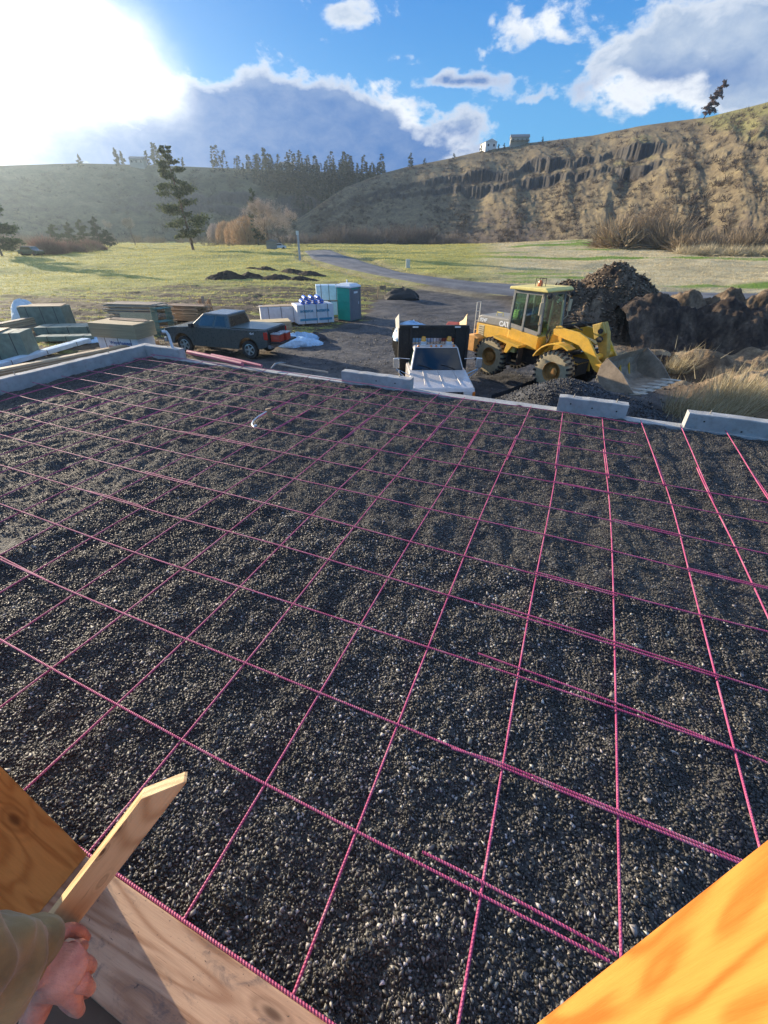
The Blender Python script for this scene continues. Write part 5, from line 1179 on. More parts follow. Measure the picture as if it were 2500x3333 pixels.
# ================================================================== building site things
LUM = [wood('pale lumber', (.70, .52, .32), (.46, .30, .16), rings=4, knots=False), wood('brown lumber', (.42, .28, .16), (.26, .16, .09), rings=4, knots=False), wood('grey lumber', (.33, .30, .25), (.20, .17, .14), rings=4, knots=False)]
OSB = mat('strand board face', (.55, .43, .25), .75, var=.3, scale=22, bump=.3, bscale=60, stretch=(1, 1.6, 1)); PLYE = mat('plywood edges', (.34, .29, .18), .8, var=.25, scale=3, stretch=(.3, .3, 30))
GRWRAP = mat('green grey lumber wrap', (.15, .20, .16), .55, var=.3, scale=3, bump=.5, bscale=9)
WRAP = mat('white bundle wrap', (.66, .68, .70), .45, var=.10, scale=4, bump=.7, bscale=7); WRAPB = mat('bluish bundle wrap', (.52, .66, .76), .4, var=.12, scale=4, bump=.7, bscale=7)
INKB = mat('blue print', (.05, .13, .30), .6); INKR = mat('red print', (.60, .10, .08), .6); INKT = mat('teal blue print', (.06, .28, .42), .6)
ZG = -2.42
def base(ud, vd, z=ZG): p = pz(ud * K, vd * K, z); return (p[0], p[1], z)
def board_stack(name, c, rz, L, W, n, label, cat, mats, th=.038, jit=.25, seed=0, w1=.14, tilt=None, group=None):
    """layers of separate boards in one pile"""
    r = random.Random(seed); root = empty(name, c, rz, label, cat, group)
    if tilt: root.rotation_euler = (tilt[0], tilt[1], rz)
    z = 0; k = 0
    mbs = [MB() for _ in mats]
    for lay in range(n):
        y = -W / 2
        if lay % 5 == 0 and lay:
            for xx in (-L * .35, 0, L * .35): mbs[-1].box(xx - .04, xx + .04, -W / 2, W / 2, z, z + .03)
            z += .03
        while y < W / 2 - w1 * .6:
            if r.random() > .06:
                dx = r.uniform(-jit, jit); l2 = L / 2 * r.uniform(.9, 1.0); mbs[r.choice([0, 0, 1, len(mats) - 1])].box(-l2 + dx, l2 + dx, y, y + w1 - .008, z, z + th - .002, rot=(0, 0, r.uniform(-.012, .012)))
            y += w1
        z += th
    nm = ['boards', 'darker_boards', 'weathered_boards']
    for q, m_, s_ in zip(mbs, mats, nm):
        if q.v: q.build(s_, m_, root)
    root['_h'] = z; return root
def sheet_stack(name, c, rz, L, W, H, label, cat, top=OSB, side=PLYE, layers=12, seed=0, nm=('sheets', 'top_sheet')):
    r = random.Random(seed); root = empty(name, c, rz, label, cat); mb = MB(); z = 0
    for k in range(layers):
        dx, dy = r.uniform(-.012, .012), r.uniform(-.012, .012); mb.box(-L / 2 + dx, L / 2 + dx, -W / 2 + dy, W / 2 + dy, z + .001, z + H / layers - .002); z += H / layers
    mb.build(nm[0], side, root); mb = MB(); mb.box(-L / 2 - .02, L / 2 - .02, -W / 2, W / 2, z + .001, z + .016); mb.build(nm[1], top, root); return root
def wrapped(name, c, rz, L, W, H, label, m=WRAP, feet=True, group=None):
    root = empty(name, c, rz, label, 'wrapped bundle', group); mb = MB(); b0 = .09 if feet else 0
    def fn(sec):
        return sec
    n = 10; secs = []
    for k in range(n + 1):
        x_ = -L / 2 + L * k / n; j = lambda: random.uniform(-.010, .010)
        secs.append([(x_, -W / 2 + j(), b0), (x_, -W / 2 + j(), b0 + H * .5), (x_, -W / 2 + .01 + j(), H + b0), (x_, j(), H + b0 + .01 + j()), (x_, W / 2 - .01 + j(), H + b0), (x_, W / 2 + j(), b0 + H * .5), (x_, W / 2 + j(), b0)])
    mb.loft(secs); mb.build('wrap', m, root, bev=.02)
    for x_ in (-L * .30, L * .02, L * .33):
        q = MB(); e_ = .014; q.prism([(-W / 2 - e_, b0 + .02), (-W / 2 - e_, H + b0 + e_), (W / 2 + e_, H + b0 + e_), (W / 2 + e_, b0 + .02), (W / 2 + e_ - .004, b0 + .02), (W / 2 + e_ - .004, H + b0 + e_ - .004), (-W / 2 - e_ + .004, H + b0 + e_ - .004), (-W / 2 - e_ + .004, b0 + .02)], x_ - .016, x_ + .016, axis='x'); q.build('strap', mat('dark strap', (.03, .03, .035), .5), root)
    if feet:
        q = MB()
        for x_ in (-L * .36, 0, L * .36): q.box(x_ - .05, x_ + .05, -W / 2 + .02, W / 2 - .02, 0, b0 - .002)
        q.build('bearers', LUM[1], root)
    return root
# --- long laminated beams behind the left wall
a = Vector(pz(-60, 1215, -1.75)); b = Vector(pz(338 * K, 1105 * K, -1.75)); 
def along(p, q, z): c = (Vector(p) + Vector(q)) / 2; d = Vector(q) - Vector(p); return (c.x, c.y, z), math.atan2(d.y, d.x), math.hypot(d.x, d.y)
c, rz, L = along(pz(-100 * K, 818 * K, -1.9), pz(341 * K, 733 * K, -1.9), -2.42)
be = empty('laminated_beams', c, rz, 'long pale laminated beams stacked behind the left concrete wall', 'beam stack')
for k, (y0, z0, h, l_, m_) in enumerate([(0, .12, .36, L, LUM[1]), (.16, .12, .40, L * .98, LUM[0]), (.32, .12, .40, L * .97, LUM[0]), (-.16, .12, .30, L * .9, LUM[1])]):
    q = MB(); q.box(-l_ / 2, l_ / 2, y0 - .07, y0 + .07, z0, z0 + h); q.build('beam', m_, be, bev=.006)
q = MB()
for x_ in (-L * .3, 0, L * .3): q.box(x_ - .05, x_ + .05, -.3, .5, 0, .118)
q.build('bearers', LUM[2], be)
c, rz, L = along(pz(-120 * K, 835 * K, -1.55), pz(42 * K, 803 * K, -1.55), -2.42)
be = board_stack('board_pile', c, rz, L, .6, 18, 'short stack of pale boards at the left edge beside the concrete wall', 'board stack', LUM, seed=4)
# --- flat blue white wrapped boards
c, rz, L = along(pz(-40 * K, 800 * K, -2.25), pz(188 * K, 735 * K, -2.25), -2.42)
wrapped('wrapped_boards', c, rz, L, .5, .20, 'long low bundle of boards in pale blue white wrap', WRAPB)
# --- big green grey wrapped bundle at the left edge
c = base(18, 776, ZG); bb = wrapped('wrapped_lumber', c, R_(14), 2.4, 1.25, 1.15, 'large green grey wrapped lumber bundle at the left edge', GRWRAP)
q = MB(); q.box(-1.15, .35, -.6, .6, 1.262, 1.30); q.build('top_boards', LUM[0], bb)
# --- stacked sheets far left with white tarp
c = base(112, 707); ss_ = wrapped('wrapped_lumber', c, R_(8), 2.5, 1.2, 1.15, 'dark green grey wrapped lumber bundle with pale boards on top', GRWRAP)
q = MB(); q.box(-1.2, 1.25, -.55, -.1, 1.262, 1.30); q.box(-.9, 1.15, .0, .5, 1.262, 1.31); q.build('top_boards', LUM[0], ss_)
c = pz(66 * K, 697 * K, ZG); lump('tarp', (c[0], c[1], ZG - .05), (1.1, .6, 1.45), PLASW, 'white tarp draped over the left end of a green bundle', 'tarp', 12, .15)
c, rz, L = along(pz(-20 * K, 700 * K, -1.7), pz(84 * K, 680 * K, -1.7), -2.42)
board_stack('board_pile', c, rz, L, .5, 16, 'pile of pale boards running in from the left edge before the tarp', 'board stack', LUM, seed=6)
c = base(160, 722); g1 = wrapped('wrapped_lumber', c, R_(10), 3.4, 1.3, .42, 'low wide green wrapped lumber bundle in front of the dark one', GRWRAP)
c = base(150, 738); g1 = wrapped('wrapped_lumber', c, R_(9), 2.9, .7, .25, 'lowest flat green grey bundle nearest the bark covered ground', GRWRAP)
# --- plywood stack on printed bundle
c = base(282, 762, ZG); wy = wrapped('wrapped_lumber', c, R_(-14), 2.35, 1.15, .72, 'white printed lumber bundle under the plywood stack', WRAP)
text('Weyerhaeuser', .21, (-.45, -.588, .52), FACE_R, INKB, wy, bold=.006); text('GOLD', .25, (-.10, -.588, .23), FACE_R, INKR, wy, bold=.010); text('TIMBER', .085, (-.60, -.588, .38), FACE_R, INKR, wy)
pl = sheet_stack('plywood_stack', (c[0], c[1], ZG + .83), R_(-14), 2.6, 1.4, .62, 'thick plywood stack with pale top sheet on the printed bundle', 'plywood stack')
q = MB(); q.box(-.9, 1.2, .2, .6, .64, .67, rot=(0, 0, -.05)); q.box(-1.0, .9, .45, .68, .64, .68, rot=(0, 0, .02)); q.build('loose_boards', LUM[1], pl)
c = base(358, 752, ZG); pp = empty('vent_pipe', tuple(G(-12.55, 11.2, .20)), 0, 'bent white plastic pipe standing on the concrete wall corner', 'pipe')
q = MB(); q.tube([(0, 0, 0), (-.03, .02, .30), (-.07, .03, .37), (-.17, .02, .38)], .035, 10); q.build('pipe', mat('white pvc', (.62, .68, .70), .4), pp, smooth=True)
# --- untidy lumber piles behind
c = base(310, 700); board_stack('lumber_pile', c, R_(-6), 3.6, 1.3, 30, 'tall untidy pile of dark and pale boards behind the plywood', 'lumber pile', [LUM[2], LUM[1], LUM[0]], jit=.5, seed=8)
c = base(308, 716); ob = empty('strand_board', (c[0], c[1], ZG), R_(-6), 'strand board sheet leaning on the tall lumber pile', 'board sheet'); q = MB(); q.box(-1.2, 1.2, -.008, .008, 0, 1.05, rot=(-.14, 0, 0)); q.build('sheet', OSB, ob)
c = base(408, 690); board_stack('lumber_pile', c, R_(-8), 3.0, 1.1, 22, 'brown lumber pile between the metal frames and pickup cab', 'lumber pile', [LUM[1], LUM[1], LUM[0]], jit=.4, seed=9)
c = base(442, 682); sp = empty('offcut_pile', (c[0], c[1], ZG), R_(-10), 'upright pale offcuts behind the pickup cab', 'offcuts')
for k in range(5): q = MB(); x_ = -.5 + k * .27; q.box(x_, x_ + .16, -.06, .06, 0, 1.0 + .15 * (k % 3), rot=(.05 * (k - 2), .10 - .04 * k, 0)); q.build('offcut', LUM[k % 3 if k % 3 else 0], sp)
# metal scaffold frames leaning
c = base(352, 722); fr = empty('scaffold_frames', (c[0], c[1], ZG), R_(-35), 'bundle of green metal frames leaning beside the pickup hood', 'scaffold frames'); GM = mat('green metal', (.10, .20, .17), .5, .3, var=.2)
for k in range(6):
    q = MB(); x_ = k * .12; zt_ = 1.55
    q.tube([(x_, -.5, 0), (x_ + .18, -.42, zt_)], .022, 6); q.tube([(x_, .5, 0), (x_ + .18, .42, zt_)], .022, 6)
    for f_ in (.2, .5, .95): q.tube([(x_ + .18 * f_, -.5 + .08 * f_, zt_ * f_), (x_ + .18 * f_, .5 - .08 * f_, zt_ * f_)], .018, 6)
    q.build('frame', GM, fr)
c = base(224, 706); board_stack('scrap_pile', c, R_(15), 1.6, .8, 4, 'small dark scrap pile left of the strand board', 'scrap pile', [LUM[2], LUM[1], LUM[2]], jit=.4, seed=14)
c = base(205, 737); lump('tarp', (c[0], c[1], ZG - .05), (.9, .5, .35), PLASB, 'small crumpled blue tarp left of the plywood stack', 'tarp', 22, .3)
# --- bundles right of the pickup
c = base(607, 697); bd = wrapped('wrapped_lumber', (c[0], c[1], ZG), R_(18), 2.6, 1.2, .95, 'pale wrapped bundle with boards on top behind the pickup bed', WRAP)
q = MB()
for k in range(4): q.box(-1.5 + .2 * k, 1.3 + .1 * k, -.5 + k * .24, -.30 + k * .24, 1.056, 1.094, rot=(0, 0, .03 * (k - 1)))
q.build('loose_boards', LUM[0], bd)
c = base(586, 722); sheet_stack('plywood_stack', (c[0], c[1], ZG), R_(20), 2.4, 1.2, .75, 'stack of yellow plywood just behind the open tailgate', 'plywood stack', top=mat('yellow plywood', (.66, .50, .26), .7, var=.12, scale=3), side=wood('stacked studs', (.60, .42, .24), (.38, .24, .13), rings=4, knots=False), nm=('studs', 'top_sheet'), seed=5)
c = base(678, 698); ho = wrapped('wrapped_lumber', (c[0], c[1], ZG), R_(25), 2.5, 1.35, 1.15, 'white printed lumber bundle carrying blue rolls beside the pickup', WRAP)
for k in range(2): text('INTERFOR', .19, (-1.05 + k * 1.12, -.692, .80 + .0 * k), FACE_R, INKT, ho, bold=.010)
q = MB(); q.box(-1.1, .1, -.690, -.684, .28, .42); q.box(.2, 1.1, -.690, -.684, .28, .42); q.build('print_band', INKT, ho)
BLU = mat('blue membrane roll', (.03, .15, .62), .4, var=.2, bump=.3, bscale=20)
for k in range(7):
    p_ = Vector((-.75 + (k % 4) * .44, -.15 + (k % 2) * .12, 1.255 + .125 + (.0 if k < 4 else .215))) if k < 4 else Vector((-.53 + (k - 4) * .44, -.10, 1.255 + .125 + .215))
    wl = Vector(ho.location) + Matrix.Rotation(R_(25), 3, 'Z') @ p_
    ro = empty('membrane_roll', wl, R_(25 + 84), 'blue membrane roll lying on the white printed lumber bundle', 'roll', 'blue rolls on the printed bundle'); q = MB(); q.lathe([(.001, -.46), (.125, -.46), (.13, -.44), (.13, .44), (.125, .46), (.001, .46)], 18, axis='x'); q.build('roll_body', BLU, ro, smooth=True)
    q = MB(); q.lathe([(.001, .468), (.045, .468), (.05, .455)], 12, axis='x'); q.lathe([(.001, -.468), (.045, -.468), (.05, -.455)], 12, axis='x'); q.build('roll_core', mat('cardboard core', (.40, .30, .2), .8), ro)
c = base(713, 681); wp = wrapped('wrapped_lumber', (c[0], c[1], ZG), R_(10), 1.7, 1.1, .90, 'lower pale blue wrapped bundle left of the green toilet', WRAPB)
wp = wrapped('wrapped_lumber', (c[0] - .05, c[1], ZG + 1.005), R_(10), 1.75, 1.15, .95, 'upper pale blue wrapped bundle left of the green toilet', WRAPB)
c = base(640, 742); lump('plastic_sheet', (c[0], c[1], ZG - .1), (1.5, .8, .6), PLASB, 'crumpled pale blue plastic sheet on the ground behind the tailgate', 'plastic sheet', 31, .45)
c = base(655, 735); lump('rubble_pile', (c[0] + .6, c[1], ZG - .1), (.8, .6, .45), mat('dark rubbish', (.05, .045, .05), .8, bump=1), 'small dark rubbish heap beside the pale blue plastic sheet', 'rubbish pile', 33, .4)
# --- portable toilet
c = base(755, 693, ZG); pt = empty('portable_toilet', (c[0], c[1], ZG), R_(-32), 'green portable toilet with white roof and grey door', 'portable toilet')
TG = mat('toilet green', (.02, .36, .25), .45, var=.10, scale=2); TGR = mat('toilet grey door', (.17, .18, .20), .5, var=.12); TW = mat('toilet white roof', (.70, .74, .76), .4, var=.08)
q = MB(); q.box(-.60, .60, -.60, .60, 0, .12); q.build('skid_base', mat('dark base', (.06, .07, .07), .7), pt, bev=.02)
q = MB(); q.box(-.56, .56, -.56, .56, .122, 2.10)
for zz in (.75, 1.25, 1.70): q.box(-.572, .54, -.574, -.55, zz, zz + .035); q.box(-.574, -.55, -.55, .55, zz, zz + .035)
q.build('walls', TG, pt, bev=.02)
q = MB(); q.box(.50, .60, -.60, -.46, .12, 2.16); q.box(.50, .60, .46, .60, .12, 2.16); q.build('corner_post', TGR, pt, bev=.02)
q = MB(); q.box(.562, .60, -.44, .44, .15, 2.02); q.build('door', TGR, pt, bev=.015)
q = MB(); q.box(.602, .606, -.22, .22, 1.78, 1.90); q.box(.602, .606, .28, .34, 1.1, 1.26); q.build('door_sign', TW, pt)
q = MB(); q.loft([[(-.64, -.64, 2.12), (.64, -.64, 2.12), (.64, .64, 2.12), (-.64, .64, 2.12)], [(-.62, -.62, 2.22), (.62, -.62, 2.22), (.62, .62, 2.22), (-.62, .62, 2.22)], [(-.40, -.40, 2.36), (.40, -.40, 2.36), (.40, .40, 2.36), (-.40, .40, 2.36)]]); q.build('roof', TW, pt, bev=.03)
q = MB(); q.tube([(-.42, .42, 2.2), (-.42, .42, 2.52)], .05, 8); q.build('vent_pipe', TW, pt)
# --- pink pipes and pick on the slab edge
PK = mat('pink pipe', (.60, .16, .20), .5, var=.2, bump=.2)
for k, (a_, b_, r_, lab) in enumerate([((613, 1152), (790, 1192), .05, 'thick pink pipe lying across the slab edge below the pickup'), ((690, 1160), (852, 1196), .035, 'thinner pink pipe lying against the thick one below the pickup')]):
    a_ = Vector(pz(*a_, .02 + .0 * k)); b_ = Vector(pz(*b_, .02)); ro = empty('pink_pipe', a_, math.atan2(b_.y - a_.y, b_.x - a_.x), lab, 'pipe'); L = (b_ - a_).length; q = MB(); q.tube([(0, 0, r_), (L * .5, .01, r_ + .005), (L, 0, r_)], r_, 12); q.build('pipe_body', PK, ro, smooth=True)
a_ = Vector(pz(1068, 1216, .0)); b_ = Vector(pz(905, 1190, .0)); pk = empty('pickaxe', a_, math.atan2(b_.y - a_.y, b_.x - a_.x), 'long handled pick lying on the far slab edge', 'pick'); L = (b_ - a_).length
q = MB(); q.tube([(0, 0, .03), (L * .5, 0, .025), (L, 0, .04)], [.022, .018, .024], 8); q.build('handle', LUM[2], pk, smooth=True)
q = MB(); q.tube([(L - .03, -.26, .01), (L, -.1, .045), (L + .01, .08, .05), (L - .02, .28, .0)], [.008, .022, .026, .012], 8); q.build('pick_head', STEEL, pk, smooth=True)
# --- timber stub with white cord on the gravel
c = Vector(pz(880, 1362, -.04)); st = empty('timber_stub', (c.x, c.y, bedz(c.x, c.y)), R_(20), 'short brown timber stub standing on the gravel inside the rebar', 'timber stub'); q = MB(); q.box(-.045, .045, -.03, .03, -.02, .17, rot=(0, -.12, 0)); q.build('stub', LUM[1], st, bev=.004)
a_ = c; zz = lambda p_: float(bedz(p_.x, p_.y)); e = [Vector(pz(*p_, 0.02)) for p_ in [(876, 1352), (860, 1356), (840, 1362), (824, 1372), (820, 1380), (828, 1387)]]
pl = empty('white_pipe', (e[-1].x, e[-1].y, 0), 0, 'bent white plastic pipe beside the brown timber stub', 'pipe'); q = MB(); o0 = e[-1]
q.tube([(p_.x - o0.x, p_.y - o0.y, h_) for p_, h_ in zip(e, (.11, .08, .05, .03, .01, -.01))], .011, 8); q.tube([(p_.x - o0.x, p_.y - o0.y, .0) for p_ in (Vector(pz(826, 1388, 0)), Vector(pz(834, 1384, 0)))], .020, 8); q.build('pipe_body', mat('white pvc', (.62, .68, .70), .4), pl, smooth=True)
# --- black silt cloth strip by the gravel pile
q = MB(); ptsf = [pz(u_, v_, ZG + .35) for u_, v_ in [(1600, 1288), (1650, 1272), (1700, 1252), (1745, 1236)]]; secs = []
for p_ in ptsf: secs.append([(p_[0] - .05, p_[1] - .2, ZG + .02), (p_[0], p_[1], ZG + .38), (p_[0] + .35, p_[1] + .3, ZG + .05)])
q.loft(secs); tag(q.build('drain_cloth', mat('black drain cloth', (.012, .012, .014), .8, bump=.6), smooth=False), 'black cloth strip edging the dark gravel pile', 'cloth')
# ================================================================== heaps
def heap(name, rings, m, label, cat, seed, amp=.12, nx=150, ny=110, box=None, peaks=(), zb=ZG, fine=.04, chunk=None, col=None, fs=2.2):
    """height field from a sum of peaks: (x, y, rx, ry, h, rot)"""
    x0, x1, y0, y1 = box; X, Y = np.meshgrid(np.linspace(x0, x1, nx), np.linspace(y0, y1, ny)); H = np.zeros_like(X)
    for (px, py, rx, ry, h, rt) in peaks:
        cx_, sx_2 = math.cos(rt), math.sin(rt); a = ((X - px) * cx_ + (Y - py) * sx_2) / rx; b = (-(X - px) * sx_2 + (Y - py) * cx_) / ry
        wob = 1 + .34 * fbm(X * .6 + seed, Y * .6, 3, seed); r_ = np.hypot(a, b) * wob
        H = np.maximum(H, h * np.clip(1.08 - np.sqrt(r_ * r_ + .012), 0, 1) ** (.85 + .5 * np.clip(r_, 0, 1)))
    H = H + (H > .02) * (fbm(X * fs, Y * fs, 5, seed + 3, .62) * amp + (1 - np.abs(fbm(X * fs * 1.7, Y * fs * 1.7, 4, seed + 5)) * 2) * amp * .5) * np.clip(H * 2, 0, 1)
    Z = np.where(H > .01, zb + H, zb - .5) if zb is not None else gz(X, Y) - .15 + H * 1.0 - (H < .01) * .5
    n, mm = X.shape; idx = np.arange(n * mm).reshape(n, mm); Fc = np.stack([idx[:-1, :-1], idx[:-1, 1:], idx[1:, 1:], idx[1:, :-1]], -1).reshape(-1, 4)
    hk = np.max(H.ravel()[Fc], 1) > .01; used = np.unique(Fc[hk]); mp = -np.ones(n * mm, int); mp[used] = np.arange(len(used))
    V = np.stack([X, Y, Z], -1).reshape(-1, 3)[used]; F2 = mp[Fc[hk]]; c0 = V.mean(0); c0[2] = V[:, 2].min()
    cl = None
    if col is not None:
        f = .5 + fbm(V[:, 0] * 1.5, V[:, 1] * 1.5, 4, seed + 9) * .6 + fbm(V[:, 0] * 7, V[:, 1] * 7, 3, seed + 11) * .4; cl = ramp(col, f)
    o = np_mesh(name, V - c0, F2, m, smooth=True, col=cl, loc=tuple(c0)); return tag(o, label, cat), (X, Y, Z, H)
SOIL = vcol('excavated soil', .95, bump=1.0, bscale=14, var=.35, vscale_=6, spec=.2)
SC = [(.035, .025, .020), (.11, .08, .055), (.26, .19, .13)]
def W_(ud, vd, z=ZG): p = pz(ud * K, vd * K, z); return p
p1 = pd(2010, 1000, 25.0); p1b = pd(1880, 1020, 24.5)
_, PILE = heap('soil_pile', None, SOIL, 'tall brown excavated soil pile behind the wheel loader', 'soil pile', 51, .26, 240, 200, (6, 24, 17, 34), [(p1[0] + .3, p1[1] + 1.5, 5.3, 4.4, 3.8, .2), (p1b[0] - .2, p1b[1] + 1.5, 3.4, 3.4, 2.9, 0), (p1[0] + 2.6, p1[1] + .3, 3.0, 3.0, 2.2, 0)], col=SC)
p2 = pd(2330, 1060, 22.0)
heap('soil_pile', None, SOIL, 'broad dark soil pile right of the tall one in shade', 'soil pile', 52, .26, 240, 160, (13, 34, 12, 30), [(p2[0] - 2.6, p2[1] + 1.9, 5.4, 3.4, 2.45, -.25), (p2[0] + 4, p2[1] + .3, 6.5, 3.4, 2.5, -.1), (p2[0] + 1.0, p2[1] + 1.0, 3.8, 2.8, 2.45, 0)], col=[(.03, .023, .02), (.07, .052, .040), (.16, .12, .085)])
for k, (u_, v_, dd, rx, h, lab) in enumerate([(2120, 1000, 27, 2.0, 1.8, 'small dark soil mound right behind the tall pile'), (2232, 985, 29, 2.6, 2.15, 'tan soil mound, left of the three small ones on the right'), (2368, 985, 28, 2.8, 2.3, 'tan pointed soil mound in the middle of the right row'), (2490, 990, 27, 2.6, 2.35, 'tan soil mound at the right frame edge')]):
    p_ = pd(u_, v_, dd); heap('soil_mound', None, SOIL, lab, 'soil mound', 60 + k, .26, 90, 80, (p_[0] - 4, p_[0] + 4, p_[1] - 3.5, p_[1] + 4), [(p_[0], p_[1], rx, rx * .9, h, 0), (p_[0] + 1.2, p_[1] - .5, rx * .8, rx * .7, h * .72, .3), (p_[0] - 1.1, p_[1] + .4, rx * .7, rx * .6, h * .66, 0)], col=[(.06, .045, .03), (.14, .10, .065), (.27, .20, .13)])
# dark sod heaps in the left field
for k, (ud, vd, pk_, lab) in enumerate([(495, 603, [(0, 0, 3.4, 2.0, 1.0, .2), (2.2, 1.2, 2.2, 1.6, .8, 0)], 'dark sod heap, leftmost of the three in the field'), (590, 603, [(-2.6, .6, 2.6, 1.4, .6, 0), (.5, 0, 3.6, 1.4, .6, -.1), (3.6, -.9, 2.4, 1.2, .5, 0)], 'long low dark sod heap in the middle of the field'), (600, 589, [(-4.5, 3.4, 2.0, 1.3, .6, 0), (-2, 1.8, 3.2, 1.4, .75, -.5), (2, -.6, 3.5, 1.3, .6, -.4), (5.0, -2.4, 2.6, 1.2, .5, -.3)], 'dark sod ridge behind the middle heap, trailing to the right')]):
    p_ = atd(ud, vd); heap('sod_heap', None, SOIL, lab, 'sod heap', 70 + k, .16, 150, 100, (p_[0] - 9, p_[0] + 9, p_[1] - 6, p_[1] + 8), [(p_[0] + a[0], p_[1] + a[1], *a[2:]) for a in pk_], col=[(.022, .018, .015), (.055, .042, .032), (.10, .08, .055)], zb=float(p_[2]) - .08)
# dark crushed gravel heap at the slab edge
pg = pd(1850, 1225, 10.9); GP = vcol('dark gravel heap', .6, bump=1.0, bscale=30, var=.5, vscale_=26, spec=.5)
_, GH = heap('gravel_pile', None, GP, 'dark blue grey crushed gravel pile between slab edge and loader', 'gravel pile', 81, .03, 220, 200, (2.2, 12.0, 7.7, 14.0), [(pg[0] + .1, pg[1], 3.6, 2.7, 1.95, -.35), (pg[0] + 1.1, pg[1] - .4, 3.2, 2.2, 1.70, -.4), (pg[0] + 2.6, pg[1] - 1.3, 2.6, 1.7, 1.25, -.4)], fine=.02, col=[(.02, .021, .024), (.045, .047, .052), (.09, .09, .095)], zb=ZG)
X, Y, Z, H = GH; r = np.random.default_rng(5); hh = np.nonzero(H.ravel() > .03)[0]; pick_ = r.choice(hh, 22000); dxx = (X[0, 1] - X[0, 0]); xs = X.ravel()[pick_] + r.uniform(-.5, .5, 22000) * dxx; ys = Y.ravel()[pick_] + r.uniform(-.5, .5, 22000) * dxx; zs = Z.ravel()[pick_]
Vv, Ff = stones(xs, ys, zs, .018 + .045 * r.uniform(0, 1, 22000) ** 2, r); g_ = .02 + .05 * r.uniform(0, 1, 22000) ** 2
tag(np_mesh('loose_stones', Vv, Ff, ST, col=np.repeat(np.stack([g_, g_ * 1.03, g_ * 1.12], -1), 6, 0)), 'loose dark stones covering the gravel pile by the slab', 'gravel', kind='stuff')
# rubble clods on the soil piles and yard
X, Y, Z, H = PILE; hh = np.nonzero(H.ravel() > .1)[0]; N_ = 9000; pick_ = r.choice(hh, N_); s_ = .05 + .16 * r.uniform(0, 1, N_) ** 4; Vv, Ff = stones(X.ravel()[pick_], Y.ravel()[pick_], Z.ravel()[pick_], s_, r, .3)
tag(np_mesh('soil_clods', Vv, Ff, SOIL, col=np.repeat(ramp([(.05, .035, .025), (.2, .15, .1), (.34, .26, .18)], r.uniform(0, 1, N_)), 6, 0)), 'loose clods and stones on the tall soil pile', 'soil clods', kind='stuff')
N_ = 26000; xs = r.uniform(-13, 16, N_); ys = 8 + 26 * r.uniform(0, 1, N_) ** 1.3; zs = gz(xs, ys); ii_, jj_ = ginv(xs, ys); k_ = (jj_ > 11.6) | (ii_ < -14.6); xs, ys, zs = xs[k_], ys[k_], zs[k_]; N_ = len(xs)
Vv, Ff = stones(xs, ys, zs, .02 + .07 * r.uniform(0, 1, N_) ** 5, r, .3); rx_ = (xs > 9)[:, None]; cc = ramp([(.03, .03, .033), (.09, .088, .085), (.22, .21, .19)], r.uniform(0, 1, N_)); cc = np.where(rx_, cc * np.array([1.3, 1.0, .75]), cc)
tag(np_mesh('yard_stones', Vv, Ff, ST, col=np.repeat(cc, 6, 0)), 'loose stones and clods on the gravel yard', 'stones', kind='stuff')
# small things by the road
def post(ud, vb, vt, wpx, m, label, cat, name='marker_post'):
    p_ = atd(ud, vb); dep = float(RW[2] @ (p_ - CAM)); h = (vb - vt) * K * dep / F_PX * 1.15; w_ = wpx * K * dep / F_PX
    ro = empty(name, tuple(p_), 0, label, cat); q = MB(); q.box(-w_ / 2, w_ / 2, -w_ / 3, w_ / 3, -.3, h); q.build('post_body', m, ro, bev=.02); return ro, h, w_, dep
ro, h, w_, _ = post(648, 561, 522, 4, mat('pale grey post', (.45, .45, .47), .6), 'tall pale post on the left side of the bending road', 'post')
q = MB(); q.box(-w_ * .9, w_ * .5, -.1, .1, h + .002, h + h * .16); q.build('post_cap', mat('white enamel', (.7, .7, .68), .4), ro)
post(881, 577, 564, 9, mat('cream box', (.70, .66, .55), .6), 'small cream utility box in the field right of the road', 'utility box', 'utility_box')
c = base(868, 648, ZG); ds = empty('debris_heap', (c[0], c[1], float(gz(c[0], c[1]))), 0, 'dark fabric and stakes heap beside the road bend', 'debris')
lump('x', (0, 0, 0), (1.7, .9, .9), mat('dark mud cloth', (.05, .045, .04), .8, bump=1.0, bscale=4), None, None, 44, .35).parent = ds; list(ds.children)[0].name = 'mud_cloth'
q = MB(); q.tube([(-1.6, .2, -.2), (-1.6, .2, 1.2)], .035, 5); q.tube([(-2.3, .5, -.2), (-2.25, .5, 1.1)], .035, 5); q.box(-2.1, -1.5, .1, .16, .8, 1.1); q.build('stake_pair', LUM[1], ds)
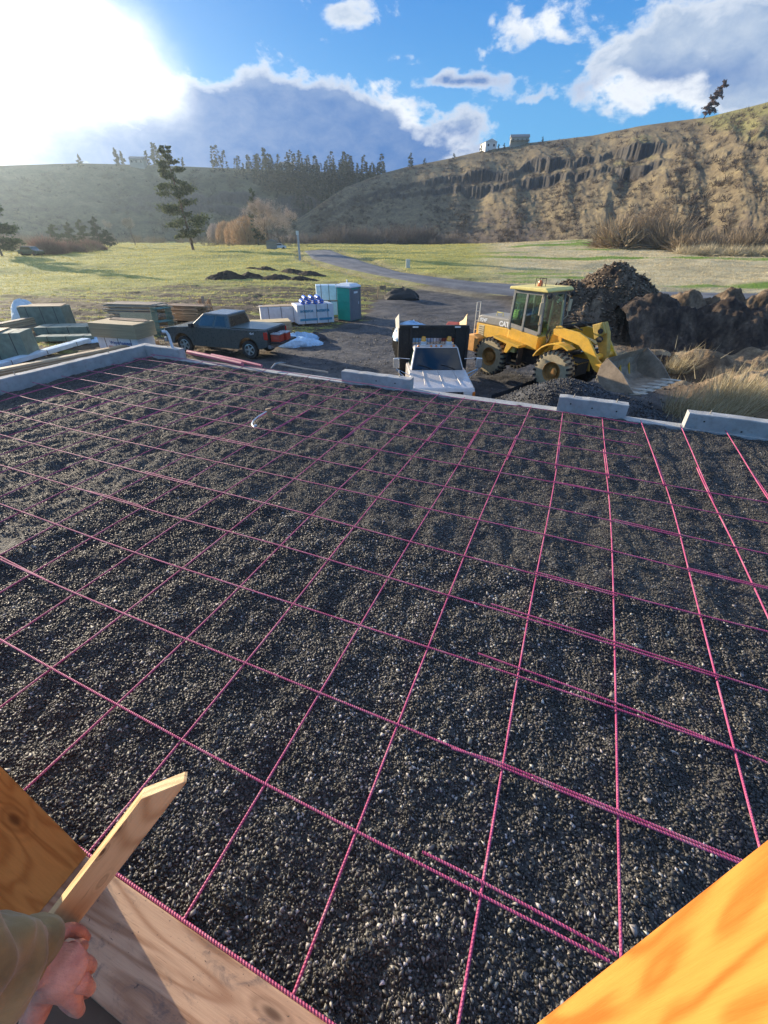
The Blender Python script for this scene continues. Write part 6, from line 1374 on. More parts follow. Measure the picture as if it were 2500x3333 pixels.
# parked vehicles and hut far away
p_ = atd(603, 538); ca = empty('parked_car', (p_[0], p_[1], p_[2]), R_(20), 'tiny white car parked under the bare trees far away', 'car')
q = MB(); q.prism([(-2.2, .3), (-2.2, .8), (-1.5, 1.0), (-1.1, 1.5), (.7, 1.5), (1.2, 1.0), (2.2, .85), (2.2, .3)], -.85, .85); q.build('car_body', mat('white car', (.75, .75, .77), .3), ca, bev=.08)
q = MB(); q.prism([(-1.35, 1.02), (-1.05, 1.42), (.62, 1.42), (1.0, 1.02)], -.87, .87); q.build('windows', BLK, ca)
for x_ in (-1.3, 1.3): q = MB(); q.lathe([(.001, -.9), (.33, -.9), (.33, .9), (.001, .9)], 14, c=(x_, 0, .33)); q.build('wheel_pair', RUB, ca)
p_ = atd(588, 538); hu = empty('shed', (p_[0], p_[1], p_[2]), R_(10), 'small dark shed beneath the bare trees far away', 'shed'); q = MB(); q.box(-1.6, 1.6, -1.2, 1.2, -.3, 2.0); q.build('shed_wall', LUM[2], hu); q = MB(); q.prism([(-1.9, 2.0), (0, 2.7), (1.9, 2.0)], -1.4, 1.4); q.build('shed_roof', mat('shed roof', (.2, .2, .21), .6), hu)
p_ = at(70 * K, 552 * K); ca = empty('parked_car', (p_[0], p_[1], p_[2]), R_(-10), 'dark car parked below the trees at the far left', 'car')
q = MB(); q.prism([(-2.3, .3), (-2.3, .9), (-1.6, 1.05), (-1.1, 1.6), (.8, 1.6), (1.3, 1.05), (2.3, .9), (2.3, .3)], -.9, .9); q.build('car_body', mat('dark green car', (.03, .07, .06), .25, coat=1), ca, bev=.08)
q = MB(); q.prism([(-1.4, 1.08), (-1.05, 1.5), (.7, 1.5), (1.05, 1.08)], -.92, .92); q.build('windows', MATS['tinted glass'], ca)
for x_ in (-1.4, 1.4): q = MB(); q.lathe([(.001, -.92), (.36, -.92), (.36, .92), (.001, .92)], 14, c=(x_, 0, .36)); q.build('wheel_pair', RUB, ca)
# houses on the ridges
def house(phu, v, side, D, w_, d_, h_, rz, label, wm, rm, name='house', dz=0):
    p, s_ = phs(phu, v); z = float(hz_at(np.array([p]), np.array([D]), side)[0]) + dz; ho = empty(name, (D * math.sin(p), D * math.cos(p), z), rz, label, 'house')
    q = MB(); q.box(-w_ / 2, w_ / 2, -d_ / 2, d_ / 2, -3, h_); q.build('wall', wm, ho)
    q = MB(); q.prism([(-w_ / 2 - .5, h_), (0, h_ + w_ * .22), (w_ / 2 + .5, h_)], -d_ / 2 - .5, d_ / 2 + .5) if w_ < d_ else q.prism([(-d_ / 2 - .5, h_), (0, h_ + d_ * .24), (d_ / 2 + .5, h_)], -w_ / 2 - .5, w_ / 2 + .5, axis='x'); q.build('roof', rm, ho)
    nwin = max(2, int(w_ / 3.2))
    for k in range(nwin): q = MB(); x_ = -w_ / 2 + (k + .5) * w_ / nwin; q.box(x_ - .7, x_ + .7, -d_ / 2 - .06, -d_ / 2 + .02, h_ * .42, h_ * .42 + 1.4); q.build('window', BLK, ho)
    return ho
HW = mat('white siding', (.75, .74, .70), .7, var=.05); HT = mat('tan siding', (.42, .38, .30), .7, var=.08); HR_ = mat('grey shingle', (.22, .21, .20), .8)
house(1588, 490, 'R', 438, 9, 12, 4.5, R_(10), 'white barn with pale roof on the right ridge', HW, mat('pale metal roof', (.62, .60, .56), .5), 'barn')
h2 = house(1690, 462, 'R', 430, 13, 9, 4.2, R_(-8), 'tan house with deck on the crest right of the white barn', HT, HR_)
q = MB(); q.box(-7, 7, -6.8, -4.6, 2.0, 2.3)
for k in range(5): q.box(-7 + k * 3.4, -6.7 + k * 3.4, -6.8, -6.5, -2, 2.0)
q.build('deck', HT, h2)
for (u_, v_, D_, w_, d_, h_, lab) in [(452, 535, 478, 15, 10, 5, 'pale house on the left plateau beside dark trees'), (905, 548, 482, 9, 8, 4, 'small white house, leftmost among the ridge conifers'), (938, 549, 480, 14, 9, 5, 'tan roofed white house in the middle of the ridge conifers'), (1010, 555, 480, 22, 8, 4, 'long low white building between the ridge conifers')]:
    house(u_, v_, 'L', D_, w_ * .7, d_ * .8, h_ * .8, R_(4), lab, HW if u_ != 452 else HT, HR_ if u_ != 938 else mat('tan roof', (.45, .33, .22), .8))
# ================================================================== vegetation
LEAF = vcol('conifer needles', .8, trans=.25, spec=.2); TWIG = vcol('bare twigs', .85, spec=.2, trans=.15); BARK = mat('bark', (.10, .075, .055), .9, var=.35, scale=3, bump=.8, bscale=12); BARKP = mat('pale bark', (.30, .26, .22), .9, var=.3, scale=4)
GRASS = vcol('dry grass blades', .85, trans=.35, spec=.15)
def tri_cloud(P, N, size, r, asp=.35, droop=0.0):
    """thin triangles at P pointing along N"""
    n = len(P); N = N / (np.linalg.norm(N, axis=1, keepdims=True) + 1e-9); rnd = r.normal(0, 1, (n, 3)); S_ = np.cross(N, rnd); S_ /= np.linalg.norm(S_, axis=1, keepdims=True) + 1e-9
    size = np.asarray(size).reshape(-1, 1) * np.ones((n, 1)); a = P - S_ * size * asp; b = P + S_ * size * asp; c = P + N * size
    V = np.stack([a, b, c], 1).reshape(-1, 3); F = np.arange(n * 3).reshape(n, 3); return V, F
def tubes_np(A, B, ra, rb, k=3):
    n = len(A); d = B - A; d /= np.linalg.norm(d, axis=1, keepdims=True) + 1e-9; up = np.where(np.abs(d[:, 2:3]) > .9, [[1, 0, 0]], [[0, 0, 1]]); s_ = np.cross(d, up); s_ /= np.linalg.norm(s_, axis=1, keepdims=True); t_ = np.cross(d, s_)
    V = []; 
    for P, rr_ in ((A, ra), (B, rb)):
        for q in range(k): a = 2 * math.pi * q / k; V.append(P + (s_ * math.cos(a) + t_ * math.sin(a)) * rr_[:, None])
    V = np.stack(V, 1).reshape(-1, 3); b = (np.arange(n) * 2 * k)[:, None]; F = []
    for q in range(k): q2 = (q + 1) % k; F.append(np.concatenate([b + q, b + q2, b + k + q2, b + k + q], 1))
    return V, np.concatenate(F)
def conifer(name, loc, h, rad, seed, n, label, cat='tree', group=None, gap=.0, base_=.12, col=((.02, .035, .015), (.06, .085, .035)), shape=1.0, lean=(0, 0), size=.06, trunk_m=None):
    r = np.random.default_rng(seed); root = empty(name, loc, 0, label, cat, group); root.rotation_euler = (lean[0], lean[1], 0)
    q = MB(); q.tube([(0, 0, -.03 * h), (.01 * h, 0, h * .4), (0, 0, h * .97)], [h * .018, h * .012, h * .002], 7); q.build('trunk', trunk_m or BARK, root, smooth=True)
    # limbs
    nb = max(22, int(h * (2.9 if n > 1000 else 2.4))); P = []; N = []; A = []; B = []
    for k in range(nb):
        t_ = base_ + (1 - base_) * (k + r.uniform(0, .8)) / nb; 
        if r.uniform() < gap: continue
        prof = (1 - t_) ** shape * (1 - .55 * math.exp(-((t_ - base_) / .10) ** 2)); L = rad * prof * r.uniform(.55, 1.15) + .02 * h; a = r.uniform(0, 6.28); el_ = r.uniform(-.25, .35)
        dirn = np.array([math.cos(a), math.sin(a), el_]); st = np.array([0, 0, t_ * h]); A.append(st); B.append(st + dirn * L)
        m_ = max(3, int(n / nb * (L / rad + .35))); q_ = r.uniform(.30 if n > 5000 else .12, 1, m_) ** .8; pp = st + dirn * L * q_[:, None] + np.stack([r.normal(0, L * .16, m_), r.normal(0, L * .16, m_), r.normal(0, L * .07, m_)], -1)
        P.append(pp); N.append(np.stack([np.full(m_, dirn[0]), np.full(m_, dirn[1]), np.full(m_, .15)], -1) + r.normal(0, .6, (m_, 3)))
    P = np.concatenate(P); N = np.concatenate(N); V, F = tri_cloud(P, N, h * size * r.uniform(.5, 1.2, len(P)), r, .42)
    f = np.repeat(r.uniform(0, 1, len(P)), 3); np_mesh('crown', V, F, LEAF, root, col=ramp(col, f))
    if h > 12 and n > 1500:
        A = np.array(A); B = np.array(B); V, F = tubes_np(A, B, np.full(len(A), h * .0035), np.full(len(A), h * .001)); np_mesh('limbs', V, F, BARK, root)
    return root
def bare_tree(name, loc, h, w_, seed, label, cat='tree', group=None, depth=6, col=((.16, .11, .08), (.34, .25, .18)), trunks=1, twig=.010, fuzz=2500, up=.55, fz=.05):
    r = np.random.default_rng(seed); root = empty(name, loc, 0, label, cat, group); A, B, ra, rb, tips = [], [], [], [], []
    def grow(p, d, L, rad, lv):
        n = 2 if L > h * .08 else 1
        for _ in range(n):
            d2 = d + r.normal(0, .12, 3); d2 /= np.linalg.norm(d2); q = p + d2 * L / n; A.append(p); B.append(q); ra.append(rad); rb.append(rad * .82); p = q; rad *= .82; d = d2
        if lv >= depth: tips.append((p, d)); return
        for _ in range(r.integers(2, 4)):
            a = r.normal(0, 1, 3); a -= a @ d * d; a /= np.linalg.norm(a) + 1e-9; sp = r.uniform(.35, .95); nd = d * math.cos(sp) + a * math.sin(sp); nd[2] += up * .25; nd[0] *= w_; nd[1] *= w_; nd /= np.linalg.norm(nd)
            grow(p, nd, L * r.uniform(.62, .86), rad * .66, lv + 1)
    for k in range(trunks):
        a = r.uniform(0, 6.28); d = np.array([math.cos(a) * .35 * (trunks > 1), math.sin(a) * .35 * (trunks > 1), 1.0]); d /= np.linalg.norm(d); grow(np.array([0, 0, -.02 * h]), d, h * .26, h * .022 / math.sqrt(trunks), 0)
    A, B, ra, rb = map(np.array, (A, B, ra, rb)); zmax = B[:, 2].max(); s_ = h / zmax; A, B, ra, rb = A * s_, B * s_, ra, rb
    th = ra > np.quantile(ra, .9) ; V, F = tubes_np(A[th], B[th], ra[th], rb[th], 5); np_mesh('trunk', V, F, BARK, root)
    V, F = tubes_np(A[~th], B[~th], np.maximum(ra[~th], twig), np.maximum(rb[~th], twig * .8), 3)
    T = np.array([t_[0] for t_ in tips]) * s_; D_ = np.array([t_[1] for t_ in tips]); k_ = r.integers(0, len(T), fuzz); V2, F2 = tri_cloud(T[k_] + r.normal(0, h * .03, (fuzz, 3)), D_[k_] + r.normal(0, .5, (fuzz, 3)), h * fz * r.uniform(.5, 1.3, fuzz), r, .06)
    o = np_mesh('crown', np.concatenate([V2, V]), np.concatenate([F2, np.stack([F[:, 0], F[:, 1], F[:, 2]], -1) + len(V2), np.stack([F[:, 0], F[:, 2], F[:, 3]], -1) + len(V2)]), TWIG, root, col=ramp(col, np.concatenate([np.repeat(r.uniform(0, 1, fuzz), 3), r.uniform(0, 1, len(V))])))
    return root
def bush_np(P, R, r, n=60, asp=.05, h=1.0):
    """many twiggy bushes in one cloud"""
    m_ = len(P); d = r.normal(0, 1, (m_, n, 3)); d[..., 2] = np.abs(d[..., 2]) * h + .25; d /= np.linalg.norm(d, axis=2, keepdims=True)
    st = P[:, None] + d * R[:, None, None] * r.uniform(.05, .55, (m_, n, 1)); V, F = tri_cloud(st.reshape(-1, 3), (d + r.normal(0, .3, d.shape)).reshape(-1, 3), (R[:, None] * r.uniform(.35, .8, (m_, n))).ravel(), r, asp); return V, F
def hgt(u, vb, vt, D):
    """real height of something on ground distance D"""
    _, s1 = phs(u * K, vb * K); _, s2 = phs(u * K, vt * K); return (s2 - s1) * D
def gpos(ud, vd):
    p = atd(ud, vd); return p, math.hypot(p[0], p[1])
# big ponderosa pine leaning slightly left
p, D = gpos(418, 541); H = hgt(405, 541, 312, D)
conifer('pine_tree', tuple(p - np.array([0, 0, .3])), H, H * .27, 301, 12500, 'tall open ponderosa pine standing alone in the left field', gap=.2, base_=.14, col=((.045, .06, .028), (.11, .135, .055), (.20, .215, .10)), shape=.62, lean=(R_(1), R_(-5)), size=.024, trunk_m=mat('pine bark', (.14, .085, .055), .9, var=.3, bump=.8))
# bare cottonwood group
PINKC = ((.32, .25, .21), (.60, .50, .42)); ORC = ((.36, .22, .11), (.66, .47, .28))
for k, (ud, vd, vt, w_, sd, col, lab) in enumerate([(582, 538, 432, .95, 311, PINKC, 'tallest bare cottonwood with brown twigs beside the road'), (612, 536, 448, 1.1, 312, PINKC, 'bare cottonwood right of the tallest one'), (604, 530, 462, 1.0, 319, PINKC, 'smaller bare cottonwood between two large ones')]):
    p, D = gpos(ud, vd); H = hgt(ud, vd, vt, D); bare_tree('bare_tree', tuple(p), H, w_, sd, lab, col=col, twig=.035, fuzz=5000, trunks=2, fz=.045)
for k, (ud, vd, vt, rr_, lab) in enumerate([(540, 529, 462, 1.1, 'rounded orange brown willow thicket left of the cottonwoods'), (515, 528, 472, .9, 'golden willow thicket, middle of the orange group'), (492, 526, 474, .8, 'orange willow thicket, second from the left end'), (470, 525, 480, .8, 'pale grey brown thicket at the left end of the group')]):
    p, D = gpos(ud, vd); H = hgt(ud, vd, vt, D); r = np.random.default_rng(330 + k); n_ = 5200; a = r.uniform(0, 6.28, n_); b = r.uniform(0, 1, n_) ** .6; c_ = r.uniform(0, 1, n_)
    P = np.stack([np.cos(a) * b * H * .62 * rr_, np.sin(a) * b * H * .5, c_ * H * .92 * np.sqrt(1 - .75 * b ** 2)], -1); N = P * np.array([.6, .6, 1.0]) + np.array([0, 0, H * .3]); V, F = tri_cloud(P, N + r.normal(0, H * .1, P.shape), H * .13 * r.uniform(.5, 1.3, n_), r, .07)
    root = empty('willow_thicket', tuple(p - np.array([0, 0, .2])), 0, lab, 'willow'); np_mesh('twigs', V, F, TWIG, root, col=ramp(ORC if k < 3 else PINKC, np.repeat(r.uniform(0, 1, n_), 3)))
    q = MB()
    for s in range(6): a = r.uniform(0, 6.28); q.tube([(0, 0, -.2), (math.cos(a) * H * .15, math.sin(a) * H * .12, H * .35), (math.cos(a) * H * .35, math.sin(a) * H * .3, H * .7)], [H * .02, H * .012, H * .004], 5)
    q.build('stems', BARK, root)
p, D = gpos(559, 530); conifer('conifer', tuple(p), hgt(559, 530, 410, D) , 4.2, 340, 900, 'conifer top rising behind the bare cottonwoods', size=.06)
# left trees and shrubs
for k, (ud, vd, vt, sd, lab) in enumerate([(293, 530, 470, 351, 'small bare tree left of the tall pine'), (255, 528, 478, 352, 'thin bare sapling left of the small bare tree')]):
    p, D = gpos(ud, vd); bare_tree('bare_tree', tuple(p), hgt(ud, vd, vt, D), .6, sd, lab, col=((.25, .22, .17), (.45, .40, .32)), twig=.03, fuzz=1500, up=1.2)
for k, (ud, vd, vt, rr_, lab) in enumerate([(218, 533, 470, .40, 'leafy dark conifer in the left group, tallest'), (238, 536, 496, .55, 'low dark juniper right of the left group'), (186, 534, 476, .42, 'olive conifer in the left group, second'), (160, 535, 482, .45, 'olive conifer in the left group, third from the right'), (130, 537, 485, .5, 'pale olive tree at the left of the group')]):
    p, D = gpos(ud, vd); H = hgt(ud, vd, vt, D); conifer('conifer', tuple(p), H, H * rr_, 360 + k, 3500, lab, col=((.04, .055, .025), (.12, .14, .06)) if k > 1 else ((.02, .03, .015), (.06, .08, .035)), shape=.7, size=.07)
p, D = gpos(6, 556); H = hgt(6, 556, 392, D); conifer('conifer', tuple(p), H, H * .36, 371, 9000, 'huge dark conifer at the far left edge', shape=.8, size=.045, col=((.03, .05, .025), (.09, .12, .05)))
for k, (ud, vd, hh_, lab) in enumerate([(198, 541, 3.2, 'reddish rounded shrub below the left conifers'), (150, 545, 3.0, 'grey brown shrub between the dark car and red shrub'), (105, 549, 4.0, 'brown shrub beside the dark car')]):
    p, D = gpos(ud, vd); r = np.random.default_rng(380 + k); V, F = bush_np(np.array([[0, 0, 0], [1.5, .5, 0], [-1.6, .3, 0], [3, 0, -.2]]), np.array([1, .8, .9, .6]) * hh_ * .9, r, 700, .03); root = empty('shrub', tuple(p), 0, lab, 'shrub'); np_mesh('twigs', V, F, TWIG, root, col=ramp(((.22, .12, .09), (.40, .26, .2)), r.uniform(0, 1, len(V))))
# ridge conifers on the left plateau
RC = [(176, 334, 366), (259, 322, 372), (272, 328, 372), (323, 327, 368), (343, 311, 370), (357, 318, 372), (365, 326, 372), (399, 345, 372), (463, 351, 376), (575, 321, 374), (528, 357, 378), (540, 362, 380), (560, 366, 384), (610, 357, 384), (622, 352, 384), (632, 362, 386), (645, 354, 386), (655, 364, 388), (668, 360, 386), (690, 366, 390), (702, 366, 392), (715, 356, 390), (722, 358, 392), (736, 352, 392), (745, 347, 396), (752, 350, 408), (762, 356, 394), (772, 352, 394), (783, 355, 392), (792, 354, 388), (800, 358, 386), (808, 356, 384), (817, 360, 382), (826, 362, 378)]
LABS = ['lone round conifer on the left plateau', 'left one of two slim conifers by the plateau house', 'right one of two slim conifers by the plateau house', 'slim conifer right of the plateau house', 'broad conifer behind the tall pine top']
GC = 'dark conifers along the far ridge'
for k, (ud, vt, vb) in enumerate(RC):
    D = 474 + (k % 5) * 3; p_, _ = phs(ud * K, vb * K); z = float(hz_at(np.array([p_]), np.array([D]), 'L')[0]); _, st = phs(ud * K, vt * K); H = max(6, CAM[2] + st * D - z)
    lab = LABS[k] if k < 5 else ('tallest twin topped conifer on the far ridge' if k == 9 else ('conifer on the far ridge left of the tallest one' if k < 9 else 'dark narrow conifer in the row along the far ridge right of the tallest one'))
    conifer('conifer', (D * math.sin(p_), D * math.cos(p_), z - 1), H + 1, H * (.32 if k in (0, 4, 9) else .22), 400 + k, 420, lab, group=GC, size=.13, shape=.8)
# trees on the right ridge
for k, (ud, vt, vb, wd, lab) in enumerate([(886, 331, 357, .45, 'rounded conifer on the crest left of the barn'), (917, 342, 353, .5, 'small conifer right of the rounded crest conifer'), (1038, 313, 331, .25, 'slim conifer left of the white barn'), (1076, 312, 325, .3, 'small conifer between barn and house'), (1088, 310, 323, .35, 'small conifer left of the tan house'), (1170, 297, 312, .3, 'small conifer right of the tan house'), (980, 330, 343, .4, 'tiny conifer midway along the right crest')]):
    p_, _ = phs(ud * K, vb * K); D = float(np.interp(p_, RA, RD1)) - 4; z = float(hz_at(np.array([p_]), np.array([D]), 'R')[0]); _, st = phs(ud * K, vt * K); H = max(3.5, CAM[2] + st * D - z)
    conifer('conifer', (D * math.sin(p_), D * math.cos(p_), z - .5), H + .5, H * wd, 450 + k, 300, lab, size=.12, shape=.6)
# leaning snag
p_, _ = phs(1520 * K, 245 * K); D = float(np.interp(p_, RA, RD1)) - 3; z = float(hz_at(np.array([p_]), np.array([D]), 'R')[0]); _, st = phs(1556 * K, 166 * K); H = (CAM[2] + st * D - z) * 1.06
conifer('leaning_pine', (D * math.sin(p_), D * math.cos(p_), z - 1), H, H * .19, 470, 2400, 'leaning reddish brown pine on the crest at the upper right', gap=.2, base_=.18, shape=.35, lean=(0, R_(24)), size=.055, col=((.09, .06, .045), (.22, .15, .11)))
# brush at the foot of the right hill
r = np.random.default_rng(77)
bt = [(1390, 520, 430, 1.0, 'spreading bare tree in the brush below the right hill')]
for k, (ud, vd, vt, w_, lab) in enumerate(bt):
    p_, _ = phs(ud * K, vd * K); D = 172; z = float(gz0(D * math.sin(p_), D * math.cos(p_))); H = hgt(ud, vd, vt, D); bare_tree('bare_tree', (D * math.sin(p_), D * math.cos(p_), z), H * 1.1, w_, 500 + k, lab, col=((.24, .18, .12), (.42, .33, .22)), twig=.03, fuzz=3500, trunks=3, fz=.05)
def brush(name, boxes, label, cat, n_each, col, seed, nper=60, asp=.035, side=None, kind='stuff'):
    r = np.random.default_rng(seed); P = []; R2 = []
    for (u0, u1, D0_, D1_, h0, h1, cnt) in boxes:
        ph_ = np.array([phs(u * K, 500 * K)[0] for u in r.uniform(u0, u1, cnt)]); D = r.uniform(D0_, D1_, cnt); x, y = D * np.sin(ph_), D * np.cos(ph_); z = gz0(x, y) if side is None else hz_at(ph_, D, side)
        P.append(np.stack([x, y, z - .2], -1)); R2.append(r.uniform(h0, h1, cnt))
    P = np.concatenate(P); R2 = np.concatenate(R2); V, F = bush_np(P, R2, r, nper, asp, 1.1); c = ramp(col, np.repeat(r.uniform(0, 1, len(P)), nper * 3) * .6 + r.uniform(0, .4, len(V)))
    return tag(np_mesh(name, V, F, TWIG, col=c), label, cat, kind=kind)
brush('brush_thicket', [(1310, 1470, 160, 180, 5.5, 9.5, 60), (1470, 1780, 150, 168, 3.5, 6.5, 90), (1290, 1340, 165, 180, 2, 4, 20)], 'tan and brown leafless brush along the foot of the right hill', 'brush', 0, ((.20, .15, .10), (.42, .33, .21)), 511, 110, .028)
brush('pale_reeds', [(1480, 1700, 140, 149, 1.8, 3.0, 130)], 'pale straw reeds in front of the brown brush', 'reeds', 0, ((.40, .33, .2), (.66, .57, .38)), 512, 70, .03)
brush('bare_woods', [(560, 1000, 255, 300, 3, 6.5, 240), (700, 930, 262, 285, 7, 11, 70), (930, 1010, 245, 262, 2, 4, 40)], 'grey brown leafless woods at the foot of the hills', 'woods', 0, ((.10, .085, .075), (.22, .18, .15)), 513, 90, .022)
brush('valley_scrub', [(0, 640, 250, 330, 2, 5, 260), (-250, 200, 130, 200, 2, 4.5, 60), (430, 660, 200, 240, .8, 1.8, 80)], 'hazy brown scrub across the far left valley floor', 'scrub', 0, ((.13, .11, .07), (.28, .22, .14)), 514, 60, .03)
# scrub over the hillsides
def hillscrub(name, A, D0, D1, n_, side, label, col, seed, smin, smax, ulo, uhi, tlo=.02, thi=.97, nper=26, pw_=1.0):
    r = np.random.default_rng(seed); a0, a1 = phs(ulo, 600)[0], phs(uhi, 600)[0]; ph_ = r.uniform(a0, a1, n_); t_ = tlo + (thi - tlo) * r.uniform(0, 1, n_) ** pw_; k_ = fbm(ph_ * 40, t_ * 4, 3, seed) + r.normal(0, .25, n_) > -.02; ph_, t_ = ph_[k_], t_[k_]
    D = np.interp(ph_, A, D0) * (1 - t_) + np.interp(ph_, A, D1) * t_; x, y = D * np.sin(ph_), D * np.cos(ph_); z = hz_at(ph_, D, side)
    P = np.stack([x, y, z - .2], -1); V, F = bush_np(P, r.uniform(smin, smax, len(P)) ** 1.0, r, nper, .07, .8); c = ramp(col, np.repeat(r.uniform(0, 1, len(P)), nper * 3))
    return tag(np_mesh(name, V, F, TWIG, col=c), label, 'scrub', kind='stuff')
hillscrub('hillside_scrub', RA, RD0, RD1, 8500, 'R', 'brown and olive scrub scattered over the right hillside', ((.05, .042, .038), (.12, .095, .08), (.20, .16, .11)), 521, .7, 2.9, 1000, 2900, pw_=1.25)
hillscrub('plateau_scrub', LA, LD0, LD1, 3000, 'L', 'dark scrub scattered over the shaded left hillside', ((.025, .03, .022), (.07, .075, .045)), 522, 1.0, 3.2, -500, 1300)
# dark forest under the ridge conifers: a mass nobody could count
r = np.random.default_rng(540); n_ = 250; uu = r.uniform(700, 1250, n_) ; ph_ = np.array([phs(u, 600)[0] for u in uu]); t_ = r.uniform(.35, .97, n_); k_ = t_ > .95 - .6 * np.clip((uu - 700) / 330, 0, 1); ph_, t_ = ph_[k_], t_[k_]
D = np.interp(ph_, LA, LD0) * (1 - t_) + np.interp(ph_, LA, LD1) * t_; z = hz_at(ph_, D, 'L'); Vs, Cs = [], []
for k in range(len(D)):
    h = r.uniform(9, 17); m_ = 90; tt_ = r.uniform(0, 1, m_); a = r.uniform(0, 6.28, m_); rr_ = (1 - tt_) * h * .2; P = np.stack([D[k] * math.sin(ph_[k]) + np.cos(a) * rr_, D[k] * math.cos(ph_[k]) + np.sin(a) * rr_, z[k] + tt_ * h], -1); V, F = tri_cloud(P, np.stack([np.cos(a), np.sin(a), np.full(m_, .1)], -1), h * .12, r, .4); Vs.append(V); Cs.append(np.repeat(r.uniform(0, 1, m_), 3))
V = np.concatenate(Vs); tag(np_mesh('forest', V, np.arange(len(V)).reshape(-1, 3), LEAF, col=ramp(((.02, .032, .02), (.07, .085, .045)), np.concatenate(Cs))), 'dark conifer forest filling the shaded slope below the far ridge', 'forest', kind='stuff')
# grass
def grass_field(name, n_, region, hfun, col, label, seed, asp=.10, blades=3, lean=.5, cat='grass'):
    r = np.random.default_rng(seed); x, y = region(r, n_); m_ = len(x); z = gz(x, y); D = np.hypot(x, y); h = hfun(D, r, m_)
    P = np.repeat(np.stack([x, y, z - .01], -1), blades, 0) + np.concatenate([r.normal(0, 1, (m_ * blades, 2)) * np.repeat(h, blades)[:, None] * .6, np.zeros((m_ * blades, 1))], 1); N = np.concatenate([r.normal(0, lean, (m_ * blades, 2)), np.ones((m_ * blades, 1))], 1)
    V, F = tri_cloud(P, N, np.repeat(h, blades) * r.uniform(.5, 1.2, m_ * blades), r, asp); c = col(np.repeat(x, blades), np.repeat(y, blades), r)
    return tag(np_mesh(name, V, F, GRASS, col=np.repeat(c, 3, 0)), label, cat, kind='stuff')
def reg(r, n_):
    a = r.uniform(R_(-50), R_(50), n_); D = np.exp(r.uniform(math.log(26), math.log(255), n_)); x, y = D * np.sin(a), D * np.cos(a)
    k_ = (sdist(yardp, x, y) + fbm(x * .5, y * .5, 3, 41) < -.6) & (sdist(roadp, x, y) < -.5); row_ = fbm(x * .22, y * 1.35 + x * .2, 4, 47, .6); nm_ = 1 - ss(D, 46, 74); k_ &= ~((row_ > -.12) & (r.uniform(0, 1, n_) < nm_ * 1.1)); k_ &= ~((x > 7) & (y < 42)); return x[k_], y[k_]
def gcol(x, y, r):
    lf = ss(-x + y * .20, -8, 6)[:, None]; g1 = ramp([(.30, .27, .07), (.56, .50, .15), (.76, .64, .30)], r.uniform(0, 1, len(x)) * .7 + fbm(x * .1, y * .2, 3, 45) * .3 + .15); st_ = ramp([(.42, .34, .19), (.62, .52, .31), (.78, .68, .45)], r.uniform(0, 1, len(x)))
    strip = np.exp(-((y - 62 + x * .1) / 5.0) ** 2) + np.exp(-((y - 170) / 22.0) ** 2) * ss(x, 25, 60) + .7 * np.exp(-((y - 105) / 8.0) ** 2); gm = ss(fbm(x * .035, y * .12, 4, 53) + strip * .8 * ss(x, 5, 20), .38, .62)[:, None]
    rt = st_ * (1 - gm) + ramp([(.14, .24, .03), (.26, .40, .07)], r.uniform(0, 1, len(x))) * gm; return g1 * lf + rt * (1 - lf)
grass_field('field_grass', 110000, reg, lambda D, r, m_: np.clip(.05 + D * .0016, .06, .42) * r.uniform(.6, 1.3, m_), gcol, 'short green and straw coloured grass across the valley field', 601, asp=.16, blades=3)
def regb(r, n_):
    x = r.uniform(9.0, 24, n_); y = r.uniform(8.5, 22, n_); k_ = (fbm(x * .55, y * .7, 3, 611) + r.normal(0, .12, n_) > .10) & (pit(x, y) < .25); i_, j_ = ginv(x, y); k_ &= j_ > 12.2; return x[k_], y[k_]
grass_field('dry_grass', 3000, regb, lambda D, r, m_: r.uniform(.25, .8, m_), lambda x, y, r: ramp([(.25, .19, .10), (.50, .41, .24), (.70, .62, .42)], r.uniform(0, 1, len(x))), 'tall dry straw grass on the bank beyond the right wall', 602, asp=.018, blades=9, lean=.35)
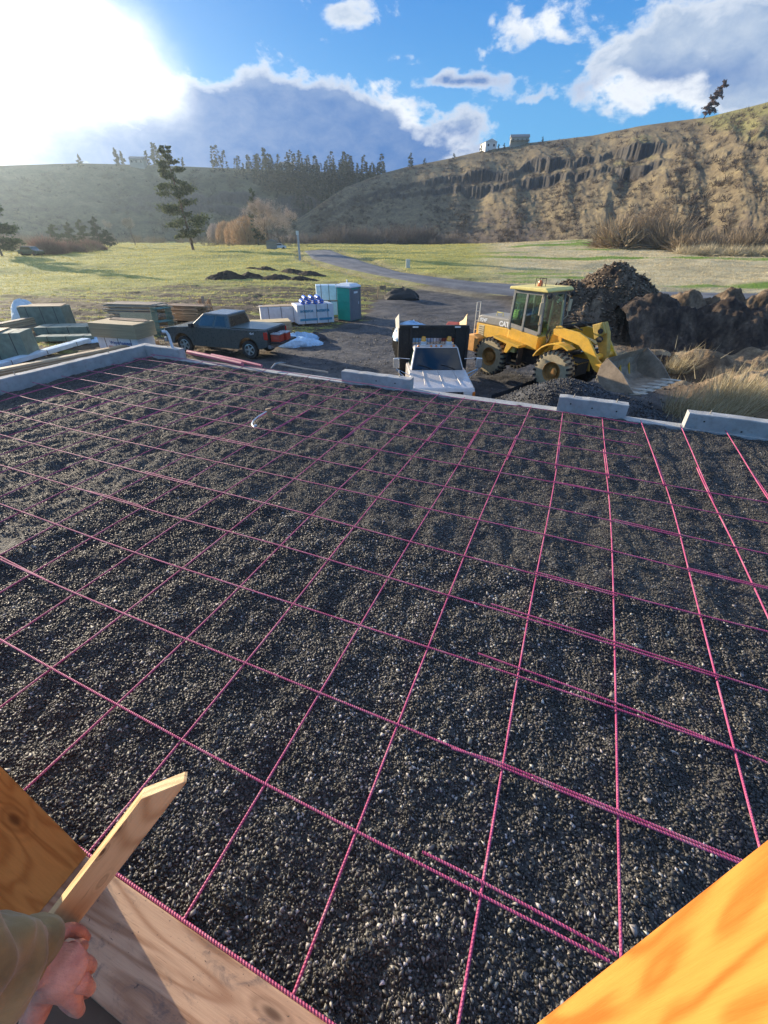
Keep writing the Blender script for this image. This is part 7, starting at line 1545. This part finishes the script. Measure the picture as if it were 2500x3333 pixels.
# tufts near frame right are individual clumps
for k, (u_, v_, rr_, n_, lab) in enumerate([(2330, 1205, .9, 900, 'large dry grass tuft beside the soil bank'), (2440, 1310, 1.3, 1700, 'brightest dry grass tuft at the right frame edge'), (2260, 1320, .9, 700, 'dark shaded grass tuft on the edge of the hole'), (2225, 1150, .6, 400, 'small dry grass tuft behind the bucket'), (2350, 1330, .9, 700, 'shaded dry grass tuft behind the right concrete wall')]):
    p = pz(u_, v_, ZG + .35); r = np.random.default_rng(620 + k); z = float(gz(p[0], p[1])); a = r.uniform(0, 6.28, n_); b = r.uniform(0, 1, n_) ** .5 * rr_; P = np.stack([np.cos(a) * b, np.sin(a) * b * .7, np.full(n_, -.05)], -1); N = np.stack([np.cos(a) * b * .5 + .25, np.sin(a) * b * .4 - .2, np.ones(n_)], -1) + r.normal(0, .25, (n_, 3))
    V, F = tri_cloud(P, N, r.uniform(.5, 1.15, n_), r, .012); o = np_mesh('grass_tuft', V, F, GRASS, col=ramp([(.28, .21, .11), (.55, .45, .26), (.74, .66, .46)], np.repeat(r.uniform(0, 1, n_), 3)), loc=(p[0], p[1], z)); tag(o, lab, 'grass tuft')
p = pz(2362, 1290, ZG + .5); tw = empty('dead_branch', (p[0], p[1], float(gz(p[0], p[1]))), 0, 'pale forked dead branch standing in the bank grass', 'branch'); q = MB(); q.tube([(0, -.1, 0), (.02, 0, .35), (.12, .02, .62), (.32, .05, .85), (.60, .1, 1.15)], [.015, .014, .012, .010, .005], 5); q.tube([(.02, 0, .35), (.18, -.05, .25), (.05, -.1, .05)], .009, 5); q.build('twigs', BARKP, tw)
# ================================================================== haze
hb = MB(); hb.box(-560, 560, -40, 600, -9, 112); hm = bpy.data.materials.new('haze'); hm.use_nodes = True; t = hm.node_tree; t.nodes.remove(t.nodes['Principled BSDF']); pv = t.nodes.new('ShaderNodeVolumePrincipled'); pv.inputs['Color'].default_value = (.70, .86, 1.0, 1); pv.inputs['Density'].default_value = .00024; pv.inputs['Anisotropy'].default_value = .68; t.links.new(pv.outputs[0], t.nodes['Material Output'].inputs['Volume'])
hz_o = hb.build('haze', hm); tag(hz_o, kind='stuff', label='thin bright haze filling the valley air', cat='haze'); hz_o.visible_shadow = True
